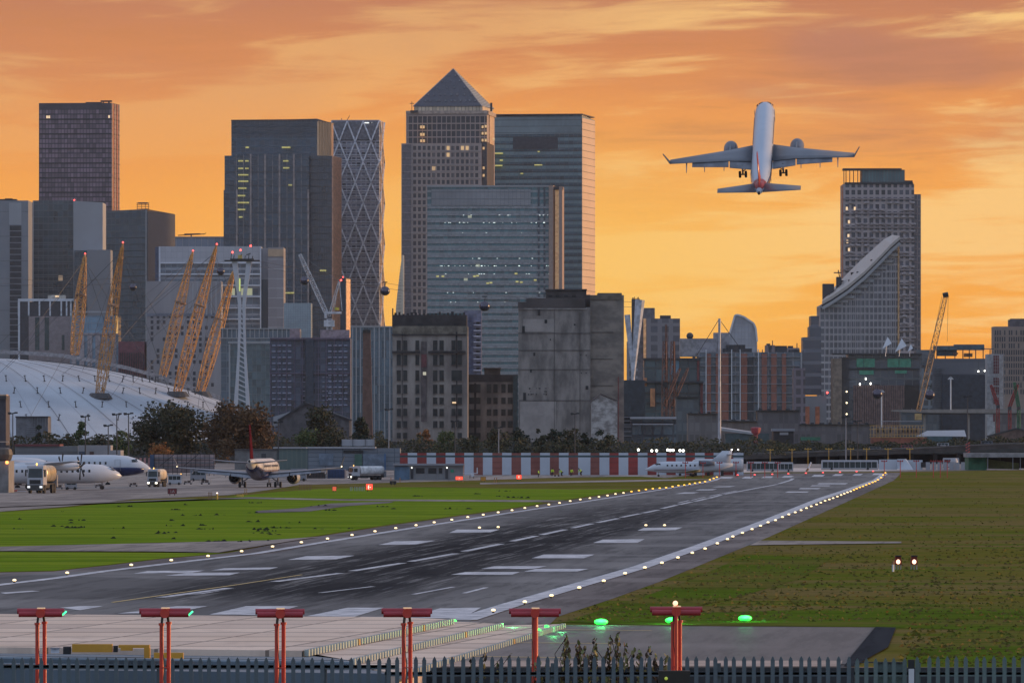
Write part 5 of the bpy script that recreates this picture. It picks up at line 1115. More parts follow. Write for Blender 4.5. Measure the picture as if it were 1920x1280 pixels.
for k_, lab in ((0, 'upper rope of the cable car line running down from the pylon head'), (3.2, 'lower rope of the cable car line running down from the pylon head')):
    pts = []
    for t_ in [i/24 for i in range(25)]:
        px = 470+t_*(1190-470); d_ = 3300-(3300-2300)*t_; py = 487+k_*3+(566-487)*t_+18*math.sin(math.pi*t_); pts.append(P(px, py, d_))
    cable('cable', lab, pts)
    pts = []
    for t_ in [i/16 for i in range(17)]:
        px = 438-t_*500; py = 487+k_*3+30*t_+22*math.sin(math.pi*t_); pts.append(P(px, py, 3300+700*t_))
    cable('cable', lab.replace('running down', 'running left'), pts)
# cranes
b = Bld('luffing_crane', 'white luffing tower crane on the roof of the wrapped block', 3550, 617, cat='crane')
mcw = mat('crane_white', (.50, .50, .53), .5)
b.part('mast', mcw, lambda mb: (truss(mb, (b.x(617), 4, b.z(634)), (b.x(617), 4, b.z(598)), 3.2, 3.2, 3.2, 4, .3), b.bx(mb, 607, 627, 600, 612, 2, 7)))
b.part('jib', mcw, lambda mb: truss(mb, (b.x(613), 4, b.z(590)), (b.x(562), 4, b.z(477)), 2.4, 2.6, 1.6, 16, .24))
b.part('apex_frame', mcw, lambda mb: (truss(mb, (b.x(617), 4, b.z(592)), (b.x(636), 4, b.z(527)), 1.4, 1.4, .8, 8, .18), mb.bar((b.x(636), 4, b.z(527)), (b.x(641), 4, b.z(582)), .25), mb.bar((b.x(635), 4, b.z(527)), (b.x(625), 4, b.z(588)), .2), b.bx(mb, 612, 640, 584, 588, 3, 6)))
b.part('jib_rope', m_gpan, lambda mb: mb.bar((b.x(636), 4, b.z(527)), (b.x(563), 4, b.z(478)), .08))
b.part('counterweight', mat('cw_yellow', (.6, .5, .05), .5), lambda mb: b.bx(mb, 627, 635, 576, 581, 3, 6)); b.part('cab', mcw, lambda mb: b.bx(mb, 608, 613, 583, 596, 2, 4)); redlight(b, 639, 525, 4)
b = Bld('crawler_crane', 'tall ochre lattice boom crane leaning right at the right hand docks', 2500, 1730, cat='crane')
b.part('boom', mat('boom_ochre', (.34, .21, .11), .6), lambda mb: truss(mb, (b.x(1722), 0, b.z(770)), (b.x(1773), 0, b.z(556)), 1.8, 2.3, 1.6, 20, .13))
b.part('boom_head', m_black, lambda mb: (mb.bar((b.x(1768), 0, b.z(554)), (b.x(1778), 0, b.z(552)), .8, 6), mb.bar((b.x(1772), 0, b.z(556)), (b.x(1774), 0, b.z(551)), .6, 6)))
b.part('hoist_rope', m_dk, lambda mb: (mb.bar((b.x(1778), 0, b.z(553)), (b.x(1776), 0, b.z(640)), .06), mb.bar((b.x(1766), 0, b.z(556)), (b.x(1748), 0, b.z(640)), .06)))
b.part('machine_house', mat('ochre_house', (.40, .27, .12), .6), lambda mb: b.bx(mb, 1716, 1728, 775, 787, -1, 3))
for (xa, ya, xb, yb, c, lab) in [(1893, 763, 1908, 721, (.25, .04, .04), 'dark red crane jib leaning right before the beige tower'), (1910, 763, 1902, 717, (.02, .13, .06), 'dark green crane jib before the beige tower'), (1871, 760, 1858, 722, (.25, .04, .04), 'dark red crane jib leaning left before the white scaffolded block'), (1160, 700, 1167, 790, (.13, .10, .10), 'thin dark derrick by the right end of the silo')]:
    b = Bld('dock_crane', lab, 2600, (xa+xb)/2, cat='crane', group='small dock cranes')
    b.part('jib', mat('jib%d' % xa, c, .6), lambda mb: truss(mb, (b.x(xa), 0, b.z(ya)), (b.x(xb), 0, b.z(yb)), 1.2, 1.2, .8, 8, .2))
    b.part('mast', MC['jib%d' % xa], lambda mb: truss(mb, (b.x(xa), 0, 0), (b.x(xa), 0, b.z(ya)), 1.2, 1.2, 1.2, 8, .18)); b.part('cab', m_dk, lambda mb: b.bx(mb, xa-3, xa+3, ya-1, ya+5, -1, 1))
for px, d_, lab in ((1247, 2400, 'rusty riverside derrick, left of the copper column'), (1262, 2420, 'rusty riverside derrick, right of the copper column')):
    b = Bld('dock_crane', lab, d_, px, cat='crane', group='small dock cranes')
    b.part('mast', mat('rust_lattice', (.17, .085, .065), .8), lambda mb: (truss(mb, (b.x(px-2), 0, 0), (b.x(px-1), 0, b.z(640)), 2.2, 2.0, 1.2, 16, .16), truss(mb, (b.x(px+4), 1, 0), (b.x(px+2), 1, b.z(608 if px < 1250 else 640)), 1.0, 1.0, .6, 18, .12)))
    b.part('jib', MC['rust_lattice'], lambda mb: truss(mb, (b.x(px-2), 0, b.z(760)), (b.x(px+28), 0, b.z(690)), 1.0, 1.2, .6, 10, .12)); b.part('cab', m_black, lambda mb: b.bx(mb, px-5, px+4, 716, 726, -1, 1))

# ================================================================== TREES
def leafmat(name, a, c, e):
    if name in MC: return MC[name]
    m, t, p = newmat(name); tc = t.n('ShaderNodeTexCoord')
    n = t.noise(tc.outputs['Object'], .35, 3); n2 = t.noise(tc.outputs['Object'], 2.2, 3)
    col = t.mix(t.sm(n, .4, .6), a, c); col = t.mix(t.m('MULTIPLY', t.sm(n2, .5, .65), .7), col, e)
    t.l(col, p.inputs['Base Color']); p.inputs['Roughness'].default_value = .8; p.inputs['Specular IOR Level'].default_value = .15; MC[name] = m; return m
LF = {'dark': leafmat('leaf_dark', (0.034, 0.041, 0.027), (0.054, 0.058, 0.031), (0.076, 0.058, 0.034)), 'brown': leafmat('leaf_brown', (0.119, 0.068, 0.034), (0.060, 0.044, 0.027), (0.170, 0.093, 0.041)),
      'green': leafmat('leaf_green', (0.051, 0.076, 0.034), (0.076, 0.102, 0.037), (0.102, 0.111, 0.051)), 'conifer': leafmat('leaf_conifer', (0.020, 0.032, 0.024), (0.031, 0.043, 0.029), (0.043, 0.051, 0.034)), 'orange': leafmat('leaf_orange', (0.221, 0.093, 0.031), (0.136, 0.071, 0.031), (0.272, 0.145, 0.051)),
      'grey': leafmat('leaf_grey', (0.119, 0.111, 0.093), (0.085, 0.085, 0.068), (0.153, 0.136, 0.102))}
m_bark = mat('bark', (.035, .028, .022), .9)
def tree(label, px0, px1, ytop, ybase, d, kind, seed, shape='round', n=2600, cat='tree', group=None, leaf=.42):
    random.seed(seed); pc = (px0+px1)/2; zb = Z(ybase, d); Wd = (px1-px0)*d/F; Ht = (ybase-ytop)*d/F
    if zb > 0: zb = min(zb, gz(d)) 
    Ht = Z(ytop, d)-zb
    T_ = thing('tree', label, cat, (X(pc, d), d, zb), group=group)
    mb = MB(); th = Ht*.45; mb.bar((0, 0, 0), (0, 0, th), Wd*.028+.12, 8, Wd*.016+.05)
    lobes = []
    if shape == 'cone':
        for k in range(26):
            f = random.random()**1.1; r = Wd/2*(1-f)*.8+.2; a = random.random()*6.28
            lobes.append((r*math.cos(a)*random.uniform(.3, 1), r*math.sin(a)*.8, Ht*(.12+.88*f), .3+Wd*.13*(1-f*.6)))
        mb.bar((0, 0, th), (0, 0, Ht*.97), Wd*.016+.05, 6, .04)
    else:
        for k in range(34):
            a = random.random()*6.28; e = random.uniform(-1, 1); rr = random.uniform(.35, .98)
            lobes.append((Wd/2*.8*rr*math.cos(a)*math.sqrt(max(.05, 1-e*e*.8)), Wd/2*.7*rr*math.sin(a), Ht*(.52+.42*e*rr), Wd*random.uniform(.11, .19)))
        for l in lobes[:9]: mb.bar((0, 0, th*random.uniform(.6, 1)), l[:3], Wd*.012+.05, 5, .04)
    mb.build('trunk', m_bark, T_)
    lv = MB()
    for i in range(n):
        l = random.choice(lobes); v = Vector((random.gauss(0, 1), random.gauss(0, 1), random.gauss(0, 1))).normalized()*l[3]*random.random()**.35*random.choice((1, 1, 1, 1.15, 1.45))
        c = Vector(l[:3])+Vector((v.x, v.y, v.z*.85)); s_ = leaf*random.uniform(.5, 1.25); q_ = Vector((random.gauss(0, 1), random.gauss(0, 1), random.gauss(0, 1))).to_track_quat('Z', 'Y')
        if c.z < 0: c.z = random.uniform(0, .6)
        lv.face([c+q_ @ Vector(p_)*s_ for p_ in ((-.5, -.3, 0), (.5, -.35, .1), (.45, .4, 0), (-.4, .35, -.1))])
    lv.build('crown', LF[kind], T_); return T_
tree('large dark rounded tree with a ragged top, left of the brown tree', 238, 390, 752, 858, 1750, 'dark', 1, n=9000, leaf=.55)
tree('large russet brown autumn tree behind the parked jet', 372, 520, 747, 858, 1740, 'brown', 2, n=9000, leaf=.55)
tree('small orange bush at the foot of the dark rounded tree', 268, 330, 832, 858, 1600, 'orange', 3, n=900, cat='bush')
tree('dark olive tree before the low gabled warehouse', 555, 640, 750, 846, 1750, 'dark', 4, n=3600, leaf=.5)
tree('small green and yellow tree below the warehouse gable', 545, 600, 795, 850, 1700, 'green', 5, n=1300)
tree('black conifer standing left of the brick chimney foot', 650, 702, 770, 850, 1720, 'conifer', 6, 'cone', n=2600, leaf=.5)
tree('thin green conifer before the dome, left of the lamp mast', 132, 172, 783, 850, 1750, 'green', 7, 'cone', n=1300)
tree('dark tree between the two left lamp masts', 168, 210, 812, 850, 1700, 'dark', 8, n=1200)
tree('green tree under the double lamp masts', 205, 248, 806, 850, 1720, 'green', 9, n=1300)
tree('dark hedge like tree left of the thin green conifer', 100, 150, 815, 850, 1740, 'dark', 10, n=1300)
tree('small dark conifer before the grey louvred tower', 60, 84, 800, 846, 1740, 'conifer', 11, 'cone', n=700)
tree('orange brown bush beside the hangar door', 515, 560, 836, 862, 1560, 'orange', 12, n=900, cat='bush')
tree('amber leaved tree before the derelict mill', 778, 812, 790, 848, 1780, 'orange', 13, n=1300)
tree('grey twiggy bush at the foot of the derelict mill', 770, 808, 815, 850, 1700, 'grey', 14, n=900, cat='bush')
tree('dull green tree before the right part of the mill', 812, 862, 800, 850, 1760, 'green', 15, n=1700)
tree('brown green tree before the mill annexe', 902, 962, 796, 850, 1760, 'dark', 16, n=2000)
for i, (a, c_, yt, k, lab) in enumerate([(955, 1000, 797, 'conifer', 'dark bush at the left foot of the silo'), (998, 1030, 802, 'dark', 'low dark bush, second from the left below the silo'), (1022, 1062, 794, 'conifer', 'dark bush below the middle of the silo, by the lamp post'), (1050, 1092, 796, 'dark', 'tall dark bush right of the silo lamp post'),
                                      (1085, 1120, 806, 'conifer', 'dark bush left of the whitewashed shed'), (1112, 1158, 798, 'conifer', 'dark bush in front of the whitewashed shed'), (700, 740, 816, 'dark', 'dark bush right of the chimney foot'), (600, 655, 800, 'dark', 'dark bush left of the black conifer'), (860, 905, 812, 'dark', 'dark bush before the gap between mill and annexe')]):
    tree(lab, a, c_, yt, 852, 1700, k, 20+i, n=1500, cat='bush', leaf=.4)
# a dark belt of scrub fence behind the striped barrier
hb = MB(); random.seed(77)
for i in range(5200):
    px = random.uniform(700, 1480); y = random.uniform(824+5*math.sin(px*.07)+3*math.sin(px*.19), 852); d = 1690+random.uniform(-8, 8); c = Vector(P(px, y, d)); s_ = .45*random.uniform(.5, 1.3)
    q_ = Vector((random.gauss(0, 1), random.gauss(0, 1), random.gauss(0, 1))).to_track_quat('Z', 'Y'); hb.face([c+q_ @ Vector(p_)*s_ for p_ in ((-.5, -.3, 0), (.5, -.35, .1), (.45, .4, 0), (-.4, .35, -.1))])
for i in range(6500):
    px = random.uniform(-20, 720); y = random.uniform(815, 850)+4*math.sin(px*.05)+3*math.sin(px*.13); d = 1785+random.uniform(-6, 6); c = Vector(P(px, y, d)); s_ = .5*random.uniform(.5, 1.3)
    q_ = Vector((random.gauss(0, 1), random.gauss(0, 1), random.gauss(0, 1))).to_track_quat('Z', 'Y'); hb.face([c+q_ @ Vector(p_)*s_ for p_ in ((-.5, -.3, 0), (.5, -.35, .1), (.45, .4, 0), (-.4, .35, -.1))])
for i in range(4200):
    px = random.uniform(1440, 1960); y = random.uniform(829+4*math.sin(px*.09), 846)-max(0, px-1650)*.04; d = 1790+random.uniform(-8, 8); c = Vector(P(px, y, d)); s_ = .45*random.uniform(.5, 1.3)
    q_ = Vector((random.gauss(0, 1), random.gauss(0, 1), random.gauss(0, 1))).to_track_quat('Z', 'Y'); hb.face([c+q_ @ Vector(p_)*s_ for p_ in ((-.5, -.3, 0), (.5, -.35, .1), (.45, .4, 0), (-.4, .35, -.1))])
tag(hb.build('scrub', LF['dark']), 'dark belt of scrub behind the airfield boundary', 'scrub', kind='stuff')
# dark earth bank closing the ground off behind the airfield
q = MB(); q.hexa([(-260, 1795, 0), (60, 1795, 0), (60, 1815, 0), (-260, 1815, 0)], [(-260, 1802, 6.6), (60, 1802, 5.2), (60, 1808, 5.2), (-260, 1808, 6.6)]); q.hexa([(60, 1795, 0), (260, 1795, 0), (260, 1815, 0), (60, 1815, 0)], [(60, 1802, 5.2), (260, 1802, 4.6), (260, 1808, 4.6), (60, 1808, 5.2)]); tag(q.build('earth_bank', mat('bank_soil', (.03, .028, .024), .95)), kind='structure')

# ================================================================== AIRPORT BUILDINGS
def block(name, label, cat, d, x0, x1, yt, yb, m, dep=12, group=None, z=None):
    b = Bld(name, label, d, (x0+x1)/2, cat=cat, group=group); b.f = b.fp(x0, x1, x1, dep); b.prism('wall', m, b.f, yt, z0=max(-.5, min(b.z(yb), .8)) if z is None else z); b.W = b.walls(b.f)[0]; return b
b = block('hangar', 'long low grey airport shed behind the parked airliners', 'building', 1500, 28, 146, 836, 865, mat('shed_grey', (.15, .155, .16), .7, var=.05))
b.part('roof', mat('red_roof_edge', (.12, .03, .035), .7), lambda mb: b.bx(mb, 28, 112, 832.5, 836.3, -.4, 12)); b.part('panel_line', m_gpan, lambda mb: b.bx(mb, 28, 146, 846, 846.6, -.12, .1)); b.part('dark_door', m_dk, lambda mb: (b.bx(mb, 147, 161, 845, 862, -.3, .3),))
b = block('hangar', 'pale office cabin with a stepped roof right of the long grey shed', 'building', 1490, 146, 226, 844, 864, mat('cabin_white', (.24, .235, .245), .7, var=.05))
b.part('upper_storey', MC['cabin_white'], lambda mb: b.bx(mb, 146, 207, 834.5, 844.5, .6, 9)); b.part('door', mat('brown_door', (.07, .04, .035), .7), lambda mb: b.bx(mb, 168, 176, 846, 862, -.2, .2)); b.part('window', m_black, lambda mb: [b.bx(mb, x_, x_+5, 852, 854, -.15, .2) for x_ in (184, 208, 219)]); b.part('blue_door', mat('navy_door', (.03, .045, .07), .6), lambda mb: b.bx(mb, 148, 161, 846, 862, -.18, .2))
b = block('louvre_tower', 'short grey louvred tower standing in front of the dome', 'building', 1800, 30, 90, 782, 840, mat('mid_louvre', (.13, .135, .15), .6)); b.part('louvre', m_gpan, lambda mb: ([b.bx(mb, 50, 66, y, y+1.6, -.3, .1) for y in frange(800, 835, 3.4)], [b.bx(mb, x_, x_+.6, 782, 800, -.3, .1) for x_ in frange(60, 90, 5)])); b.part('roof_rail', m_dk, lambda mb: b.bx(mb, 29, 91, 780, 782.5, -.4, 8))
b = block('control_building', 'dark edged block cut off by the left edge above the terminal', 'building', 1500, -40, 11, 741, 835, mat('dusky_wall', (.055, .05, .06), .7)); b.part('roof_edge', mat('tan_edge', (.5, .36, .26), .6), lambda mb: b.bx(mb, -40, 12, 739, 741.6, -.6, 6)); b.part('roof', m_dk, lambda mb: b.bx(mb, -40, 12, 741.6, 748, -.5, 6))
b = block('jet_bridge', 'rounded olive drum on a grey pillar at the left edge of the apron', 'building', 1050, -20, 16, 864, 926, mat('pillar_grey', (.19, .185, .185), .7))
b.part('drum', mat('olive_drum', (.075, .06, .05), .5), lambda mb: mb.loft([[(b.x(2)+rr*math.cos(a), 1.5+rr*math.sin(a)*.7, b.z(y)) for a in [k*math.pi/8 for k in range(16)]] for y, rr in ((865, .9), (862, 1.25), (852, 1.45), (842, 1.3), (838.5, .8))])); b.part('orange_lamp', mat('orange_lamp', (1, .3, .08), .4, emit=4, ec=(1, .25, .06)), lambda mb: mb.ball((b.x(13.5), -.5, b.z(866.5)), .22, 8, 5))
b.part('roof_rod', mat('rod_tan', (.6, .45, .35), .5), lambda mb: b.bx(mb, -10, 16, 827.2, 828.6, .2, .5))
for px, yt, dd, lab in ((24, 775, 1480, 'lamp mast at the far left before the louvred tower'), (160, 781, 1470, 'lamp mast right of the thin green conifer'), (219, 777, 1465, 'left one of two tall double lamp masts by the dark tree'), (241, 776, 1460, 'right one of two tall double lamp masts by the dark tree'), (203, 798, 1480, 'short lamp mast left of the double masts'), (522, 792, 1480, 'lamp mast right of the brown tree'), (935, 802, 1640, 'pale lamp post before the mill annexe'), (853, 790, 1640, 'black lamp post before the mill'), (1078, 776, 1640, 'black lamp post before the silo'), (729, 768, 1640, 'grey lamp post between the chimney and the mill'),
                       (1586, 782, 1620, 'thin black lamp post before the low grey quayside shed'), (1814, 744, 1620, 'black mast wrapped with red and white coils at its foot'), (1608, 790, 1640, 'thin dark lamp post left of the ochre barge')):
    b = Bld('lamp_post', lab, dd, px, cat='lamp post', group='lamp posts round the airfield')
    mm = m_gpan if 'pale' in lab or 'grey' in lab else m_dk
    b.part('pole', mm, lambda mb: mb.bar((0, 0, 0), (0, 0, b.z(yt)), .16, 6, .10)); b.part('lamp_head', m_black, lambda mb: (mb.bar((-.8, 0, b.z(yt)-.1), (.8, 0, b.z(yt)+.15), .16), mb.box(-.9, -.3, -.2, .2, b.z(yt)-.1, b.z(yt)+.25), mb.box(.3, .9, -.2, .2, b.z(yt), b.z(yt)+.3)))
    if px == 1814: b.part('coil', mat('coil_red', (.4, .07, .06), .6), lambda mb: [mb.bar((-.35, 0, z_), (.5, 0, z_+.5), .16) for z_ in frange(.4, 5.5, .6)])
# warehouse with gable
b = Bld('warehouse', 'gabled warehouse with a dark roof and a pale end, behind the trees', 1830, 585)
zb_, zr = b.z(786), b.z(756); mb = MB(); x0, x1, xm = b.x(524), b.x(655), b.x(574)
mb.face([(x0, 0, 0), (x1, 0, 0), (x1, 0, zb_), (xm+1, 0, zr), (xm-1, 0, zr), (x0, 0, zb_)]); mb.face([(x1, 0, 0), (x1, 16, 0), (x1, 16, zb_), (x1, 0, zb_)]); mb.build('wall', mat('warehouse_wall', (.085, .08, .085), .8), b.T)
mb = MB(); mb.hexa([(x0-.4, -.5, zb_-.3), (xm, -.5, zr-.2), (xm, 16, zr-.2), (x0-.4, 16, zb_-.3)], [(x0-.4, -.5, zb_), (xm, -.5, zr+.2), (xm, 16, zr+.2), (x0-.4, 16, zb_)]); mb.hexa([(xm, -.5, zr-.2), (x1+.4, -.5, zb_-.3), (x1+.4, 16, zb_-.3), (xm, 16, zr-.2)], [(xm, -.5, zr+.2), (x1+.4, -.5, zb_), (x1+.4, 16, zb_), (xm, 16, zr+.2)]); mb.build('roof', m_roof, b.T)
b.part('pale_lean_to', m_gpan2, lambda mb: mb.hexa([(b.x(512), 2, b.z(800)), (b.x(536), 2, b.z(790)), (b.x(536), 9, b.z(790)), (b.x(512), 9, b.z(800))], [(b.x(512), 2, b.z(781)), (b.x(545), 2, b.z(771)), (b.x(545), 9, b.z(771)), (b.x(512), 9, b.z(781))]))
b = block('hangar', 'small grey cabin with a lit doorway behind the tail of the parked jet', 'building', 1500, 440, 520, 843, 872, mat('cabin_grey', (.14, .14, .14), .7)); b.part('door', m_dk, lambda mb: b.bx(mb, 490, 499, 850, 862, -.2, .2)); b.part('roof', m_roof, lambda mb: b.bx(mb, 439, 521, 841.6, 843.3, -.4, 9))
b = block('hangar', 'green corrugated lean-to right of the grey cabin', 'building', 1500, 519, 578, 840, 872, facade('green_corr', .9, 9, (.06, .10, .095), (.05, .08, .08), .02, (.11, .15, .14), .3, gv=.1, rough=.6)); b.part('roof_edge', m_gpan2, lambda mb: b.bx(mb, 512, 575, 838, 840.4, -.4, 9))
b = block('hangar', 'long blue grey hangar with sliding doors behind the fuel tanker', 'building', 1480, 577, 750, 840, 872, facade('hangar_blue', 3.2, .8, (.115, .14, .17), (.08, .10, .125), .14, (.07, .09, .11), .04, gv=.06, rough=.6))
b.part('roof', m_gpan2, lambda mb: (b.bx(mb, 576, 704, 837.5, 840.3, -.6, 10), b.bx(mb, 640, 702, 823.5, 836, 1, 6))); b.part('green_door', mat('green_door', (.05, .11, .085), .6), lambda mb: b.bx(mb, 665, 679, 851, 872, -.25, .2)); b.part('door', mat('hangar_door', (.13, .17, .22), .6), lambda mb: (b.bx(mb, 598, 625, 850, 872, -.2, .2), b.bx(mb, 681, 722, 851, 885, -.25, .2)))
b.part('blue_post', mat('blue_post', (.03, .10, .22), .5), lambda mb: b.bx(mb, 721, 723.5, 850, 890, -1.2, -.6)); b.part('window', m_black, lambda mb: b.bx(mb, 644, 681, 844, 849, -.25, .2)); b.part('roof_post', m_black, lambda mb: [b.bx(mb, x_, x_+.7, 822, 838, .6, .9) for x_ in (640, 661, 685, 702)])
b = block('container', 'dark brown shipping container between the jet and the blue container', 'container', 1330, 562, 610, 885, 903, mat('brown_container', (.04, .03, .03), .7)); b.part('corrugation', m_black, lambda mb: b.W.fins(mb, frange(.3, b.W.L, .5), .12, .3, b.z(886), .06)); b.part('marker_strip', mat('chequer_white', (.4, .4, .4), .6), lambda mb: [b.bx(mb, 610.5, 612.5, y, y+1.4, -.2, 0) for y in frange(884, 902, 2.6)])
b = block('container', 'navy blue shipping container left of the white fuel tanker', 'container', 1330, 614, 646, 880, 902, mat('navy_container', (.012, .035, .095), .6)); b.part('corrugation', mat('navy_rib', (.01, .025, .07), .6), lambda mb: b.W.fins(mb, frange(.3, b.W.L, .5), .12, .3, b.z(881), .06))
# office cabin beside the striped barrier
b = block('site_office', 'long flat roofed blue grey site office with small windows before the striped barrier', 'building', 1310, 739, 869, 872, 900, mat('office_grey', (.20, .205, .21), .6, var=.05), 6)
b.part('roof', m_gpan, lambda mb: b.bx(mb, 737, 871, 869, 872.3, -.7, 6.5)); b.part('blue_panel', mat('office_blue', (.07, .13, .20), .5), lambda mb: (b.bx(mb, 740, 768, 874, 899, -.1, .2),))
for xa, xb in ((780, 796), (803, 818), (823, 829)): b.part('window', m_black, lambda mb: b.bx(mb, xa, xb, 877, 887, -.12, .2))
for xa, xb in ((770, 775), (835, 840)): b.part('door', m_dk, lambda mb: b.bx(mb, xa, xb, 876, 897, -.11, .2))
b.part('green_notice', mat('green_notice', (.02, .25, .15), .5), lambda mb: b.bx(mb, 845, 851, 880, 885, -.15, 0)); b.part('panel_post', m_gpan, lambda mb: [b.bx(mb, x_, x_+1, 872, 899, -.16, 0) for x_ in (777, 799, 820, 831, 841, 864)]); b.part('lamp', MC['white_lamp'], lambda mb: [mb.ball((b.x(x_), -.3, b.z(876.5)), .09, 6, 4) for x_ in (772, 838)])
# red and white striped barrier
d = 1372; bw = Bld('striped_barrier', 'long red and white striped blast barrier with a dark green band', d, 1070, cat='barrier')
mred = mat('barrier_red', (.25, .035, .03), .6, var=.2, sc=.2); mredb = mat('barrier_brown', (.22, .075, .06), .7, var=.15, sc=.2); mwh = mat('barrier_white', (.42, .46, .52), .55, var=.06, sc=.2)
eds = [750, 764.5, 782, 800, 817.5, 835.5, 853, 870.5, 888, 905.5, 923, 941.5, 959, 977, 995, 1012.5, 1031, 1048, 1066, 1084, 1107, 1124, 1142.5, 1160, 1178, 1196, 1214, 1231, 1249.5, 1267, 1285, 1303, 1321, 1338, 1356, 1375, 1394]
for i, (a, c_) in enumerate(zip(eds, eds[1:])):
    mm = [mredb if 870 < a < 1110 else mred, mwh][i % 2]
    bw.part('red_panel' if i % 2 == 0 else 'white_panel', mm, lambda mb: (bw.bx(mb, a, c_, 848.5 if i % 2 else 849, 853.2, -.1, .3), bw.bx(mb, a, c_, 857, 897, -.1, .3)))
bw.part('green_band', mat('band_green', (.035, .075, .085), .5), lambda mb: bw.bx(mb, 750, 1394, 853.2, 857, -.04, .26))
bw.part('post', m_dk, lambda mb: [bw.bx(mb, x_-.4, x_+.4, 849, 900, .3, .6) for x_ in eds])
bw.part('horizontal_rib', mat('rib_red', (.14, .04, .035), .6), lambda mb: [bw.bx(mb, a, c_, y, y+.5, -.16, 0) for a, c_ in list(zip(eds, eds[1:]))[::2] for y in (866, 876, 886)])
b = Bld('guard_rail', 'low dark rail along the foot of the striped barrier', 1364, 970, cat='rail'); b.part('rail', m_black, lambda mb: (b.bx(mb, 870, 1112, 893, 894.2, 0, .1), b.bx(mb, 870, 1066, 896.5, 897.6, 0, .1))); b.part('post', m_black, lambda mb: [b.bx(mb, x_, x_+.8, 892, 899, 0, .1) for x_ in frange(872, 1112, 18)])
random.seed(1)
for i, px in enumerate((1197, 1222, 1231, 1252, 1257, 1262, 1275, 1281, 1372, 1384)):
    b = Bld('floodlight', 'small bright lamp above the striped barrier, %s from the left' % nth(i+1), 1500, px, cat='lamp', group='bright lamps above the striped barrier')
    b.part('post', m_dk, lambda mb: mb.bar((0, 0, 0), (0, 0, b.z(846)), .05)); b.part('lens', MC['white_lamp'], lambda mb: mb.ball((0, 0, b.z(844+random.uniform(-1.5, 1))), .24 if px < 1300 else .14, 8, 5))
# right end buildings
b = block('green_shed', 'green walled shed under a wide pale flat roof at the right', 'building', 1480, 1816, 1850, 857, 880, mat('shed_green', (.035, .13, .07), .7)); b.part('roof', mat('pale_roof_slab', (.22, .215, .22), .7), lambda mb: b.bx(mb, 1812, 1990, 849, 857, -3, 10)); b.part('rear_wall', mat('rear_brown', (.035, .018, .015), .8), lambda mb: b.bx(mb, 1880, 1990, 857, 878, 6, 8)); b.part('olive_panel', mat('olive_panel', (.12, .13, .04), .7), lambda mb: mb.hexa([(b.x(1850), 2, b.z(878)), (b.x(1912), 2, b.z(880)), (b.x(1912), 2.5, b.z(880)), (b.x(1850), 2.5, b.z(878))], [(b.x(1850), 2, b.z(860)), (b.x(1912), 2, b.z(868)), (b.x(1912), 2.5, b.z(868)), (b.x(1850), 2.5, b.z(860))])); b.part('post', m_gpan, lambda mb: [b.bx(mb, x_, x_+1.2, 857, 880, -2.6, -2.2) for x_ in (1850, 1897, 1911)])
b = block('dock_shed', 'teal dock shed with a pale wedge shaped roof', 'building', 2200, 1738, 1786, 818, 845, mat('teal_shed', (.045, .085, .10), .7)); b.part('roof', m_gpan2, lambda mb: mb.hexa([(b.x(1718), 0, b.z(818)), (b.x(1812), 0, b.z(818)), (b.x(1812), 9, b.z(807)), (b.x(1760), 9, b.z(808))], [(b.x(1718), 0, b.z(817)), (b.x(1780), 0, b.z(817)), (b.x(1812), 9, b.z(806)), (b.x(1742), 9, b.z(807))]))
b = Bld('dock_shed', 'brown gabled dock shed at the right edge above the viaduct', 2200, 1900); mb = MB(); mb.face([(b.x(1852), 0, 0), (b.x(1990), 0, 0), (b.x(1990), 0, b.z(822)), (b.x(1906), 0, b.z(803)), (b.x(1852), 0, b.z(818))]); mb.build('wall', mat('gable_brown', (.12, .08, .07), .8), b.T); b.part('roof', m_roof, lambda mb: (mb.bar((b.x(1850), 0, b.z(818)), (b.x(1906), 0, b.z(803)), .3), mb.bar((b.x(1906), 0, b.z(803)), (b.x(1990), 0, b.z(822)), .3)))
b = Bld('barge', 'ochre scaffolded river barge moored above the viaduct', 2000, 1680, cat='barge')
b.part('hull', mat('hull_rust', (.20, .075, .05), .8, var=.3, sc=.4), lambda mb: b.bx(mb, 1634, 1738, 820, 838, 0, 6)); b.part('deckhouse', mat('deckhouse', (.22, .19, .17), .7), lambda mb: (b.bx(mb, 1688, 1726, 801, 814, 1, 5), b.bx(mb, 1640, 1684, 800, 818, 2, 5)))
b.part('scaffold', mat('ochre_scaffold', (.45, .28, .10), .6), lambda mb: ([b.bx(mb, x_, x_+.8, 797, 820, -.2, 0) for x_ in frange(1632, 1730, 5.6)], [b.bx(mb, 1630, 1732, y, y+1.1, -.2, 0) for y in (797, 804, 814, 819)])); b.part('upper_rail', m_gpan2, lambda mb: b.bx(mb, 1650, 1728, 789, 790, 0, .2))
b.part('window', m_black, lambda mb: [b.bx(mb, x_, x_+4, 802, 810, .7, 1.2) for x_ in (1644, 1654, 1668, 1692, 1700, 1708, 1716)])
b = Bld('water_tank', 'red domed tank on a lattice leg above the end of the barrier', 2050, 1417, cat='tank'); b.part('bowl', mat('tank_red', (.26, .04, .05), .5), lambda mb: mb.loft([[(rr*math.cos(a), rr*math.sin(a), b.z(y)) for a in [k*math.pi/6 for k in range(12)]] for y, rr in ((815, .5), (811, 1.1), (802, 1.35), (800.5, .9))])); b.part('leg', MC['tank_red'], lambda mb: truss(mb, (0, 0, 0), (0, 0, b.z(813)), 1.5, 1.3, 1.1, 7, .12))
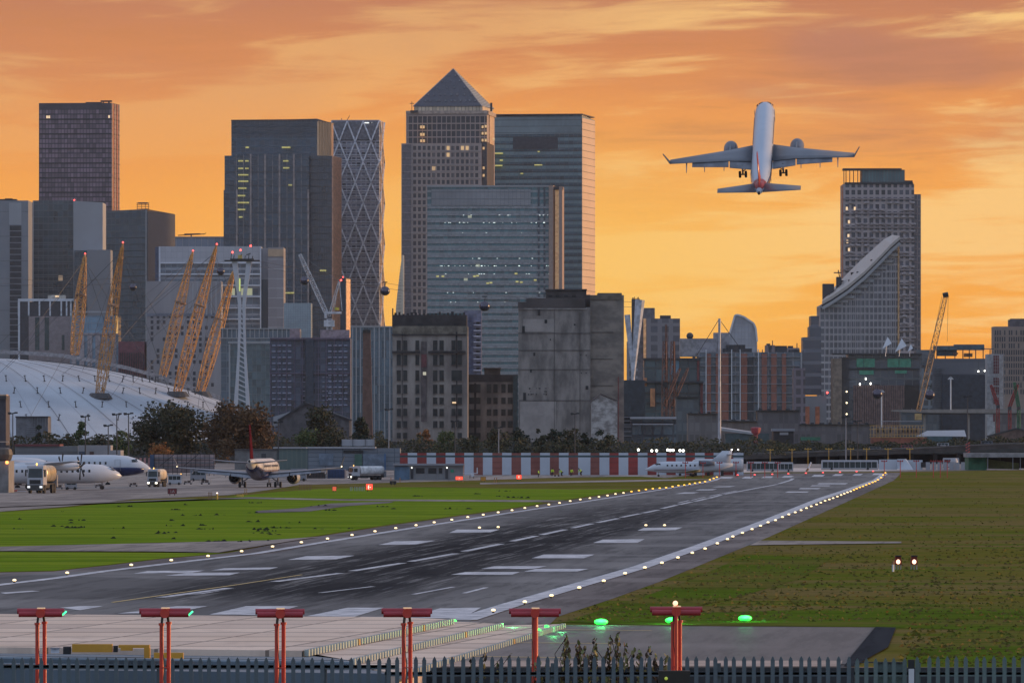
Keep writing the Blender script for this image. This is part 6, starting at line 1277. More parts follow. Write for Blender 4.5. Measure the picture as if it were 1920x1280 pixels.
b = block('dock_shed', 'pale roofed teal shed beside the red tank', 'building', 2150, 1360, 1442, 812, 840, mat('teal_b', (.05, .075, .085), .7)); b.part('roof', m_gpan2, lambda mb: mb.hexa([(b.x(1352), -.5, b.z(807)), (b.x(1415), -.5, b.z(815)), (b.x(1415), 6, b.z(813)), (b.x(1352), 6, b.z(805))], [(b.x(1352), -.5, b.z(802)), (b.x(1415), -.5, b.z(811)), (b.x(1415), 6, b.z(809)), (b.x(1352), 6, b.z(800))]))
b = block('dock_shed', 'black open fronted boat shed with a pale roof sign, right of the red tank', 'building', 2100, 1450, 1488, 808, 845, m_black); b.part('roof', m_gpan, lambda mb: b.bx(mb, 1447, 1490, 803, 808, -1, 6)); b.part('sign_panel', m_gpan2, lambda mb: b.bx(mb, 1462, 1478, 810, 815, -.3, 0))
b = block('dock_shed', 'small green roofed kiosk right of the black boat shed', 'building', 2100, 1503, 1536, 824, 842, m_gpan); b.part('roof', mat('kiosk_green', (.04, .14, .09), .7), lambda mb: b.bx(mb, 1501, 1538, 819, 825, -1, 5))

# ================================================================== AIRCRAFT
def ring(y, cz, rx, rz, n=24, cx=0): return [(cx+rx*math.cos(2*math.pi*k/n), y, cz+rz*math.sin(2*math.pi*k/n)) for k in range(n)]
def surf(mb, secs):
    """secs: (x, y_le, z, chord, thick) -> closed aerofoil lofted along the span (horizontal)"""
    rg = []
    for x, y, z, c, th in secs:
        rg.append([(x, y, z), (x, y-.12*c, z+th*.42), (x, y-.4*c, z+th*.55), (x, y-.75*c, z+th*.28), (x, y-c, z+.015), (x, y-c, z-.015), (x, y-.7*c, z-th*.2), (x, y-.35*c, z-th*.45), (x, y-.1*c, z-th*.35)])
    mb.loft(rg)
def vfin(mb, secs):
    rg = []
    for z, y, c, th, x0 in secs:
        rg.append([(x0, y, z), (x0+th*.4, y-.12*c, z), (x0+th*.5, y-.4*c, z), (x0+.02, y-c, z), (x0-.02, y-c, z), (x0-th*.5, y-.4*c, z), (x0-th*.4, y-.12*c, z)])
    mb.loft(rg)
m_tyre = mat('tyre', (.014, .014, .015), .8); m_strut = mat('gear_steel', (.10, .10, .11), .4); m_cock = mat('cockpit_glass', (.012, .016, .022), .1); m_hot = mat('exhaust_metal', (.07, .065, .06), .35, metal=.6)
def smooth_build(mb, *a, **k): mb.smooth = True; return mb.build(*a, **k)
def jet(name, label, mats, gear=True, flaps=True, windows_=True, group=None):
    """twin-jet airliner: nose +Y, up Z, wheels on z=0; 36 m long, 28.7 m span"""
    body, belly, wingm, tail, eng = mats
    T_ = thing(name, label, 'airliner', group=group)
    FZ = 3.15
    st = [(18.1, -.45, .06, .06), (17.7, -.38, .42, .40), (17.0, -.25, .80, .78), (16.0, -.10, 1.15, 1.18), (14.6, -.0, 1.42, 1.5), (12.5, 0, 1.5, 1.66), (0, 0, 1.5, 1.67), (-8.0, 0, 1.5, 1.67), (-10.5, .14, 1.40, 1.52), (-13, .45, 1.12, 1.20), (-15, .78, .80, .86), (-16.8, 1.10, .45, .52), (-17.9, 1.25, .20, .28)]
    mb = MB(); mb.loft([ring(y, FZ+dz, rx, rz, 32) for y, dz, rx, rz in st]); smooth_build(mb, 'fuselage', body, T_)
    if belly:
        mb = MB()
        rg = []
        for y, dz, rx, rz in st[2:-2]:
            rg.append([(1.012*rx*math.cos(a), y, FZ+dz+1.012*rz*math.sin(a)) for a in [math.radians(188+k*164/14) for k in range(15)]]+[(0, y, FZ+dz-.3)])
        mb.loft(rg); smooth_build(mb, 'belly_paint', belly, T_)
    mb = MB(); mb.loft([ring(-17.8, FZ+1.27, .19, .26, 12), ring(-18.3, FZ+1.3, .16, .2, 12)]); mb.build('apu_exhaust', m_black, T_)
    mb = MB(); mb.loft([ring(y, FZ-1.25, rx, rz, 16) for y, rx, rz in ((6.5, .3, .2), (4.5, 1.35, .62), (-3, 1.55, .72), (-6, 1.1, .5), (-8, .3, .2))]); smooth_build(mb, 'wing_fairing', belly or body, T_)
    for s in (-1, 1):
        mb = MB(); surf(mb, [(s*1.0, 4.9, FZ-.95, 6.3, .8), (s*4.9, 2.4, FZ-.60, 4.0, .5), (s*13.4, -2.1, FZ+.15, 1.6, .18)][::s]); smooth_build(mb, 'wing', wingm, T_)
        if flaps:
            mb = MB()
            mb.hexa([(s*1.5, -1.15, FZ-1.12), (s*4.8, -1.35, FZ-.80), (s*4.8, -2.7, FZ-1.25), (s*1.5, -2.9, FZ-1.62)][::s], [(s*1.5, -1.1, FZ-.95), (s*4.8, -1.3, FZ-.64), (s*4.8, -2.7, FZ-1.18), (s*1.5, -2.9, FZ-1.55)][::s])
            mb.hexa([(s*4.95, -1.4, FZ-.78), (s*10.2, -2.6, FZ-.32), (s*10.2, -3.4, FZ-.62), (s*4.95, -2.6, FZ-1.18)][::s], [(s*4.95, -1.35, FZ-.62), (s*10.2, -2.55, FZ-.17), (s*10.2, -3.4, FZ-.56), (s*4.95, -2.6, FZ-1.11)][::s])
            mb.build('flap', mat('flap_grey', (.17, .18, .21), .5), T_)
        for k, x_ in enumerate((3.0, 5.6, 8.4, 11.0)):
            mb = MB(); yy = (-1.45 if x_ < 4.9 else -1.6-(x_-4.9)*.247)+.9; wz = FZ+(-.95+(x_-1)*.09 if x_ < 4.9 else -.6+(x_-4.9)*.088); mb.hexa([(s*x_-.08, yy, wz-.3), (s*x_+.08, yy, wz-.3), (s*x_+.05, yy-2.5, wz-.85), (s*x_-.05, yy-2.5, wz-.85)], [(s*x_-.12, yy, wz), (s*x_+.12, yy, wz), (s*x_+.04, yy-2.5, wz-.7), (s*x_-.04, yy-2.5, wz-.7)]); mb.build('flap_fairing', wingm, T_)
        mb = MB(); w0 = [(s*13.4, -2.7, FZ+.15), (s*13.4, -3.6, FZ+.15), (s*14.25, -4.6, FZ+2.1), (s*14.25, -4.35, FZ+2.1)]
        mb.hexa([(p_[0]-.05, p_[1], p_[2]) for p_ in w0], [(p_[0]+.05, p_[1], p_[2]) for p_ in w0]); mb.build('winglet', wingm, T_)
        ex, ez = s*4.85, FZ-1.55
        mb = MB(); mb.loft([ring(y, ez, r_, r_, 24, ex) for y, r_ in ((5.6, .82), (5.85, .93), (5.3, 1.03), (3.8, 1.05), (2.4, .88), (2.3, .80), (3.4, .70), (5.2, .76), (5.6, .82))], cap=False); nac = smooth_build(mb, 'engine', eng, T_)
        mb = MB(); mb.cyl((ex, 5.1, ez), .76, .05, 24, 'y'); mb.bar((ex, 5.1, ez), (ex, 5.7, ez), .26, 12, .03); mb.build('fan', m_black, nac); nac_m = mb
        mb = MB(); mb.loft([ring(y, ez, r_, r_, 16, ex) for y, r_ in ((3.6, .60), (2.3, .52), (1.5, .42), (1.5, .34), (2.2, .3))]); mb.bar((ex, 1.9, ez), (ex, .9, ez), .24, 12, .04); mb.build('exhaust', m_hot, nac)
        mb = MB(); mb.hexa([(ex-.12, 4.6, ez+.9), (ex+.12, 4.6, ez+.9), (ex+.10, .6, ez+.75), (ex-.10, .6, ez+.75)], [(ex-.1, 4.0, ez+1.2), (ex+.1, 4.0, ez+1.2), (ex+.08, .6, ez+1.15), (ex-.08, .6, ez+1.15)]); mb.build('pylon', wingm, T_)
        mb = MB(); surf(mb, [(s*.5, -13.6, FZ+.95, 3.4, .36), (s*6.0, -16.3, FZ+1.45, 1.5, .13)][::s]); smooth_build(mb, 'tailplane', wingm, T_)
        if gear:
            mb = MB(); mb.bar((s*2.95, -2.0, FZ-1.1), (s*2.95, -2.0, .5), .14, 8); mb.bar((s*2.95, -2.0, .95), (s*1.6, -1.6, FZ-1.3), .08, 6); mb.bar((s*2.5, -2.0, .5), (s*3.4, -2.0, .5), .10, 8); g_ = mb.build('main_gear', m_strut, T_)
            for xx in (-.43, .43):
                mb = MB(); mb.smooth = False; mb.loft([[(s*2.95+xx+xw, -2.0+rr*math.cos(a), .52+rr*math.sin(a)) for a in [k*math.pi/9 for k in range(18)]] for xw, rr in ((-.18, .38), (-.15, .5), (.15, .5), (.18, .38))]); mb.build('wheel', m_tyre, g_)
    if gear:
        mb = MB(); mb.bar((0, 11.6, FZ-1.4), (0, 11.6, .35), .10, 8); g_ = mb.build('nose_gear', m_strut, T_)
        for xx in (-.25, .25):
            mb = MB(); mb.cyl((xx-.1, 11.6, .36), .36, .2, 16, 'x'); mb.build('wheel', m_tyre, g_)
    mb = MB(); vfin(mb, [(FZ+1.15, -10.6, 6.0, .34, 0), (FZ+1.9, -12.6, 4.6, .30, 0), (FZ+7.2, -16.5, 2.2, .16, 0)]); smooth_build(mb, 'tail_fin', tail, T_)
    for s in (-1, 1):
        mb = MB(); mb.face([(s*.30, 16.55, FZ+.62), (s*.85, 16.1, FZ+.58), (s*.95, 15.55, FZ+.95), (s*.34, 15.85, FZ+1.12)][::s]); mb.v = [(x_*1.02, y_+.02, z_+.03) for x_, y_, z_ in mb.v]; mb.build('cockpit_window', m_cock, T_)
        mb = MB(); mb.face([(s*.95, 16.0, FZ+.55), (s*1.2, 15.2, FZ+.55), (s*1.18, 15.1, FZ+.9), (s*1.0, 15.5, FZ+.95)][::s]); mb.v = [(x_*1.04, y_, z_+.03) for x_, y_, z_ in mb.v]; mb.build('cockpit_window', m_cock, T_)
    if windows_:
        mb = MB(); mb.hexa([(-.02, -.14, -.2), (.02, -.14, -.2), (.02, .14, -.2), (-.02, .14, -.2)], [(-.02, -.14, .2), (.02, -.14, .2), (.02, .14, .2), (-.02, .14, .2)]); wme = mb.mesh('cabin_window', m_cock)
        for s in (-1, 1):
            for k in range(25):
                y = 11.2-k*.83
                if abs(y-1.2) < .4: continue
                put(wme, 'cabin_window', T_, (s*1.475, y, FZ+.42))
            mb = MB(); x_ = s*1.47
            for yy in (13.0, -9.6):
                for a_, c_ in (((yy-.4, -.75), (yy-.4, .95)), ((yy+.4, -.75), (yy+.4, .95)), ((yy-.4, .95), (yy+.4, .95))): mb.bar((x_*(1 if yy > 0 else .98), a_[0], FZ+a_[1]), (x_*(1 if yy > 0 else .98), c_[0], FZ+c_[1]), .03, 4)
            mb.build('cabin_door', m_gpan, T_)
    return T_
jw = mat('aircraft_white', (.48, .51, .56), .32, var=.03, sc=.3); jwing = mat('wing_grey', (.155, .165, .19), .4, var=.08, sc=.4); jred = mat('tail_red', (.33, .035, .03), .3); jblue = mat('livery_blue', (.012, .02, .075), .25); jeng = mat('engine_grey', (.10, .11, .14), .35)
# airborne
J = jet('airliner', 'white twin jet airliner climbing away with its landing gear still down', (mat('aircraft_pale', (.40, .45, .53), .25, var=.03, sc=.3), None, jwing, mat('tail_fin_red', (.40, .05, .035), .35, c2=(.30, .03, .03)), jeng))
mb = MB()
for y0, y1, rx in ((-12.2, -16.9, 0),): mb.loft([[(1.01*r_*math.cos(a), y, 3.15+dz+1.01*rz*math.sin(a)) for a in [math.radians(20+k*140/12) for k in range(13)]]+[(0, y, 3.15+dz)] for y, dz, r_, rz in ((-13.6, .54, 1.03, 1.10), (-15, .78, .80, .86), (-16.8, 1.10, .45, .52))])
smooth_build(mb, 'tail_paint', jred, J)
mb = MB()
for s in (1,):
    mb.loft([[(1.012*r_*math.cos(a), y, 3.15+dz+1.012*rz*math.sin(a)) for a in [math.radians(-30+k*50/6) for k in range(7)]]+[(0.3, y, 3.15+dz)] for y, dz, r_, rz in ((-3, 0, 1.5, 1.67), (-8, 0, 1.5, 1.67), (-10.5, .14, 1.40, 1.52), (-13, .45, 1.12, 1.2), (-14.5, .7, .86, .92))])
smooth_build(mb, 'livery_stripe', jblue, J)
sA = 1.0
J.rotation_mode = 'QUATERNION'
J.rotation_quaternion = (Matrix.Rotation(R(-3.4), 4, 'Z') @ Matrix.Rotation(R(25.3), 4, 'X') @ Matrix.Rotation(R(-2.2), 4, 'Y')).to_quaternion()
tgt = Vector(P(1430, 286, 1165)); piv = J.rotation_quaternion @ Vector((0, 0, 3.0)); J.location = tgt-piv
# parked jet seen from behind
J2 = jet('airliner', 'parked twin jet with a tall dark red fin, seen from directly behind on the apron', (mat('aircraft_cream', (.50, .50, .50), .3), jblue, jwing, mat('fin_maroon', (.075, .012, .018), .9, spec=0), mat('engine_dark', (.30, .31, .33), .3)))
s2 = .87; J2.scale = (s2, s2, s2); g = G(487, 914); J2.location = (X(489, g[1]), g[1]+3, 0); J2.rotation_euler = (0, 0, R(-4.5))
mb = MB(); mb.ball((13.6, -3.3, 3.5), .12, 8, 5); mb.build('wingtip_light', MC['amber_lamp'], J2); mb = MB(); mb.ball((-13.6, -3.3, 3.5), .12, 8, 5); mb.build('wingtip_light', MC['amber_lamp'], J2)
# big jets, left side, nose to the right
J3 = jet('airliner', 'long white airliner parked sideways, nose towards the striped hoarding', (jw, jblue, jwing, jred, mat('engine_blue', (.02, .07, .16), .3)))
J3.scale = (1.0,)*3; J3.location = (X(277, 1190)-18.3, 1205, -.3); J3.rotation_euler = (0, 0, R(-84))
J4 = jet('airliner', 'shorter white airliner nose at the far left, half behind the fuel truck', (jw, jblue, jwing, jred, mat('engine_blue', (.02, .07, .16), .3)))
J4.scale = (.97,)*3; J4.location = (X(103, 1120)-17.8, 1142, -.3); J4.rotation_euler = (0, 0, R(-80))
J5 = jet('airliner', 'white and navy airliner nose at the very edge of the picture', (jw, jblue, jwing, jred, mat('engine_blue', (.02, .07, .16), .3)))
J5.scale = (.9,)*3; J5.location = (X(41, 1080)-16.5, 1094, -.3); J5.rotation_euler = (0, 0, R(-78))
# turboprop
def turboprop():
    T_ = thing('propeller_plane', 'white high winged twin propeller plane parked nose right in front of the long airliner', 'airliner')
    FZ = 2.3; st = [(12.6, -.35, .05, .05), (12.2, -.3, .45, .42), (11.2, -.12, .9, .85), (9.6, 0, 1.28, 1.3), (7.5, 0, 1.35, 1.4), (-5, 0, 1.35, 1.4), (-9, .35, .95, 1.0), (-12.5, .8, .35, .4)]
    mb = MB(); mb.loft([ring(y, FZ+dz, rx, rz, 28) for y, dz, rx, rz in st]); smooth_build(mb, 'fuselage', jw, T_)
    for s in (-1, 1):
        mb = MB(); surf(mb, [(s*.4, 2.2, FZ+1.45, 3.0, .5), (s*4.5, 2.2, FZ+1.5, 3.0, .45), (s*13.3, 1.6, FZ+1.85, 1.5, .2)][::s]); smooth_build(mb, 'wing', jw, T_)
        mb = MB(); mb.loft([ring(y, FZ+1.05, r_, r_*1.1, 16, s*4.2) for y, r_ in ((4.6, .28), (4.3, .48), (2.5, .58), (-1.5, .5), (-3.2, .15))]); e_ = smooth_build(mb, 'engine', jw, T_)
        mb = MB(); mb.bar((s*4.2, 4.6, FZ+1.05), (s*4.2, 5.2, FZ+1.05), .25, 12, .03); mb.build('spinner', m_black, e_)
        for k in range(6):
            a = k*math.pi/3+.3; mb = MB(); c = Vector((s*4.2, 4.85, FZ+1.05)); v = Vector((math.cos(a), 0, math.sin(a))); n_ = Vector((-v.z, 0, v.x))
            mb.hexa([c+v*.25-n_*.10, c+v*.25+n_*.10, c+v*.25+n_*.10+Vector((0, .06, 0)), c+v*.25-n_*.10+Vector((0, .06, 0))], [c+v*1.95-n_*.2, c+v*1.95+n_*.16, c+v*1.95+n_*.16+Vector((0, .12, 0)), c+v*1.95-n_*.2+Vector((0, .12, 0))]); mb.build('propeller_blade', m_black, e_)
        mb = MB(); surf(mb, [(s*.1, -11.3, FZ+5.0, 2.2, .2), (s*3.8, -11.9, FZ+5.05, 1.3, .1)][::s]); smooth_build(mb, 'tailplane', jw, T_)
        mb = MB(); mb.bar((s*4.2, -.2, FZ+.5), (s*4.2, -.2, .45), .12, 6); g_ = mb.build('main_gear', m_strut, T_); mb = MB(); mb.cyl((s*4.2-.25, -.2, .45), .45, .5, 16, 'x'); mb.build('wheel', m_tyre, g_)
        mb = MB(); mb.face([(s*.25, 11.6, FZ+.4), (s*.8, 11.1, FZ+.42), (s*.85, 10.7, FZ+.8), (s*.3, 10.95, FZ+.92)][::s]); mb.v = [(x_*1.04, y_+.03, z_+.05) for x_, y_, z_ in mb.v]; mb.build('cockpit_window', m_cock, T_)
    mb = MB(); vfin(mb, [(FZ+1.0, -7.8, 4.6, .3, 0), (FZ+5.0, -11.0, 2.4, .2, 0)]); smooth_build(mb, 'tail_fin', jblue, T_)
    mb = MB(); mb.bar((0, 9.6, FZ-1), (0, 9.6, .3), .09, 6); g_ = mb.build('nose_gear', m_strut, T_); mb = MB(); mb.cyl((-.18, 9.6, .3), .3, .36, 14, 'x'); mb.build('wheel', m_tyre, g_)
    mb = MB(); mb.box(-.02, .02, -.15, .15, -.2, .2); wme = mb.mesh('cabin_window', m_cock)
    for s in (-1, 1):
        for k in range(15): put(wme, 'cabin_window', T_, (s*1.325, 7.2-k*.85, FZ+.38))
    return T_
TP = turboprop(); TP.location = (X(228, 1090)-11.6, 1096, .1); TP.rotation_euler = (0, 0, R(-68)); TP.scale = (.95,)*3
# business jet
def bizjet():
    T_ = thing('business_jet', 'small white business jet, nose left, before the end of the striped barrier', 'business jet')
    FZ = 1.6; st = [(8.9, -.35, .05, .05), (8.3, -.28, .35, .28), (7.2, -.08, .65, .6), (6.1, .05, .86, .88), (4.5, .08, .92, .98), (-2.5, .08, .92, .98), (-5.5, .25, .7, .75), (-8.4, .5, .2, .25)]
    mb = MB(); mb.loft([ring(y, FZ+dz, rx, rz, 24) for y, dz, rx, rz in st]); smooth_build(mb, 'fuselage', jw, T_)
    for s in (-1, 1):
        mb = MB(); surf(mb, [(s*.5, 1.3, FZ-.7, 3.2, .35), (s*8.0, -1.4, FZ-.3, 1.1, .12)][::s]); smooth_build(mb, 'wing', jw, T_)
        mb = MB(); mb.loft([ring(y, FZ+.75, r_, r_, 16, s*1.4) for y, r_ in ((-2.0, .38), (-1.8, .46), (-3, .5), (-4.9, .36))]); smooth_build(mb, 'engine', jeng, T_)
        mb = MB(); surf(mb, [(s*.05, -7.2, FZ+2.3, 1.8, .14), (s*3.2, -8.2, FZ+2.3, .9, .08)][::s]); smooth_build(mb, 'tailplane', jw, T_)
        mb = MB(); mb.face([(s*.3, 7.1, FZ+.42), (s*.62, 6.6, FZ+.38), (s*.78, 5.7, FZ+.42), (s*.74, 5.8, FZ+.68), (s*.32, 6.6, FZ+.74)][::s]); mb.v = [(x_*1.05, y_+.02, z_+.04) for x_, y_, z_ in mb.v]; mb.build('cockpit_window', m_cock, T_)
        mb = MB(); mb.bar((s*1.3, -.6, FZ-.6), (s*1.3, -.6, .25), .07, 6); g_ = mb.build('main_gear', m_strut, T_); mb = MB(); mb.cyl((s*1.3-.12, -.6, .27), .27, .24, 14, 'x'); mb.build('wheel', m_tyre, g_)
    mb = MB(); mb.box(-.02, .02, -.16, .16, -.14, .16); wme = mb.mesh('cabin_window', m_cock)
    for s in (-1, 1):
        for k in range(7): put(wme, 'cabin_window', T_, (s*.90, 4.4-k*.9, FZ+.36))
    mb = MB(); vfin(mb, [(FZ+.7, -3.6, 4.3, .2, 0), (FZ+2.9, -6.3, 2.0, .14, 0)]); smooth_build(mb, 'tail_fin', jw, T_)
    mb = MB(); mb.box(-.95, -.925, -1, 7, FZ-.42, FZ-.34); mb.build('stripe', mat('dark_stripe', (.12, .05, .06), .4), T_)
    mb = MB(); mb.bar((0, 6.2, FZ-.7), (0, 6.2, .2), .06, 6); g_ = mb.build('nose_gear', m_strut, T_); mb = MB(); mb.cyl((-.1, 6.2, .22), .22, .2, 12, 'x'); mb.build('wheel', m_tyre, g_)
    return T_
BJ = bizjet(); sB = .86; BJ.scale = (sB,)*3; BJ.location = (X(1212, 1352)+8.6*sB, 1353, .32); BJ.rotation_euler = (0, 0, R(86)); BJ.scale = (.86, .86, .98)
b = Bld('tank_trailer', 'long white cylindrical tank parked behind the business jet tail', 1361, 1355, cat='tank', z=.40)
b.part('tank', mat('tank_white', (.42, .43, .45), .4, var=.06), lambda mb: mb.loft([[(x_, 1.6+rr*math.sin(a), b.z(874)+.15+rr*math.cos(a)) for a in [k*math.pi/10 for k in range(20)]] for x_, rr in ((b.x(1296), .4), (b.x(1300), .95), (b.x(1306), 1.12), (b.x(1390), 1.12), (b.x(1394), 1.0))]))
b.part('cradle', m_black, lambda mb: [b.bx(mb, x_, x_+5, 882, 892, .8, 2.4) for x_ in (1302, 1326, 1352, 1378)])
# light aeroplanes in front of the barrier
for i, (px, py, w_, hh, lab) in enumerate([(888, 894, 34, 15, 'tiny white light aircraft wing with an upright tip before the barrier')]):
    b = Bld('light_aircraft', lab, 1330, px, cat='light aircraft')
    b.part('wing', jw, lambda mb: (b.bx(mb, 867, 896, 886.4, 887.8, 0, 1.2),)); b.part('tail_fin', jw, lambda mb: mb.hexa([(b.x(893.5), 0, b.z(887)), (b.x(896), 0, b.z(887)), (b.x(896), .2, b.z(887)), (b.x(893.5), .2, b.z(887))], [(b.x(894), 0, b.z(876)), (b.x(895.4), 0, b.z(876)), (b.x(895.4), .2, b.z(876)), (b.x(894), .2, b.z(876))])); b.part('fuselage', jw, lambda mb: mb.bar((b.x(884), .5, b.z(890)), (b.x(886), -1, b.z(890)), .3, 8)); b.part('undercarriage', m_black, lambda mb: (mb.bar((b.x(881), .4, b.z(891)), (b.x(881), .4, 0.05), .06), mb.bar((b.x(888), .4, b.z(891)), (b.x(888), .4, 0.05), .06)))

# ================================================================== VEHICLES
m_vw = mat('vehicle_white', (.36, .37, .40), .35, var=.04); m_glass = mat('windscreen', (.02, .032, .035), .12); m_head = mat('headlamp', (1, .95, .8), .3, emit=9, ec=(1, .90, .70)); m_headoff = mat('headlamp_dim', (.8, .8, .8), .3, emit=.8, ec=(1, 1, 1))
m_amb = mat('beacon', (1, .6, .15), .4, emit=3, ec=(1, .5, .1)); m_tank = mat('tank_steel', (.50, .50, .50), .28, metal=.35)
def wheel(mb, x, y, r, w_=.3): mb.cyl((x-w_/2, y, r), r, w_, 18, 'x')
def tanker(label, px, py, h_px, rz, tankm, bright, length=8.2):
    """cab faces -Y; 2.5 m wide, 3.2 m high"""
    g = G(px, py); d = g[1]; T_ = thing('fuel_truck', label, 'fuel truck', (X(px, d), d, g[2]), rz, group='airport fuel trucks')
    s = h_px*d/F/3.25; T_.scale = (s*.72, s*.88, s)
    mb = MB(); mb.hexa([(-1.25, 0, .95), (1.25, 0, .95), (1.25, 2.1, .95), (-1.25, 2.1, .95)], [(-1.2, .2, 3.0), (1.2, .2, 3.0), (1.2, 2.1, 3.1), (-1.2, 2.1, 3.1)]); mb.box(-1.2, 1.2, -.06, .2, .95, 1.6); mb.build('cab', m_vw, T_)
    mb = MB(); mb.hexa([(-1.08, .03, 1.75), (1.08, .03, 1.75), (1.08, .12, 1.75), (-1.08, .12, 1.75)], [(-1.0, .13, 2.72), (1.0, .13, 2.72), (1.0, .22, 2.72), (-1.0, .22, 2.72)]); mb.build('windscreen', m_glass, T_)
    mb = MB(); mb.box(-.85, .85, -.12, 0, 1.05, 1.5); mb.build('grille', m_black, T_)
    mb = MB(); mb.box(-1.25, 1.25, -.18, .3, .35, .93); mb.build('bumper', mat('bumper_dark', (.05, .05, .05), .7), T_)
    for s_ in (-1, 1):
        mb = MB(); mb.box(s_*.95-.2, s_*.95+.2, -.24, -.1, .62, .84); mb.build('headlight', m_head if (bright == 2 or (bright == 1 and s_ > 0)) else m_headoff, T_)
        mb = MB(); mb.bar((s_*1.2, .15, 2.6), (s_*1.5, .05, 2.5), .04); mb.box(s_*1.48-.1, s_*1.48+.1, 0, .12, 1.9, 2.6); mb.build('mirror', m_black, T_)
        mb = MB(); mb.box(s_*1.235-.02, s_*1.235+.02, .5, 1.5, 1.8, 2.6); mb.build('side_window', m_glass, T_)
    mb = MB(); rg = []
    for y in (2.5, 2.7, length-.4, length): 
        k = .86 if y in (2.5, length) else 1.0; rg.append([(1.22*k*math.copysign(abs(math.cos(a))**.75, math.cos(a)), y, 2.15+.92*k*math.copysign(abs(math.sin(a))**.75, math.sin(a))) for a in [i*math.pi/12 for i in range(24)]])
    mb.loft(rg); smooth_build(mb, 'tank', tankm, T_)
    mb = MB(); mb.box(-.9, .9, .3, length, .6, 1.1); mb.build('chassis', m_black, T_)
    mb = MB(); mb.box(-1.2, 1.2, length-.1, length+.5, .7, 2.0); mb.box(-1.15, -.6, 3.2, 5.2, .45, 1.15); mb.build('hose_cabinet', m_gpan, T_)
    for y in (1.1, length-2.6, length-1.3):
        for s_ in (-1, 1): mb = MB(); wheel(mb, s_*1.08, y, .5, .34); mb.build('wheel', m_tyre, T_)
    mb = MB(); mb.ball((0, .9, 3.2), .13, 8, 5); mb.build('beacon', m_amb, T_)
    return T_
tanker('fuel truck at the far left, cab forward, gold lit tank top', 66, 925, 56, R(-9), mat('tank_gold', (.40, .33, .22), .3, metal=.3), 0)
tanker('fuel truck with both headlights on behind the red runway sign', 286, 913, 36, R(-12), mat('tank_cream', (.60, .50, .36), .35), 2, 7.5)
tanker('white fuel tanker with one bright headlight by the navy container', 657, 900, 28, R(-62), mat('tank_white2', (.55, .56, .57), .35), 1, 9.0)
def box_vehicle(name, label, cat, px, py, wpx, hpx, L, Hh, Wd, m, rz, winfrac=(.45, .85), nwin=4, group=None, lights=False, extra=None):
    """long axis X"""
    g = G(px, py); d = g[1]; T_ = thing(name, label, cat, (g[0], d, g[2]), rz, group=group); s = wpx*d/F/L; T_.scale = (s, s, hpx*d/F/Hh)
    mb = MB(); mb.box(-L/2, L/2, -Wd/2, Wd/2, .32, Hh*.93); mb.box(-L/2+.1, L/2-.1, -Wd/2+.08, Wd/2-.08, Hh*.93, Hh); mb.build('body', m, T_)
    for k in range(nwin):
        w_ = (L-.6)/nwin; x0 = -L/2+.3+k*w_
        mb = MB(); mb.box(x0+.06, x0+w_-.06, -Wd/2-.02, -Wd/2+.1, Hh*winfrac[0], Hh*winfrac[1]); mb.build('window', m_glass, T_)
    mb = MB(); mb.box(L/2-.1, L/2+.02, -Wd/2+.15, Wd/2-.15, Hh*winfrac[0], Hh*winfrac[1]); mb.build('windscreen', m_glass, T_)
    for x_ in (-L*.32, L*.32):
        for s_ in (-1, 1): mb = MB(); mb.cyl((x_, s_*(Wd/2-.12)-.13, .36), .36, .26, 16, 'y'); mb.build('wheel', m_tyre, T_)
    mb = MB(); mb.box(-L/2-.02, L/2+.02, -Wd/2-.01, Wd/2+.01, .26, .42); mb.build('skirt', m_black, T_)
    if lights: mb = MB(); mb.ball((L/2-.1, 0, Hh+.1), .14, 8, 5); mb.build('beacon', m_amb, T_)
    return T_
box_vehicle('airport_bus', 'white roofed airport bus behind the far red approach lights, nearest the business jet', 'bus', 1430, 884, 60, 19, 12, 3.0, 2.6, m_vw, 0, (.25, .82), 7, 'airport buses')
box_vehicle('airport_bus', 'white roofed airport bus in the middle behind the runway end', 'bus', 1463, 884, 48, 18, 10, 3.0, 2.6, m_vw, 0, (.25, .82), 6, 'airport buses')
box_vehicle('airport_bus', 'longest dark sided airport bus behind the right end of the runway', 'bus', 1593, 881, 106, 19, 17, 3.0, 2.6, m_vw, 0, (.22, .82), 10, 'airport buses')
box_vehicle('tug', 'small white baggage tug in front of the propeller plane', 'tug', 133, 918, 22, 20, 3.2, 2.5, 1.7, m_vw, R(8), (.5, .88), 2)
box_vehicle('airport_car', 'white airport van with an orange stripe beside the centre fuel truck', 'van', 327, 909, 26, 20, 4.6, 2.6, 1.9, m_vw, R(4), (.5, .85), 3, lights=True)
box_vehicle('airport_car', 'small white pickup on the right behind the runway end', 'van', 1783, 878, 30, 20, 5.0, 2.6, 1.9, m_vw, 0, (.5, .85), 3)
box_vehicle('airport_car', 'parked blue car under the pale roof at the right', 'car', 1880, 851, 26, 8, 4.4, 1.5, 1.8, mat('car_blue', (.06, .12, .20), .3), 0, (.5, .9), 3).location.z = 2.6
random.seed(14)
for i, (px, c_, lab) in enumerate([(1640, (.12, .12, .13), 'dark car on the viaduct, above the middle of the longest bus'), (1700, (.22, .05, .05), 'red car on the viaduct left of the white barriers'), (1768, (.3, .3, .32), 'silver car on the viaduct above the white pickup'), (1850, (.08, .09, .12), 'navy car on the viaduct by the brown shed')]):
    v = box_vehicle('car', lab, 'car', px, 884, 22, 8, 4.3, 1.45, 1.7, mat('car_paint%d' % i, c_, .3), 0, (.5, .9), 3, 'cars on the viaduct'); v.location = (X(px, 1752), 1752, Z(844-max(0, px-1640)*.05, 1752)); sc_ = 22*1752/F/4.3; v.scale = (sc_,)*3
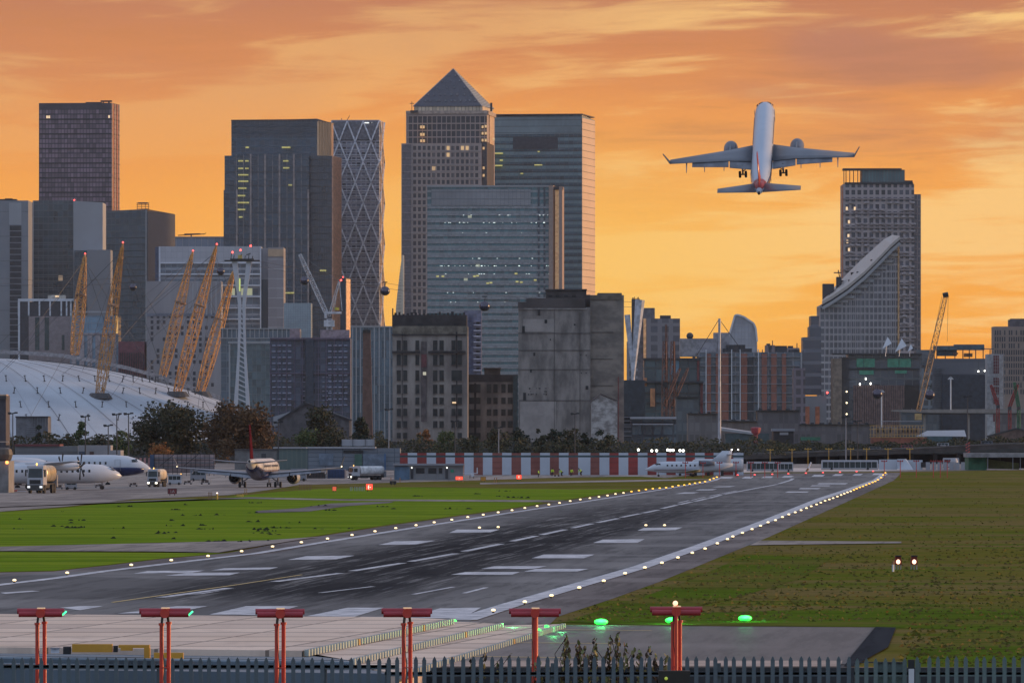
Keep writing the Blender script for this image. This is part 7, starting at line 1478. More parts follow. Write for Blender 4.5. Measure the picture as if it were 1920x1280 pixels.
# airside clutter between jets: baggage carts, stairs, scaffolding
for i, (px, py, w_, lab) in enumerate([(352, 908, 18, 'grey baggage cart nearest the white van'), (385, 908, 20, 'grey baggage cart left of the striped screen foot'), (185, 914, 16, 'baggage cart beneath the nose of the propeller plane'), (110, 917, 18, 'baggage cart right of the left fuel truck'), (250, 912, 18, 'baggage cart under the long airliner nose'), (545, 900, 18, 'baggage cart right of the parked jet engine'), (1285, 892, 30, 'low dark baggage cart below the business jet wing')]):
    g = G(px, py); d = g[1]; T_ = thing('baggage_cart', lab, 'cart', (g[0], d, g[2]), group='baggage carts'); s = w_*d/F/3; T_.scale = (s, s, s)
    mb = MB(); mb.box(-1.5, 1.5, -.7, .7, .45, .55); mb.box(-1.5, -1.42, -.7, .7, .5, 1.7); mb.box(1.42, 1.5, -.7, .7, .5, 1.7); mb.build('frame', m_gpan, T_)
    mb = MB(); mb.box(-1.1, -.3, -.5, .5, .55, 1.1); mb.box(-.1, .9, -.5, .5, .55, 1.3); mb.build('load', mat('baggage', (.10, .07, .06), .8), T_)
    for x_ in (-1, 1): mb = MB(); mb.cyl((x_, -.75, .25), .25, 1.5, 12, 'y'); mb.build('wheel', m_tyre, T_)
b = Bld('scaffold_screen', 'striped pink and grey hoarding behind black scaffold frames', 1360, 365, cat='scaffold')
b.part('hoarding', mat('pink_hoarding', (.33, .25, .25), .7), lambda mb: b.bx(mb, 288, 402, 852, 886, 1, 1.2)); b.part('hoarding_strip', m_gpan, lambda mb: [b.bx(mb, 288, 402, y, y+2.2, .9, 1.02) for y in (857, 866, 875)])
b.part('scaffold_pole', m_black, lambda mb: ([b.bx(mb, x_, x_+.9, 850, 900, -.2, 0) for x_ in frange(289, 404, 8.6)], [b.bx(mb, 288, 403, y, y+.9, -.2, 0) for y in (851, 862, 873, 884)], [mb.bar((b.x(x_), -.1, b.z(873)), (b.x(x_+26), -.1, b.z(852)), .07) for x_ in (300, 345)]))
b.part('blue_end', mat('blue_end', (.04, .08, .16), .6), lambda mb: b.bx(mb, 281, 289, 852, 890, .5, 2)); b.part('red_white_screen', mat('pink_hoarding2', (.32, .16, .15), .7), lambda mb: [b.bx(mb, x_, x_+4, 858, 880, 1, 1.2) for x_ in frange(245, 282, 8)])
for i, (px, lab) in enumerate(((372, 'grey air start unit under the left wing of the parked jet'), (560, 'grey service unit behind the right wing of the parked jet'))):
    box_vehicle('service_unit', lab, 'service unit', px, 902, 30, 24, 4.5, 2.8, 2.0, m_gpan, 0, (.5, .8), 3)
b = Bld('barrier_block', 'row of red and white plastic barriers before the left fuel truck', 1075, 30, cat='barrier')
b.part('red_block', mat('plastic_red', (.4, .05, .04), .5), lambda mb: (b.bx(mb, 25, 32, 918, 927, 0, .5),)); b.part('white_block', mat('plastic_white', (.42, .42, .47), .5), lambda mb: (b.bx(mb, 16, 25, 918, 927, 0, .5), b.bx(mb, 32, 49, 920, 927, 0, .5)))
# white construction barriers right of the runway end
b = Bld('white_wall', 'white angled blast panels and barriers right of the airport buses', 1500, 1690, cat='barrier')
b.part('panel', mwh, lambda mb: (b.bx(mb, 1648, 1682, 861, 881, 0, .4), b.bx(mb, 1690, 1730, 862, 881, .6, 1), mb.hexa([(b.x(1682), -1, b.z(879)), (b.x(1712), -3, b.z(881)), (b.x(1712), 0, b.z(881)), (b.x(1682), 0, b.z(879))], [(b.x(1682), -1, b.z(860)), (b.x(1697), -1, b.z(860)), (b.x(1699), 0, b.z(860)), (b.x(1682), 0, b.z(860))])))
b.part('small_panel', m_gpan2, lambda mb: [b.bx(mb, x_, x_+8, 866, 880, 0, .3) for x_ in frange(1736, 1812, 11)]); b.part('round_tank', m_vw, lambda mb: mb.loft([[(b.x(1790)+rr*math.cos(a), 2+rr*math.sin(a), b.z(y)) for a in [k*math.pi/8 for k in range(16)]] for y, rr in ((880, .75), (865, .75), (859, .55))]))
b.part('dark_gap', m_black, lambda mb: b.bx(mb, 1727, 1740, 866, 876, .4, .8))
q = [(1330, 886), (1385, 880.5), (1470, 877.5), (1600, 877.5), (1690, 878.5), (1712, 881), (1640, 883), (1480, 884), (1400, 886)]
sheet('end_paving', q, 4.5, mat('pale_paving', (.50, .42, .38), .8, var=.1))

# ------------------------------------------------------------------ signs and small airfield furniture
def text(s, size, m, parent, loc, name='sign_text'):
    cu = bpy.data.curves.new(name, 'FONT'); cu.body = s; cu.size = size; cu.align_x = 'CENTER'; cu.align_y = 'CENTER'; cu.extrude = .01
    o = bpy.data.objects.new(name, cu); COL.objects.link(o); me = bpy.data.meshes.new_from_object(o); bpy.data.objects.remove(o); me.materials.clear(); me.materials.append(m)
    o = bpy.data.objects.new(name, me); COL.objects.link(o); o.parent = parent; o.location = loc; o.rotation_euler = (R(90), 0, 0); return o
def sign(label, px, py, wpx, hpx, m, txt=None, tm=None, lit=False):
    g = G(px, py); d = g[1]; T_ = thing('taxiway_sign', label, 'sign', g, group='taxiway signs'); w_, h = wpx*d/F, hpx*d/F
    mb = MB(); mb.box(-w_/2, w_/2, -.1, .15, h*.25, h); mb.build('panel', m, T_)
    mb = MB(); mb.box(-w_/2-.04, w_/2+.04, -.07, .18, h, h+.06); mb.box(-w_/2-.05, -w_/2, -.08, .18, h*.25, h+.02); mb.box(w_/2, w_/2+.05, -.08, .18, h*.25, h+.02); mb.build('frame', m_dk, T_)
    for s_ in (-1, 1): mb = MB(); mb.bar((s_*w_*.28, .03, 0), (s_*w_*.28, .03, h*.26), .06, 6); mb.build('leg', m_dk, T_)
    if txt: text(txt, h*.62, tm, T_, (0, -.12, h*.62))
    return T_
m_dullred = mat('sign_red', (.14, .018, .018), .5); m_litred = mat('sign_lit_red', (.8, .05, .03), .4, emit=1.6, ec=(1, .08, .04)); m_litw = mat('sign_lit_white', (1, .8, .7), .4, emit=2.5, ec=(1, .75, .6)); m_pale = mat('sign_pale', (.4, .36, .34), .5)
sign('dark red sign with pale letters on two legs beside the left lawn', 323, 928.5, 16, 12.5, m_dullred, '1A', m_pale)
sign('small black sign with two pale strokes below the site office', 737, 909, 11, 7, m_black, '11', mat('sign_dim_yellow', (.35, .28, .15), .5))
sign('round shouldered glowing red sign left of the black sign', 692.5, 921, 12, 14, m_litred, '(-', m_litw)
sign('glowing orange red sign right of the wooden stakes', 627, 922, 7, 10, mat('sign_orange', (.7, .14, .06), .4, emit=.5, ec=(1, .15, .06)))
sign('glowing red sign in front of the site office', 861, 901, 13, 8, m_litred, '-', m_litw)
sign('glowing red sign before the striped barrier, left of the workers', 973, 900, 9, 10, m_litred, '1', m_litw)
sign('orange yellow sign by the grey cabinets before the barrier', 906, 903, 9, 9, mat('sign_amber', (.55, .25, .03), .5))
def stakes(label, xs, yb, h, m, cat='marker posts'):
    T_ = None
    for i, px in enumerate(xs):
        g = G(px, yb); d = g[1]; mb = MB(); w_ = 1.2*d/F; mb.box(-w_/2, w_/2, -.04, .04, 0, h*d/F); mb.box(-w_/2-.01, w_/2+.01, -.05, .05, h*d/F*.8, h*d/F*.92); o = mb.build('marker_post', m); o.location = g; tag(o, '%s, %s from the left' % (label, nth(i+1)), 'marker post', cat)
m_stake = mat('stake_wood', (.26, .14, .07), .8)
stakes('thin brown marker post in the row right of the jet', [562, 565, 568, 571, 574, 577, 580, 583], 919, 11.5, m_stake, 'marker posts right of the parked jet')
stakes('brown marker post on the lawn below the jet', [391.5, 394, 397], 936, 14, m_stake, 'marker posts below the parked jet')
stakes('ochre marker post below the jet wheels', [459, 462.5], 927, 11.5, mat('stake_ochre', (.42, .25, .08), .7), 'ochre marker posts')
stakes('pale marker post left of the round glowing sign', [657, 660, 665, 668, 671, 674, 677, 680, 683], 920, 8, m_gpan2, 'pale marker posts')
stakes('orange post before the striped barrier', [733, 750, 868, 927, 931], 904, 9, mat('stake_orange', (.45, .2, .06), .7), 'orange posts before the barrier')
g = G(407, 936); b = Bld('floor_lamp', 'small yellow field lamp right of the four brown marker posts', g[1], 407, cat='lamp'); b.part('stand', mat('field_yellow', (.5, .33, .05), .6), lambda mb: mb.bar((0, 0, 0), (0, 0, .7), .12, 8)); b.part('lens', m_litw, lambda mb: mb.ball((0, 0, .75), .1, 8, 5))
g = G(450, 931); b = Bld('valve_box', 'low yellow valve box on the lawn below the parked jet', g[1], 450, cat='box'); b.part('body', MC['field_yellow'], lambda mb: mb.box(-.4, .4, -.3, .3, 0, .32)); b.part('lid', m_stake, lambda mb: mb.box(-.45, .3, -.32, .32, .32, .36))

# far approach lights: red and yellow T frames beyond the runway end
def tframe(label, cat, px, yb, yt, m, d, wpx, group, name='approach_light'):
    T_ = thing(name, label, cat, (X(px, d), d, gz(d)), group=group); h = Z(yt, d)-gz(d); w_ = wpx*d/F
    mb = MB(); mb.bar((0, 0, 0), (0, 0, h), .07, 6); mb.build('post', m, T_)
    mb = MB(); mb.box(-w_/2, w_/2, -.08, .08, h-.03, h+.1); mb.build('crossbar', m, T_)
    for s_ in (-.8, 0, .8): mb = MB(); mb.cyl((s_*w_/2, -.16, h+.16), .1, .3, 10, 'y'); mb.build('lamp', m, T_)
m_far = mat('far_red', (.38, .03, .03), .5); m_yf = mat('far_yellow', (.50, .30, .05), .5)
for i, (px, yt, lab) in enumerate([(1285, 868, 'below the business jet door'), (1318, 868.5, 'below the business jet engine'), (1349, 868, 'below the business jet tail'), (1380, 867.5, 'at the end of the white tank'), (1408, 868, 'before the nearest bus'), (1434, 868, 'before the middle of the nearest bus'), (1458, 868, 'before the middle bus'), (1658, 865, 'before the white panel'), (1688, 865, 'before the angled white panel'), (1718, 865, 'right of the angled white panel'), (1750, 865, 'left of the small white panels'), (1763, 865, 'before the small white panels'), (1776, 865, 'left of the white pickup')]):
    tframe('small red approach light '+lab, 'approach light', px, 885, yt, m_far, 1340, 11, 'far red approach lights')
for i, (px, yt, lab) in enumerate([(1444, 843.5, 'leftmost of the yellow frames'), (1485, 843, 'second of the yellow frames from the left'), (1515, 842, 'third of the yellow frames from the left'), (1554, 842, 'yellow frame in the middle of the row'), (1595, 842, 'yellow frame above the left of the longest bus'), (1625, 842, 'yellow frame above the longest bus end'), (1665, 842, 'yellow frame before the pale panel'), (1706, 842, 'rightmost of the yellow frames')]):
    tframe('yellow T shaped light frame, '+lab, 'light frame', px, 880, yt, m_yf, 1620, 13, 'yellow light frames')
# windsock-like leaning pole at the runway end
b = Bld('marker_pole', 'short leaning striped pole beside the right red end light', 1440, 1517, cat='pole', z=.75); b.part('pole', m_whitem, lambda mb: mb.bar((b.x(1513), 0, 0), (b.x(1521), 0, b.z(866)), .14, 6)); b.part('base', m_stake, lambda mb: mb.bar((b.x(1512), 0, 0), (b.x(1515.5), 0, b.z(878)), .2, 6))

# ------------------------------------------------------------------ runway lights
def lamp_proto(name, lensm, r):
    t_ = thing(name, '', 'light'); mb = MB(); mb.bar((0, 0, 0), (0, 0, .12), r*.8, 8, r*.6); mb.build('base', m_black, t_); mb = MB(); mb.smooth = True; mb.ball((0, 0, .10+r*.4), r*1.15, 12, 8, .62); mb.build('lens', lensm, t_); return t_
mL = {'w': mat('lamp_white', (1, .95, .8), .3, emit=1.7, ec=(1, .74, .34)), 'a': mat('lamp_amber', (1, .6, .1), .3, emit=1.8, ec=(1, .50, .06)), 'r': mat('lamp_red', (1, .1, .1), .3, emit=1.8, ec=(1, .10, .10)), 'g': mat('lamp_green', (.2, 1, .3), .3, emit=3.2, ec=(.015, 1, .05))}
def row(pts, kind, label, group, cat='runway light', r0=.088, kpx=0.0):
    p_ = lamp_proto('runway_light', mL[kind], r0); p_['category'] = cat; first = True
    for i, (px, py) in enumerate(pts):
        g = G(px, py+2.2*(G(px, py)[1] < 450))
        o = p_ if first else copy_tree(p_); first = False
        o.location = (g[0], g[1], g[2]+.04); o['label'] = '%s, %s from its %s end' % (label, nth(i+1), 'left' if abs(pts[0][1]-pts[-1][1]) < 20 and kind != 'a' else 'near'); o['group'] = group; s_ = 1+max(0, g[1]-350)/1050*.75; o.scale = (s_,)*3
LW = [(27,1091),(126,1079),(246,1064),(321,1055),(390,1047),(453,1038),(511,1029),(565,1021),(614,1014),(660,1007),(703,1000),(742,994),(780,988.5),(814,983),(847,978),(877,973),(906,968.5),(934,964),(960,960),(984,955.7),(1007,952),(1029,949),(1049,946),(1069,942.5),(1088,939.5),(1106,937),(1123,934.5),(1139,932),(1154,929),(1169,927)]
LA = [(1184,924.5),(1198,922.5),(1211,920.5),(1224,919),(1237,918),(1249,917),(1261,915),(1272,913),(1283,912),(1293,910),(1303,908.5),(1312,907),(1322,905.5),(1331,902),(1338,899.5),(1344,897)]
RW_ = [(925,1148),(984,1132),(1034,1120),(1086,1105),(1132,1092),(1172,1080),(1209,1069),(1241,1060),(1271,1050),(1298,1041),(1322,1033),(1345,1023),(1364,1015),(1374,1010),(1392,1003),(1410,996),(1426,989.5),(1440,983),(1454,979),(1467,973),(1479,968),(1491,964),(1502,960),(1512,956),(1521,952.5),(1531,949),(1539,945.5),(1547,942),(1555,939.5),(1562,937),(1570,934),(1577,931),(1583,928.5),(1589,926),(1595,924)]
RA = [(1601,921.5),(1606,919),(1612,916.5),(1618,914.5),(1624,912),(1630,909.5),(1636,907),(1641,905),(1646,902),(1652,898),(1656,893),(1660,889)]
row(LW, 'w', 'white light along the left runway edge', 'white lights along the left runway edge')
row(LA, 'a', 'amber light in the far part of the left runway edge', 'amber lights on the left runway edge')
row(RW_, 'w', 'white light along the right runway edge', 'white lights along the right runway edge')
row(RA, 'a', 'amber light in the far part of the right runway edge', 'amber lights on the right runway edge')
row([(1383,893),(1415,892.5),(1448,891.5),(1478,890.5),(1511,889.5),(1543,888.5),(1575,887.5),(1606,886.5),(1637,886)], 'r', 'red light in the row across the far runway end', 'red runway end lights')
row([(899,993),(934,992)], 'w', 'white light on the painted bar left of the runway centre', 'white lights on the left painted bar')
row([(1211,988.5),(1246,988.5)], 'w', 'white light on the painted bar right of the runway centre', 'white lights on the right painted bar')
for (px, py, lab) in ((1127, 1168, 'leftmost green threshold light, nearest the ribbed deck'), (1260, 1165, 'green threshold light behind the rightmost red light stand'), (1397, 1161, 'rightmost green threshold light on the grass edge')):
    p_ = lamp_proto('threshold_light', mL['g'], .20); p_.location = G(px, py+4); p_['label'] = lab; p_['category'] = 'threshold light'; p_['group'] = 'green threshold lights'; p_.scale = (1.3, 1.3, .9)
    ld = bpy.data.lights.new('green_glow', 'POINT'); ld.energy = 90; ld.color = (.1, 1, .25); ld.shadow_soft_size = .2; lo = bpy.data.objects.new('glow', ld); COL.objects.link(lo); lo.parent = p_; lo.location = (0, -.5, .7)
mpapi = mat('papi_lens', (1, .8, .7), .3, emit=2.6, ec=(1, .60, .38)); mpr = mat('papi_red', (.20, .02, .01), .5)
for px, lab in ((1684, 'left one of two red slope indicator boxes on the right grass'), (1714, 'right one of two red slope indicator boxes on the right grass')):
    g = G(px, 1067); s_ = g[1]/F; T_ = thing('slope_indicator', lab, 'slope light', g, group='slope indicator lights')
    mb = MB(); mb.box(-6.5*s_, 6.5*s_, -.1, .5, 9.5*s_, 19*s_); mb.box(-5.5*s_, 5.5*s_, -.05, .4, 19*s_, 26*s_); mb.build('housing', mpr, T_)
    mb = MB(); mb.box(-5.8*s_, 5.8*s_, -.3, -.1, 24*s_, 26.5*s_); mb.build('hood', m_black, T_)
    mb = MB(); mb.smooth = True; mb.ball((0, -.1, 14.5*s_), 3.7*s_, 14, 10, 1.15); mb.build('lens', mpapi, T_)
    for k in (-5, 0, 5): mb = MB(); mb.bar((k*s_, .1, 0), (k*s_, .1, 10*s_), .035, 6); mb.build('leg', m_gpan2, T_)
g = G(1674.5, 1071); b = Bld('marker_post', 'white marker post left of the slope indicator boxes', g[1], 1674.5, cat='marker post'); b.part('post', m_whitem, lambda mb: mb.bar((0, 0, 0), (0, 0, .42), .07, 8)); b.part('cap', m_stake, lambda mb: mb.bar((0, 0, .42), (0, 0, .62), .08, 8))

# ------------------------------------------------------------------ PEOPLE: grounds crew in yellow jackets
skin = mat('skin', (.35, .22, .16), .6); hiv = mat('hi_vis', (.45, .75, .02), .6, emit=.0); trou = mat('dark_trousers', (.012, .014, .018), .8); hair = mat('dark_hair', (.015, .012, .01), .8)
def skinned(name, verts, edges, m, parent, sub=1):
    me = bpy.data.meshes.new(name); me.from_pydata([v[:3] for v in verts], edges, []); o = bpy.data.objects.new(name, me); COL.objects.link(o)
    md = o.modifiers.new('skin', 'SKIN'); 
    if not me.skin_vertices: 
        bpy.context.view_layer.objects.active = o
    for i, v in enumerate(verts): me.skin_vertices[0].data[i].radius = (v[3], v[4] if len(v) > 4 else v[3])
    me.skin_vertices[0].data[0].use_root = True
    o.modifiers.new('sub', 'SUBSURF').levels = sub; o.modifiers['sub'].render_levels = sub
    me.materials.append(m); o.parent = parent; return o
def person(label, px, py, hpx, pose, rz=0.0):
    g = G(px, py); d = g[1]; T_ = thing('person', label, 'person', g, rz, group='grounds crew at the striped barrier')
    bend = {'stand': 0.05, 'lean': .45, 'stoop': .95}[pose]; full = {'stand': 1.74, 'lean': 1.62, 'stoop': 1.40}[pose]; s = hpx*d/F/full; T_.scale = (s,)*3
    c, sn = math.cos(bend), math.sin(bend)
    def up(h, off=0.0, y=0.0): return (off, -(h*sn)+y, .92+h*c)
    kn = .12 if pose == 'stoop' else .03
    V = [(0, 0, .92, .15, .11), (*up(.22), .15, .11), (*up(.45), .17, .11), (*up(.56), .06), (*up(.66), .075), (*up(.76, 0, -.02), .10, .11), (*up(.82, 0, -.02), .07)]
    E = [(0, 1), (1, 2), (2, 3), (3, 4), (4, 5), (5, 6)]
    for sd in (-1, 1):
        i = len(V); V += [(sd*.10, 0, .86, .09), (sd*.13, -kn*1.5, .48, .065), (sd*.14, .04, .09, .045), (sd*.15, -.10, .04, .04)]; E += [(0, i), (i, i+1), (i+1, i+2), (i+2, i+3)]
        j = len(V); sh = up(.47, sd*.19); el = (sh[0]+sd*.07, sh[1]-.05, sh[2]-.27); ha = (el[0]-sd*.03, el[1]-.13, el[2]-.22)
        V += [(*sh, .062), (*el, .045), (*ha, .032), (ha[0]-sd*.005, ha[1]-.05, ha[2]-.07, .03)]; E += [(2, j), (j, j+1), (j+1, j+2), (j+2, j+3)]
        for k in range(4):
            f = len(V); V += [(ha[0]+(k-1.5)*.018, ha[1]-.07, ha[2]-.12, .009), (ha[0]+(k-1.5)*.019, ha[1]-.06, ha[2]-.165+abs(k-1.4)*.01, .008)]; E += [(j+3, f), (f, f+1)]
        f = len(V); V += [(ha[0]-sd*.045, ha[1]-.06, ha[2]-.07, .010), (ha[0]-sd*.055, ha[1]-.08, ha[2]-.11, .009)]; E += [(j+3, f), (f, f+1)]
    skinned('body', V, E, skin, T_)
    JV = [(0, 0, .86, .17, .13), (*up(.22), .185, .145), (*up(.46), .20, .14), (*up(.53), .09)]; JE = [(0, 1), (1, 2), (2, 3)]
    for sd in (-1, 1):
        j = len(JV); sh = up(.47, sd*.20); el = (sh[0]+sd*.07, sh[1]-.05, sh[2]-.27); ha = (el[0]-sd*.03, el[1]-.12, el[2]-.20); JV += [(*sh, .085), (*el, .066), (*ha, .05)]; JE += [(2, j), (j, j+1), (j+1, j+2)]
    skinned('jacket', JV, JE, hiv, T_)
    TV = [(0, 0, .90, .165, .12)]; TE = []
    for sd in (-1, 1): i = len(TV); TV += [(sd*.10, 0, .84, .11), (sd*.13, -kn*1.5, .48, .085), (sd*.14, .04, .12, .065)]; TE += [(0, i), (i, i+1), (i+1, i+2)]
    skinned('trousers', TV, TE, trou, T_)
    hd = up(.76, 0, -.02); mb = MB(); mb.smooth = True; mb.ball((hd[0], hd[1]+.015, hd[2]+.03), .118, 12, 8, 1.05); mb.build('hair', hair, T_)
    mb = MB(); mb.ball((hd[0]-.04, hd[1]-.115, hd[2]), .012, 6, 4); mb.ball((hd[0]+.04, hd[1]-.115, hd[2]), .012, 6, 4); mb.build('eyes', m_black, T_); mb = MB(); mb.bar((hd[0], hd[1]-.10, hd[2]-.0), (hd[0], hd[1]-.14, hd[2]-.035), .014, 5); mb.box(hd[0]-.03, hd[0]+.03, hd[1]-.118, hd[1]-.1, hd[2]-.066, hd[2]-.056); mb.build('face', skin, T_)
    return T_
person('leftmost worker in a yellow vest standing side on by the striped barrier', 1009.5, 895, 15, 'stand', R(80))
person('second worker from the left, yellow jacket, at a red panel of the barrier', 1035, 893, 15, 'lean', R(20))
person('third worker from the left, bright yellow coat, stooping before a white panel', 1054, 893, 13.5, 'stoop', R(-60))
person('fourth worker from the left, yellow vest, standing before a red panel', 1071, 893, 14.5, 'lean', R(30))
person('rightmost worker, bright yellow coat, stooping before a wide white panel', 1090, 892, 14, 'stoop', R(-50))
g = G(1044, 893); b = Bld('tool_cart', 'low brown tool cart between two of the yellow jacketed workers', g[1], 1044, cat='cart', z=g[2]); b.part('tray', m_stake, lambda mb: mb.box(-.45, .45, -.3, .3, .25, .55)); b.part('wheel', m_tyre, lambda mb: (mb.cyl((-.3, -.32, .15), .15, .64, 10, 'y'), mb.cyl((.3, -.32, .15), .15, .64, 10, 'y')))

# ================================================================== FOREGROUND
# stepped concrete decks with ribbed edges
mdeck, t, p = newmat('deck_concrete'); tc = t.n('ShaderNodeTexCoord'); sp_ = t.n('ShaderNodeSeparateXYZ'); t.l(tc.outputs['Object'], sp_.inputs[0])
lat = t.m('SUBTRACT', sp_.outputs[0], t.m('MULTIPLY', sp_.outputs[1], .13))
j1 = t.m('LESS_THAN', t.m('FRACT', t.m('DIVIDE', lat, 4.2)), .035); j2 = t.m('LESS_THAN', t.m('FRACT', t.m('DIVIDE', sp_.outputs[1], 6.5)), .09)
nz = t.noise(tc.outputs['Object'], .12, 5, .6); nz2 = t.noise(t.comb(sp_.outputs[0], t.m('MULTIPLY', sp_.outputs[1], .25), 0.0), .5, 4, .7); col = t.mix(t.sm(nz, .35, .65), (.68, .52, .40), (.76, .60, .48)); col = t.mix(t.m('MULTIPLY', t.sm(nz2, .5, .7), .45), col, (.42, .32, .26))
wn = t.n('ShaderNodeTexWhiteNoise', noise_dimensions='3D'); t.l(t.comb(t.m('FLOOR', t.m('DIVIDE', lat, 4.2)), t.m('FLOOR', t.m('DIVIDE', sp_.outputs[1], 6.5)), 1.0), wn.inputs[0]); col = t.mix(t.m('MULTIPLY', wn.outputs[0], .50), col, (.40, .31, .26))
col = t.mix(t.m('MULTIPLY', t.m('MAXIMUM', j1, j2), .75), col, (.10, .075, .06)); t.l(col, p.inputs['Base Color']); p.inputs['Roughness'].default_value = .6; p.inputs['Specular IOR Level'].default_value = .12
m_rib = mat('rib_steel', (.34, .38, .36), .4, var=.1); m_ribback = mat('rib_back', (.03, .035, .035), .7)
def PZ(px, py, z): d = (EYE-z)*F/(py-HY); return Vector((X(px, d), d, z))
tiers = [(.62, [(-120, 1211), (566, 1219), (843, 1160), (740, 1156), (-120, 1149)], (566, 1219), (843, 1160), .20, 58, 'upper concrete deck covering the whole left of the runway threshold'),
         (.40, [(566, 1227), (652, 1236), (935, 1168), (843, 1164)], (652, 1236), (935, 1168), .19, 62, 'middle concrete deck step with a ribbed edge'),
         (.20, [(652, 1243), (742, 1262), (1052, 1169), (935, 1172)], (742, 1262), (1052, 1169), .20, 70, 'lowest concrete deck step with the brightest green lit ribs')]
for z_, poly, e0, e1, rh, nr, lab in tiers:
    pts = [PZ(px, py, z_) for px, py in poly]; org = pts[0]; T_ = thing('deck', lab, 'deck', (org.x, org.y, 0), group='concrete decks at the threshold')
    mb = MB(); loc = [(p_.x-org.x, p_.y-org.y) for p_ in pts]
    n_ = len(loc)
    mb.face([(x_, y_, z_) for x_, y_ in loc]); 
    for k in range(n_): a, c_ = loc[k], loc[(k+1) % n_]; mb.face([(a[0], a[1], z_-rh-.4), (c_[0], c_[1], z_-rh-.4), (c_[0], c_[1], z_), (a[0], a[1], z_)])
    mb.build('slab', mdeck, T_)
    A, B_ = PZ(*e0, z_)-org, PZ(*e1, z_)-org; A.z = B_.z = 0; dv = (B_-A).normalized(); nn = Vector((dv.y, -dv.x, 0))
    mb = MB(); mb.hexa([A+nn*.02+Vector((0, 0, z_-rh-.1)), B_+nn*.02+Vector((0, 0, z_-rh-.1)), B_+nn*.06+Vector((0, 0, z_-rh-.1)), A+nn*.06+Vector((0, 0, z_-rh-.1))], [A+nn*.02+Vector((0, 0, z_-.01)), B_+nn*.02+Vector((0, 0, z_-.01)), B_+nn*.06+Vector((0, 0, z_-.01)), A+nn*.06+Vector((0, 0, z_-.01))]); mb.build('edge_plate', m_ribback, T_)
    st = (B_-A).length/nr; mb = MB(); mb.box(-.0, .16, -st*.24, st*.24, -rh, .03); rm = mb.mesh('rib', m_rib); mo = mb.mesh('ochre_rib', mat('rib_ochre', (.45, .26, .08), .5)); an = math.atan2(nn.y, nn.x)
    for k in range(nr):
        c_ = A.lerp(B_, (k+.5)/nr)+nn*.06; put(mo if k in (18, 44) else rm, 'rib', T_, (c_.x, c_.y, z_), (0, 0, an))
for (px, py, dl_) in ((842, 1163, 'upper deck edge'), (925, 1172, 'middle deck edge'), (1015, 1173, 'lowest deck edge, farther one'), (1000, 1180, 'lowest deck edge, nearer one')):
    g = PZ(px+10, py, .25); p_ = lamp_proto('threshold_light', mL['g'], .09); p_.location = (g.x, g.y, .1); tag(p_, 'small green light at the far end of the '+dl_, 'threshold light', 'small green lights at the deck ends'); ld = bpy.data.lights.new('green_glow', 'POINT'); ld.energy = 25; ld.color = (.1, 1, .25); ld.shadow_soft_size = .1; lo = bpy.data.objects.new('glow', ld); COL.objects.link(lo); lo.parent = p_; lo.location = (.6, -.8, .3)
# blue grey steel pontoon in front of the decks
bz = .40; msteel = mat('pontoon_steel', (.10, .135, .165), .5, var=.15, sc=.3)
b = Bld('pontoon', 'blue grey steel pontoon with white dashes below the upper deck', 281, 340, cat='pontoon')
def H2(px, py, z): v = PZ(px, py, z); return (v.x-b.ox, v.y-b.d)
b.part('top_plate', msteel, lambda mb: mb.prism([H2(-150, 1226, bz), H2(655, 1237, bz), H2(566, 1221, bz), H2(-150, 1213, bz)], bz-.3, bz))
b.part('front_beam', msteel, lambda mb: mb.prism([H2(-150, 1252, .15), H2(738, 1262, .15), H2(655, 1238.5, .15), H2(-150, 1227.5, .15)], -.6, .15))
b.part('front_fender', mat('fender_dark', (.05, .07, .09), .6), lambda mb: (mb.box(b.x(-150)-0, b.x(740), -11.5, -11, -.75, -.45)))
b.part('lip', mat('lip_pale', (.20, .25, .29), .5), lambda mb: mb.prism([H2(-150, 1228.2, .42), H2(655, 1239.6, .42), H2(655, 1238.5, .42), H2(-150, 1227.1, .42)], .36, .42))
mb = MB(); mb.box(-.17, .17, -.18, .18, 0, .02); dme = mb.mesh('white_dash', m_whitem)
for k in range(36):
    px = 100+k*17.5; v = H2(px, 1233+.0105*px, .152); put(dme, 'white_dash', b.T, (v[0], v[1], .155))
myb = mat('machine_ochre', (.55, .27, .02), .5, var=.1)
b = Bld('loading_ramp', 'ochre steel loading ramp lying on the blue pontoon', 280, 215, cat='ramp')
b.part('left_panel', myb, lambda mb: b.bx(mb, 135, 210, 1207, 1222, 0, .6)); b.part('cut_panel', myb, lambda mb: (b.bx(mb, 222, 280, 1208.5, 1214, 0, .6), b.bx(mb, 226, 248, 1214, 1219, 0, .5), b.bx(mb, 270, 281, 1214, 1234, 0, .5), b.bx(mb, 290, 345, 1222, 1236, -.7, -.3))); b.part('hinge', m_black, lambda mb: (b.bx(mb, 212, 220, 1210, 1222, .1, .5), b.bx(mb, 118, 132, 1212, 1226, .1, .5)))
b = Bld('grey_box', 'small pale grey switch box left of the ochre ramp', 281, 107, cat='box'); b.part('body', m_whitem, lambda mb: b.bx(mb, 99, 114, 1213, 1222, -1.2, -.8)); b.part('lid', m_gpan, lambda mb: b.bx(mb, 98, 115, 1212, 1213.4, -1.3, -.7))
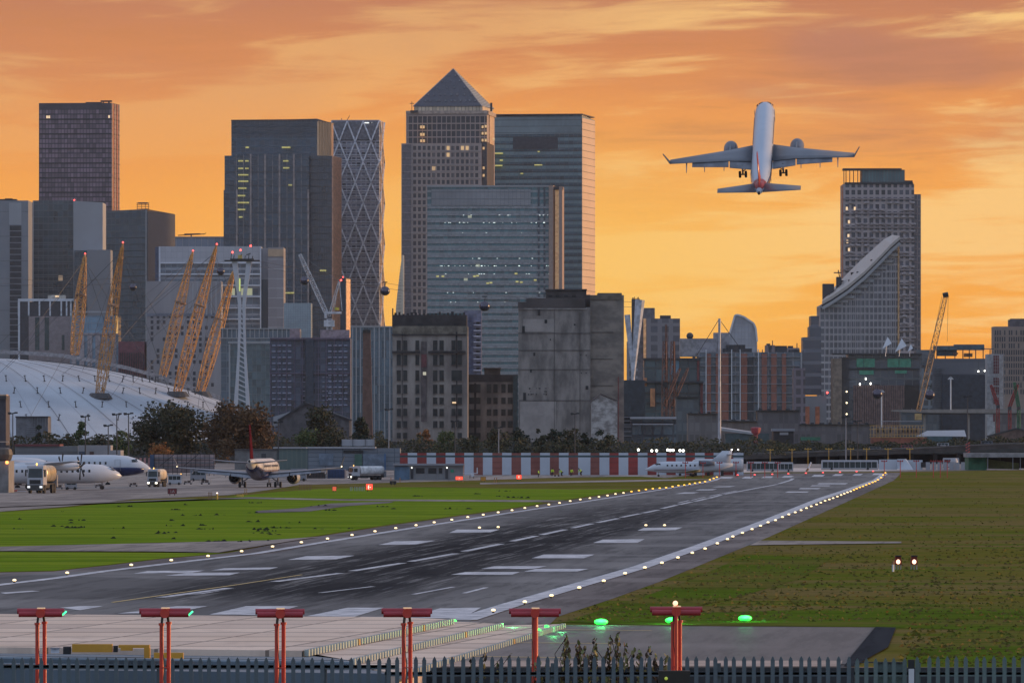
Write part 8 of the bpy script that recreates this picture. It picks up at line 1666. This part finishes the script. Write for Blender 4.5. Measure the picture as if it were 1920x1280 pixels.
# near red approach light stands
m_ared = mat('stand_red', (.50, .040, .022), .42, var=.12, sc=1.5, bump=.1); m_cred = mat('can_red', (.33, .022, .034), .38, var=.1, sc=2)
AD = 131.0
def stand(px, wpx, label, behind=False, single=False, green=False, rz=0, topy=1140):
    rz = R((px*7.3) % 9-4.5)
    d = AD+(4.5 if behind else 0); z0 = 2.2 if d < 138.3 else -3; T_ = thing('approach_light', label, 'approach light', (X(px, d), d, z0), rz, group='near red approach light stands')
    zt = Z(topy+9, d)-z0; k = d/F; w_ = wpx*k/2
    if single: xs = ((0, 2.9*k+.0, zt-.04),)
    else: xs = ((-6*k, 0, zt-.18), (7*k, .12, zt-.16))
    for i, (x_, y_, zz) in enumerate(xs):
        mb = MB(); mb.bar((x_, y_, 0), (x_, y_, zz), (.035 if not single else .055), 12); mb.bar((x_, y_, zz-.02), (x_, y_, zz+.02), .05 if not single else .07, 12); mb.build('post', m_ared, T_)
        mb = MB(); mb.bar((x_, y_, zz), (x_*.6, y_*.5, zt), .022, 8); mb.build('neck', m_black, T_)
    for s_ in (-1, 1):
        for j, (zz, y_, L_) in enumerate(((zt+.035, .05, 1.0), (zt-.015, -.03, .93))):
            mb = MB(); mb.bar((s_*.03, y_, zz), (s_*w_*L_, y_, zz), .048, 14); mb.smooth = False; mb.build('lamp_can', m_cred, T_)
    mb = MB(); mb.smooth = False; mb.bar((0, -.10, zt), (0, .10, zt), .078, 14); mb.build('junction_box', m_ared, T_)
    mb = MB(); mb.box(-.055, .075, -.12, .16, zt+.078, zt+.094); mb.build('top_reflector', mat('glowing_reflector', (.75, .50, .30), .35, emit=.35, ec=(1, .60, .32)), T_)  # brightened by emission put into the plate, which is no lamp
    if green:
        mb = MB(); mb.bar((w_*.985, .03, zt+.01), (w_*1.03, .03, zt-.01), .05, 14); mb.build('green_lens', mat('green_lens', (.1, .9, .4), .3, emit=1.8, ec=(.05, 1, .35)), T_)
    mb = MB(); pts = [(-.03+.02*math.sin(i*1.3), -.05-.012*i % .02, 1.0+(zt-1.05)*i/10) for i in range(11)]; mb.tube(pts, .006, 5); mb.build('cable', m_black, T_)
    for z_ in (zt*.45, zt*.72): mb = MB(); mb.box(-.07, .09, -.045, .045, z_, z_+.012); mb.build('bracket', m_ared, T_)
    return T_
stand(76, 88, 'leftmost red twin lamp stand with a green lens, its posts behind the fence', True, green=True)
stand(309, 96, 'second red twin lamp stand from the left, with a green lens', green=True)
stand(525, 92, 'third red twin lamp stand from the left, over the ribbed deck start', topy=1141)
stand(763, 95, 'fourth red twin lamp stand, in front of the ribbed deck edges')
stand(1003, 97, 'red lamp stand with one thick post, beside the runway edge line', True, single=True)
s6 = stand(1268, 98, 'rightmost red lamp stand with a glowing globe, before the middle green light', topy=1137)
mb = MB(); mb.smooth = True; k = AD/F; zt = Z(1146, AD)-2.2; mb.ball((-2*k, -.1, zt+.14), .042, 14, 10); mb.build('globe', mat('globe_glow', (1, .55, .4), .3, emit=1.6, ec=(1, .50, .32)), s6)
mb = MB(); mb.bar((0, -.08, 1.0), (0, -.08, zt+.11), .03, 8); mb.build('conduit', m_ared, s6)
# palisade fence
FD = 133.0; mpal = mat('palisade_steel', (.085, .115, .135), .5, var=.15, sc=2, bump=.1); mpal2 = mat('palisade_green', (.11, .155, .155), .5, var=.15, sc=2)
def fence(label, x0, x1, ytip, m, pitch=17.6, rails=(1262, 1400)):
    T_ = thing('palisade_fence', label, 'fence', (X(x0, FD), FD, 2.2), group='palisade fence panels'); k = FD/F
    def pale(h):
        mb = MB(); w_ = .034; prof = [(-w_, 0), (w_, 0), (w_, h-.09), (w_*1.05, h-.075), (w_*.62, h-.035), (0, h), (-w_*.62, h-.035), (-w_*1.05, h-.075), (-w_, h-.09)]
        mb.face([(x_, -.012+abs(x_)*.25, z_) for x_, z_ in prof]); mb.face([(x_, .004+abs(x_)*.25, z_) for x_, z_ in reversed(prof)])
        for (xa, za), (xb, zb) in zip(prof, prof[1:]+prof[:1]): mb.face([(xa, -.012+abs(xa)*.25, za), (xb, -.012+abs(xb)*.25, zb), (xb, .004+abs(xb)*.25, zb), (xa, .004+abs(xa)*.25, za)])
        return mb.mesh('pale', m)
    h = Z(ytip, FD)-2.2; me = pale(h); n_ = int((x1-x0)/pitch); random.seed(int(x0)+9)
    for i in range(n_+1): put(me, 'pale', T_, ((i*pitch)*k, random.uniform(-.004, .004), random.uniform(-.006, .006)), (0, random.uniform(-.01, .01), random.uniform(-.05, .05)))
    L_ = (x1-x0)*k
    for y in rails:
        z_ = Z(y, FD)-2.2; mb = MB(); mb.box(-.05, L_+.05, .01, .05, z_-.02, z_+.025); mb.box(-.05, L_+.05, .01, .018, z_-.045, z_+.03); mb.build('rail', m, T_)
    for x_ in frange(0.0, L_, 2.75): mb = MB(); mb.box(x_-.04, x_+.04, .05, .12, 0, h-.12); mb.build('post', m, T_)
    return T_
fence('blue grey palisade fence run filling the left part of the bottom edge', -12, 735, 1231, mpal, rails=(1249, 1400))
fence('blue grey palisade fence run in the middle of the bottom edge, behind the weeds', 727, 1590, 1229, mpal)
fence('green grey palisade gate with a solid sheet between its pales', 1607, 1700, 1232, mpal2)
fence('green grey palisade fence run at the right end of the bottom edge', 1722, 1960, 1229, mpal2, 18.0)
b = Bld('gate_panel', 'solid green grey sheet fixed behind the palisade gate', FD+.2, 1670, cat='panel', z=2.2); b.part('sheet', mat('sheet_green', (.11, .16, .16), .5), lambda mb: b.bx(mb, 1640, 1698, 1241, 1330, 0, .03)); b.part('frame', m_dk, lambda mb: b.bx(mb, 1605, 1700, 1240, 1242, -.03, .04))
b = Bld('bollard', 'white post with a black cap between the gate and the right fence', FD-.2, 1709, cat='post', z=2.2); b.part('post', m_whitem, lambda mb: b.bx(mb, 1704, 1714, 1253, 1500, 0, .09)); b.part('cap', m_black, lambda mb: b.bx(mb, 1703, 1715, 1236, 1253, 0, .09))
b = Bld('control_box', 'dark brown control box with a yellow lamp under the rightmost red stand', AD-.6, 1265, cat='box', z=2.2); b.part('body', mat('box_brown', (.030, .025, .020), .7), lambda mb: b.bx(mb, 1235, 1294, 1257, 1400, 0, .3)); b.part('yellow_lamp', mat('lime_lamp2', (.6, .7, .1), .4, emit=.3, ec=(.6, .7, .1)), lambda mb: mb.ball((b.x(1249), -.01, b.z(1271)), .028, 10, 6))
# weeds climbing the fence
def weed(label, px, ytop, seed, n=70, spread=26):
    random.seed(seed); d = FD+random.uniform(.3, .9); T_ = thing('weed_plant', label, 'plant', (X(px, d), d, 2.2), group='weeds behind the fence'); k = d/F
    H_ = Z(ytop, d)-2.2; st, lv, dl = MB(), MB(), MB(); n = int(n*1.5)
    for s_ in range(3):
        x_ = random.uniform(-spread, spread)*.5*k; pts = [(x_, 0, 1.0)]; hh = H_*random.uniform(.93, 1.0) if s_ else H_
        for i in range(6): pts.append((x_+random.uniform(-.05, .05)*i*.5, random.uniform(-.05, .05), 1.0+(hh-1.0)*(i+1)/6))
        st.tube(pts, .006, 5)
        for i in range(n//3):
            f = random.random()**.7; c = Vector(pts[0]).lerp(Vector(pts[-1]), f)+Vector((random.uniform(-.10, .10)*(1.25-f), random.uniform(-.09, .09), random.uniform(-.03, .05)))
            q_ = Vector((random.gauss(0, 1), random.gauss(0, 1), random.gauss(0, 1))).to_track_quat('Z', 'Y'); s2_ = random.uniform(.03, .065)
            tgt_ = lv if random.random() < .6 else dl; tgt_.face([c+q_ @ Vector(p_)*s2_ for p_ in ((0, -1, 0), (.5, -.2, .1), (.35, .6, .05), (0, 1, 0), (-.4, .5, .1), (-.5, -.3, 0))])
    st.build('stem', m_bark, T_); lv.build('foliage', mat('weed_leaf', (.13, .16, .045), .7, c2=(.22, .17, .06), sc=6), T_); dl.build('dead_leaves', mat('dead_leaf', (.10, .06, .035), .8, c2=(.03, .02, .014), sc=6), T_)
for i, (px, yt, lab) in enumerate([(1052, 1192, 'tall leafy weed left of the others, beside the thick red post'), (1082, 1198, 'leafy weed, second from the thick red post'), (1102, 1200, 'yellowing weed in the middle of the clump'), (1128, 1212, 'low weed right of the middle of the clump'), (1153, 1186, 'thin weed with the highest tip'), (1180, 1210, 'curling weed right of the highest tip'), (1202, 1210, 'rightmost bushy weed of the clump'), (895, 1222, 'sparse weed left of the thick red post'), (935, 1228, 'small weed just left of the thick red post'), (1020, 1232, 'low weed at the foot of the thick red post'), (1240, 1232, 'low weed left of the brown control box')]):
    weed(lab, px, yt, 100+i, 110 if px > 1000 else 60)
# thin evening air
hz, t, p = newmat('haze_air'); nt_ = hz.node_tree; nt_.nodes.remove(p)
o_ = [n for n in nt_.nodes if n.type == 'OUTPUT_MATERIAL'][0]
pv = nt_.nodes.new('ShaderNodeVolumePrincipled'); pv.inputs['Color'].default_value = (.80, .84, .95, 1); pv.inputs['Density'].default_value = HAZE if 'HAZE' in globals() else 1.1e-5; pv.inputs['Anisotropy'].default_value = .0
nt_.links.new(pv.outputs[0], o_.inputs['Volume'])
mb = MB(); mb.box(-4200, 4200, -60, 8000, -4.4, 420); hb_ = mb.build('haze', hz); hb_['kind'] = 'stuff'; hb_['label'] = 'thin evening haze over the airfield and city'
bpy.context.view_layer.update()
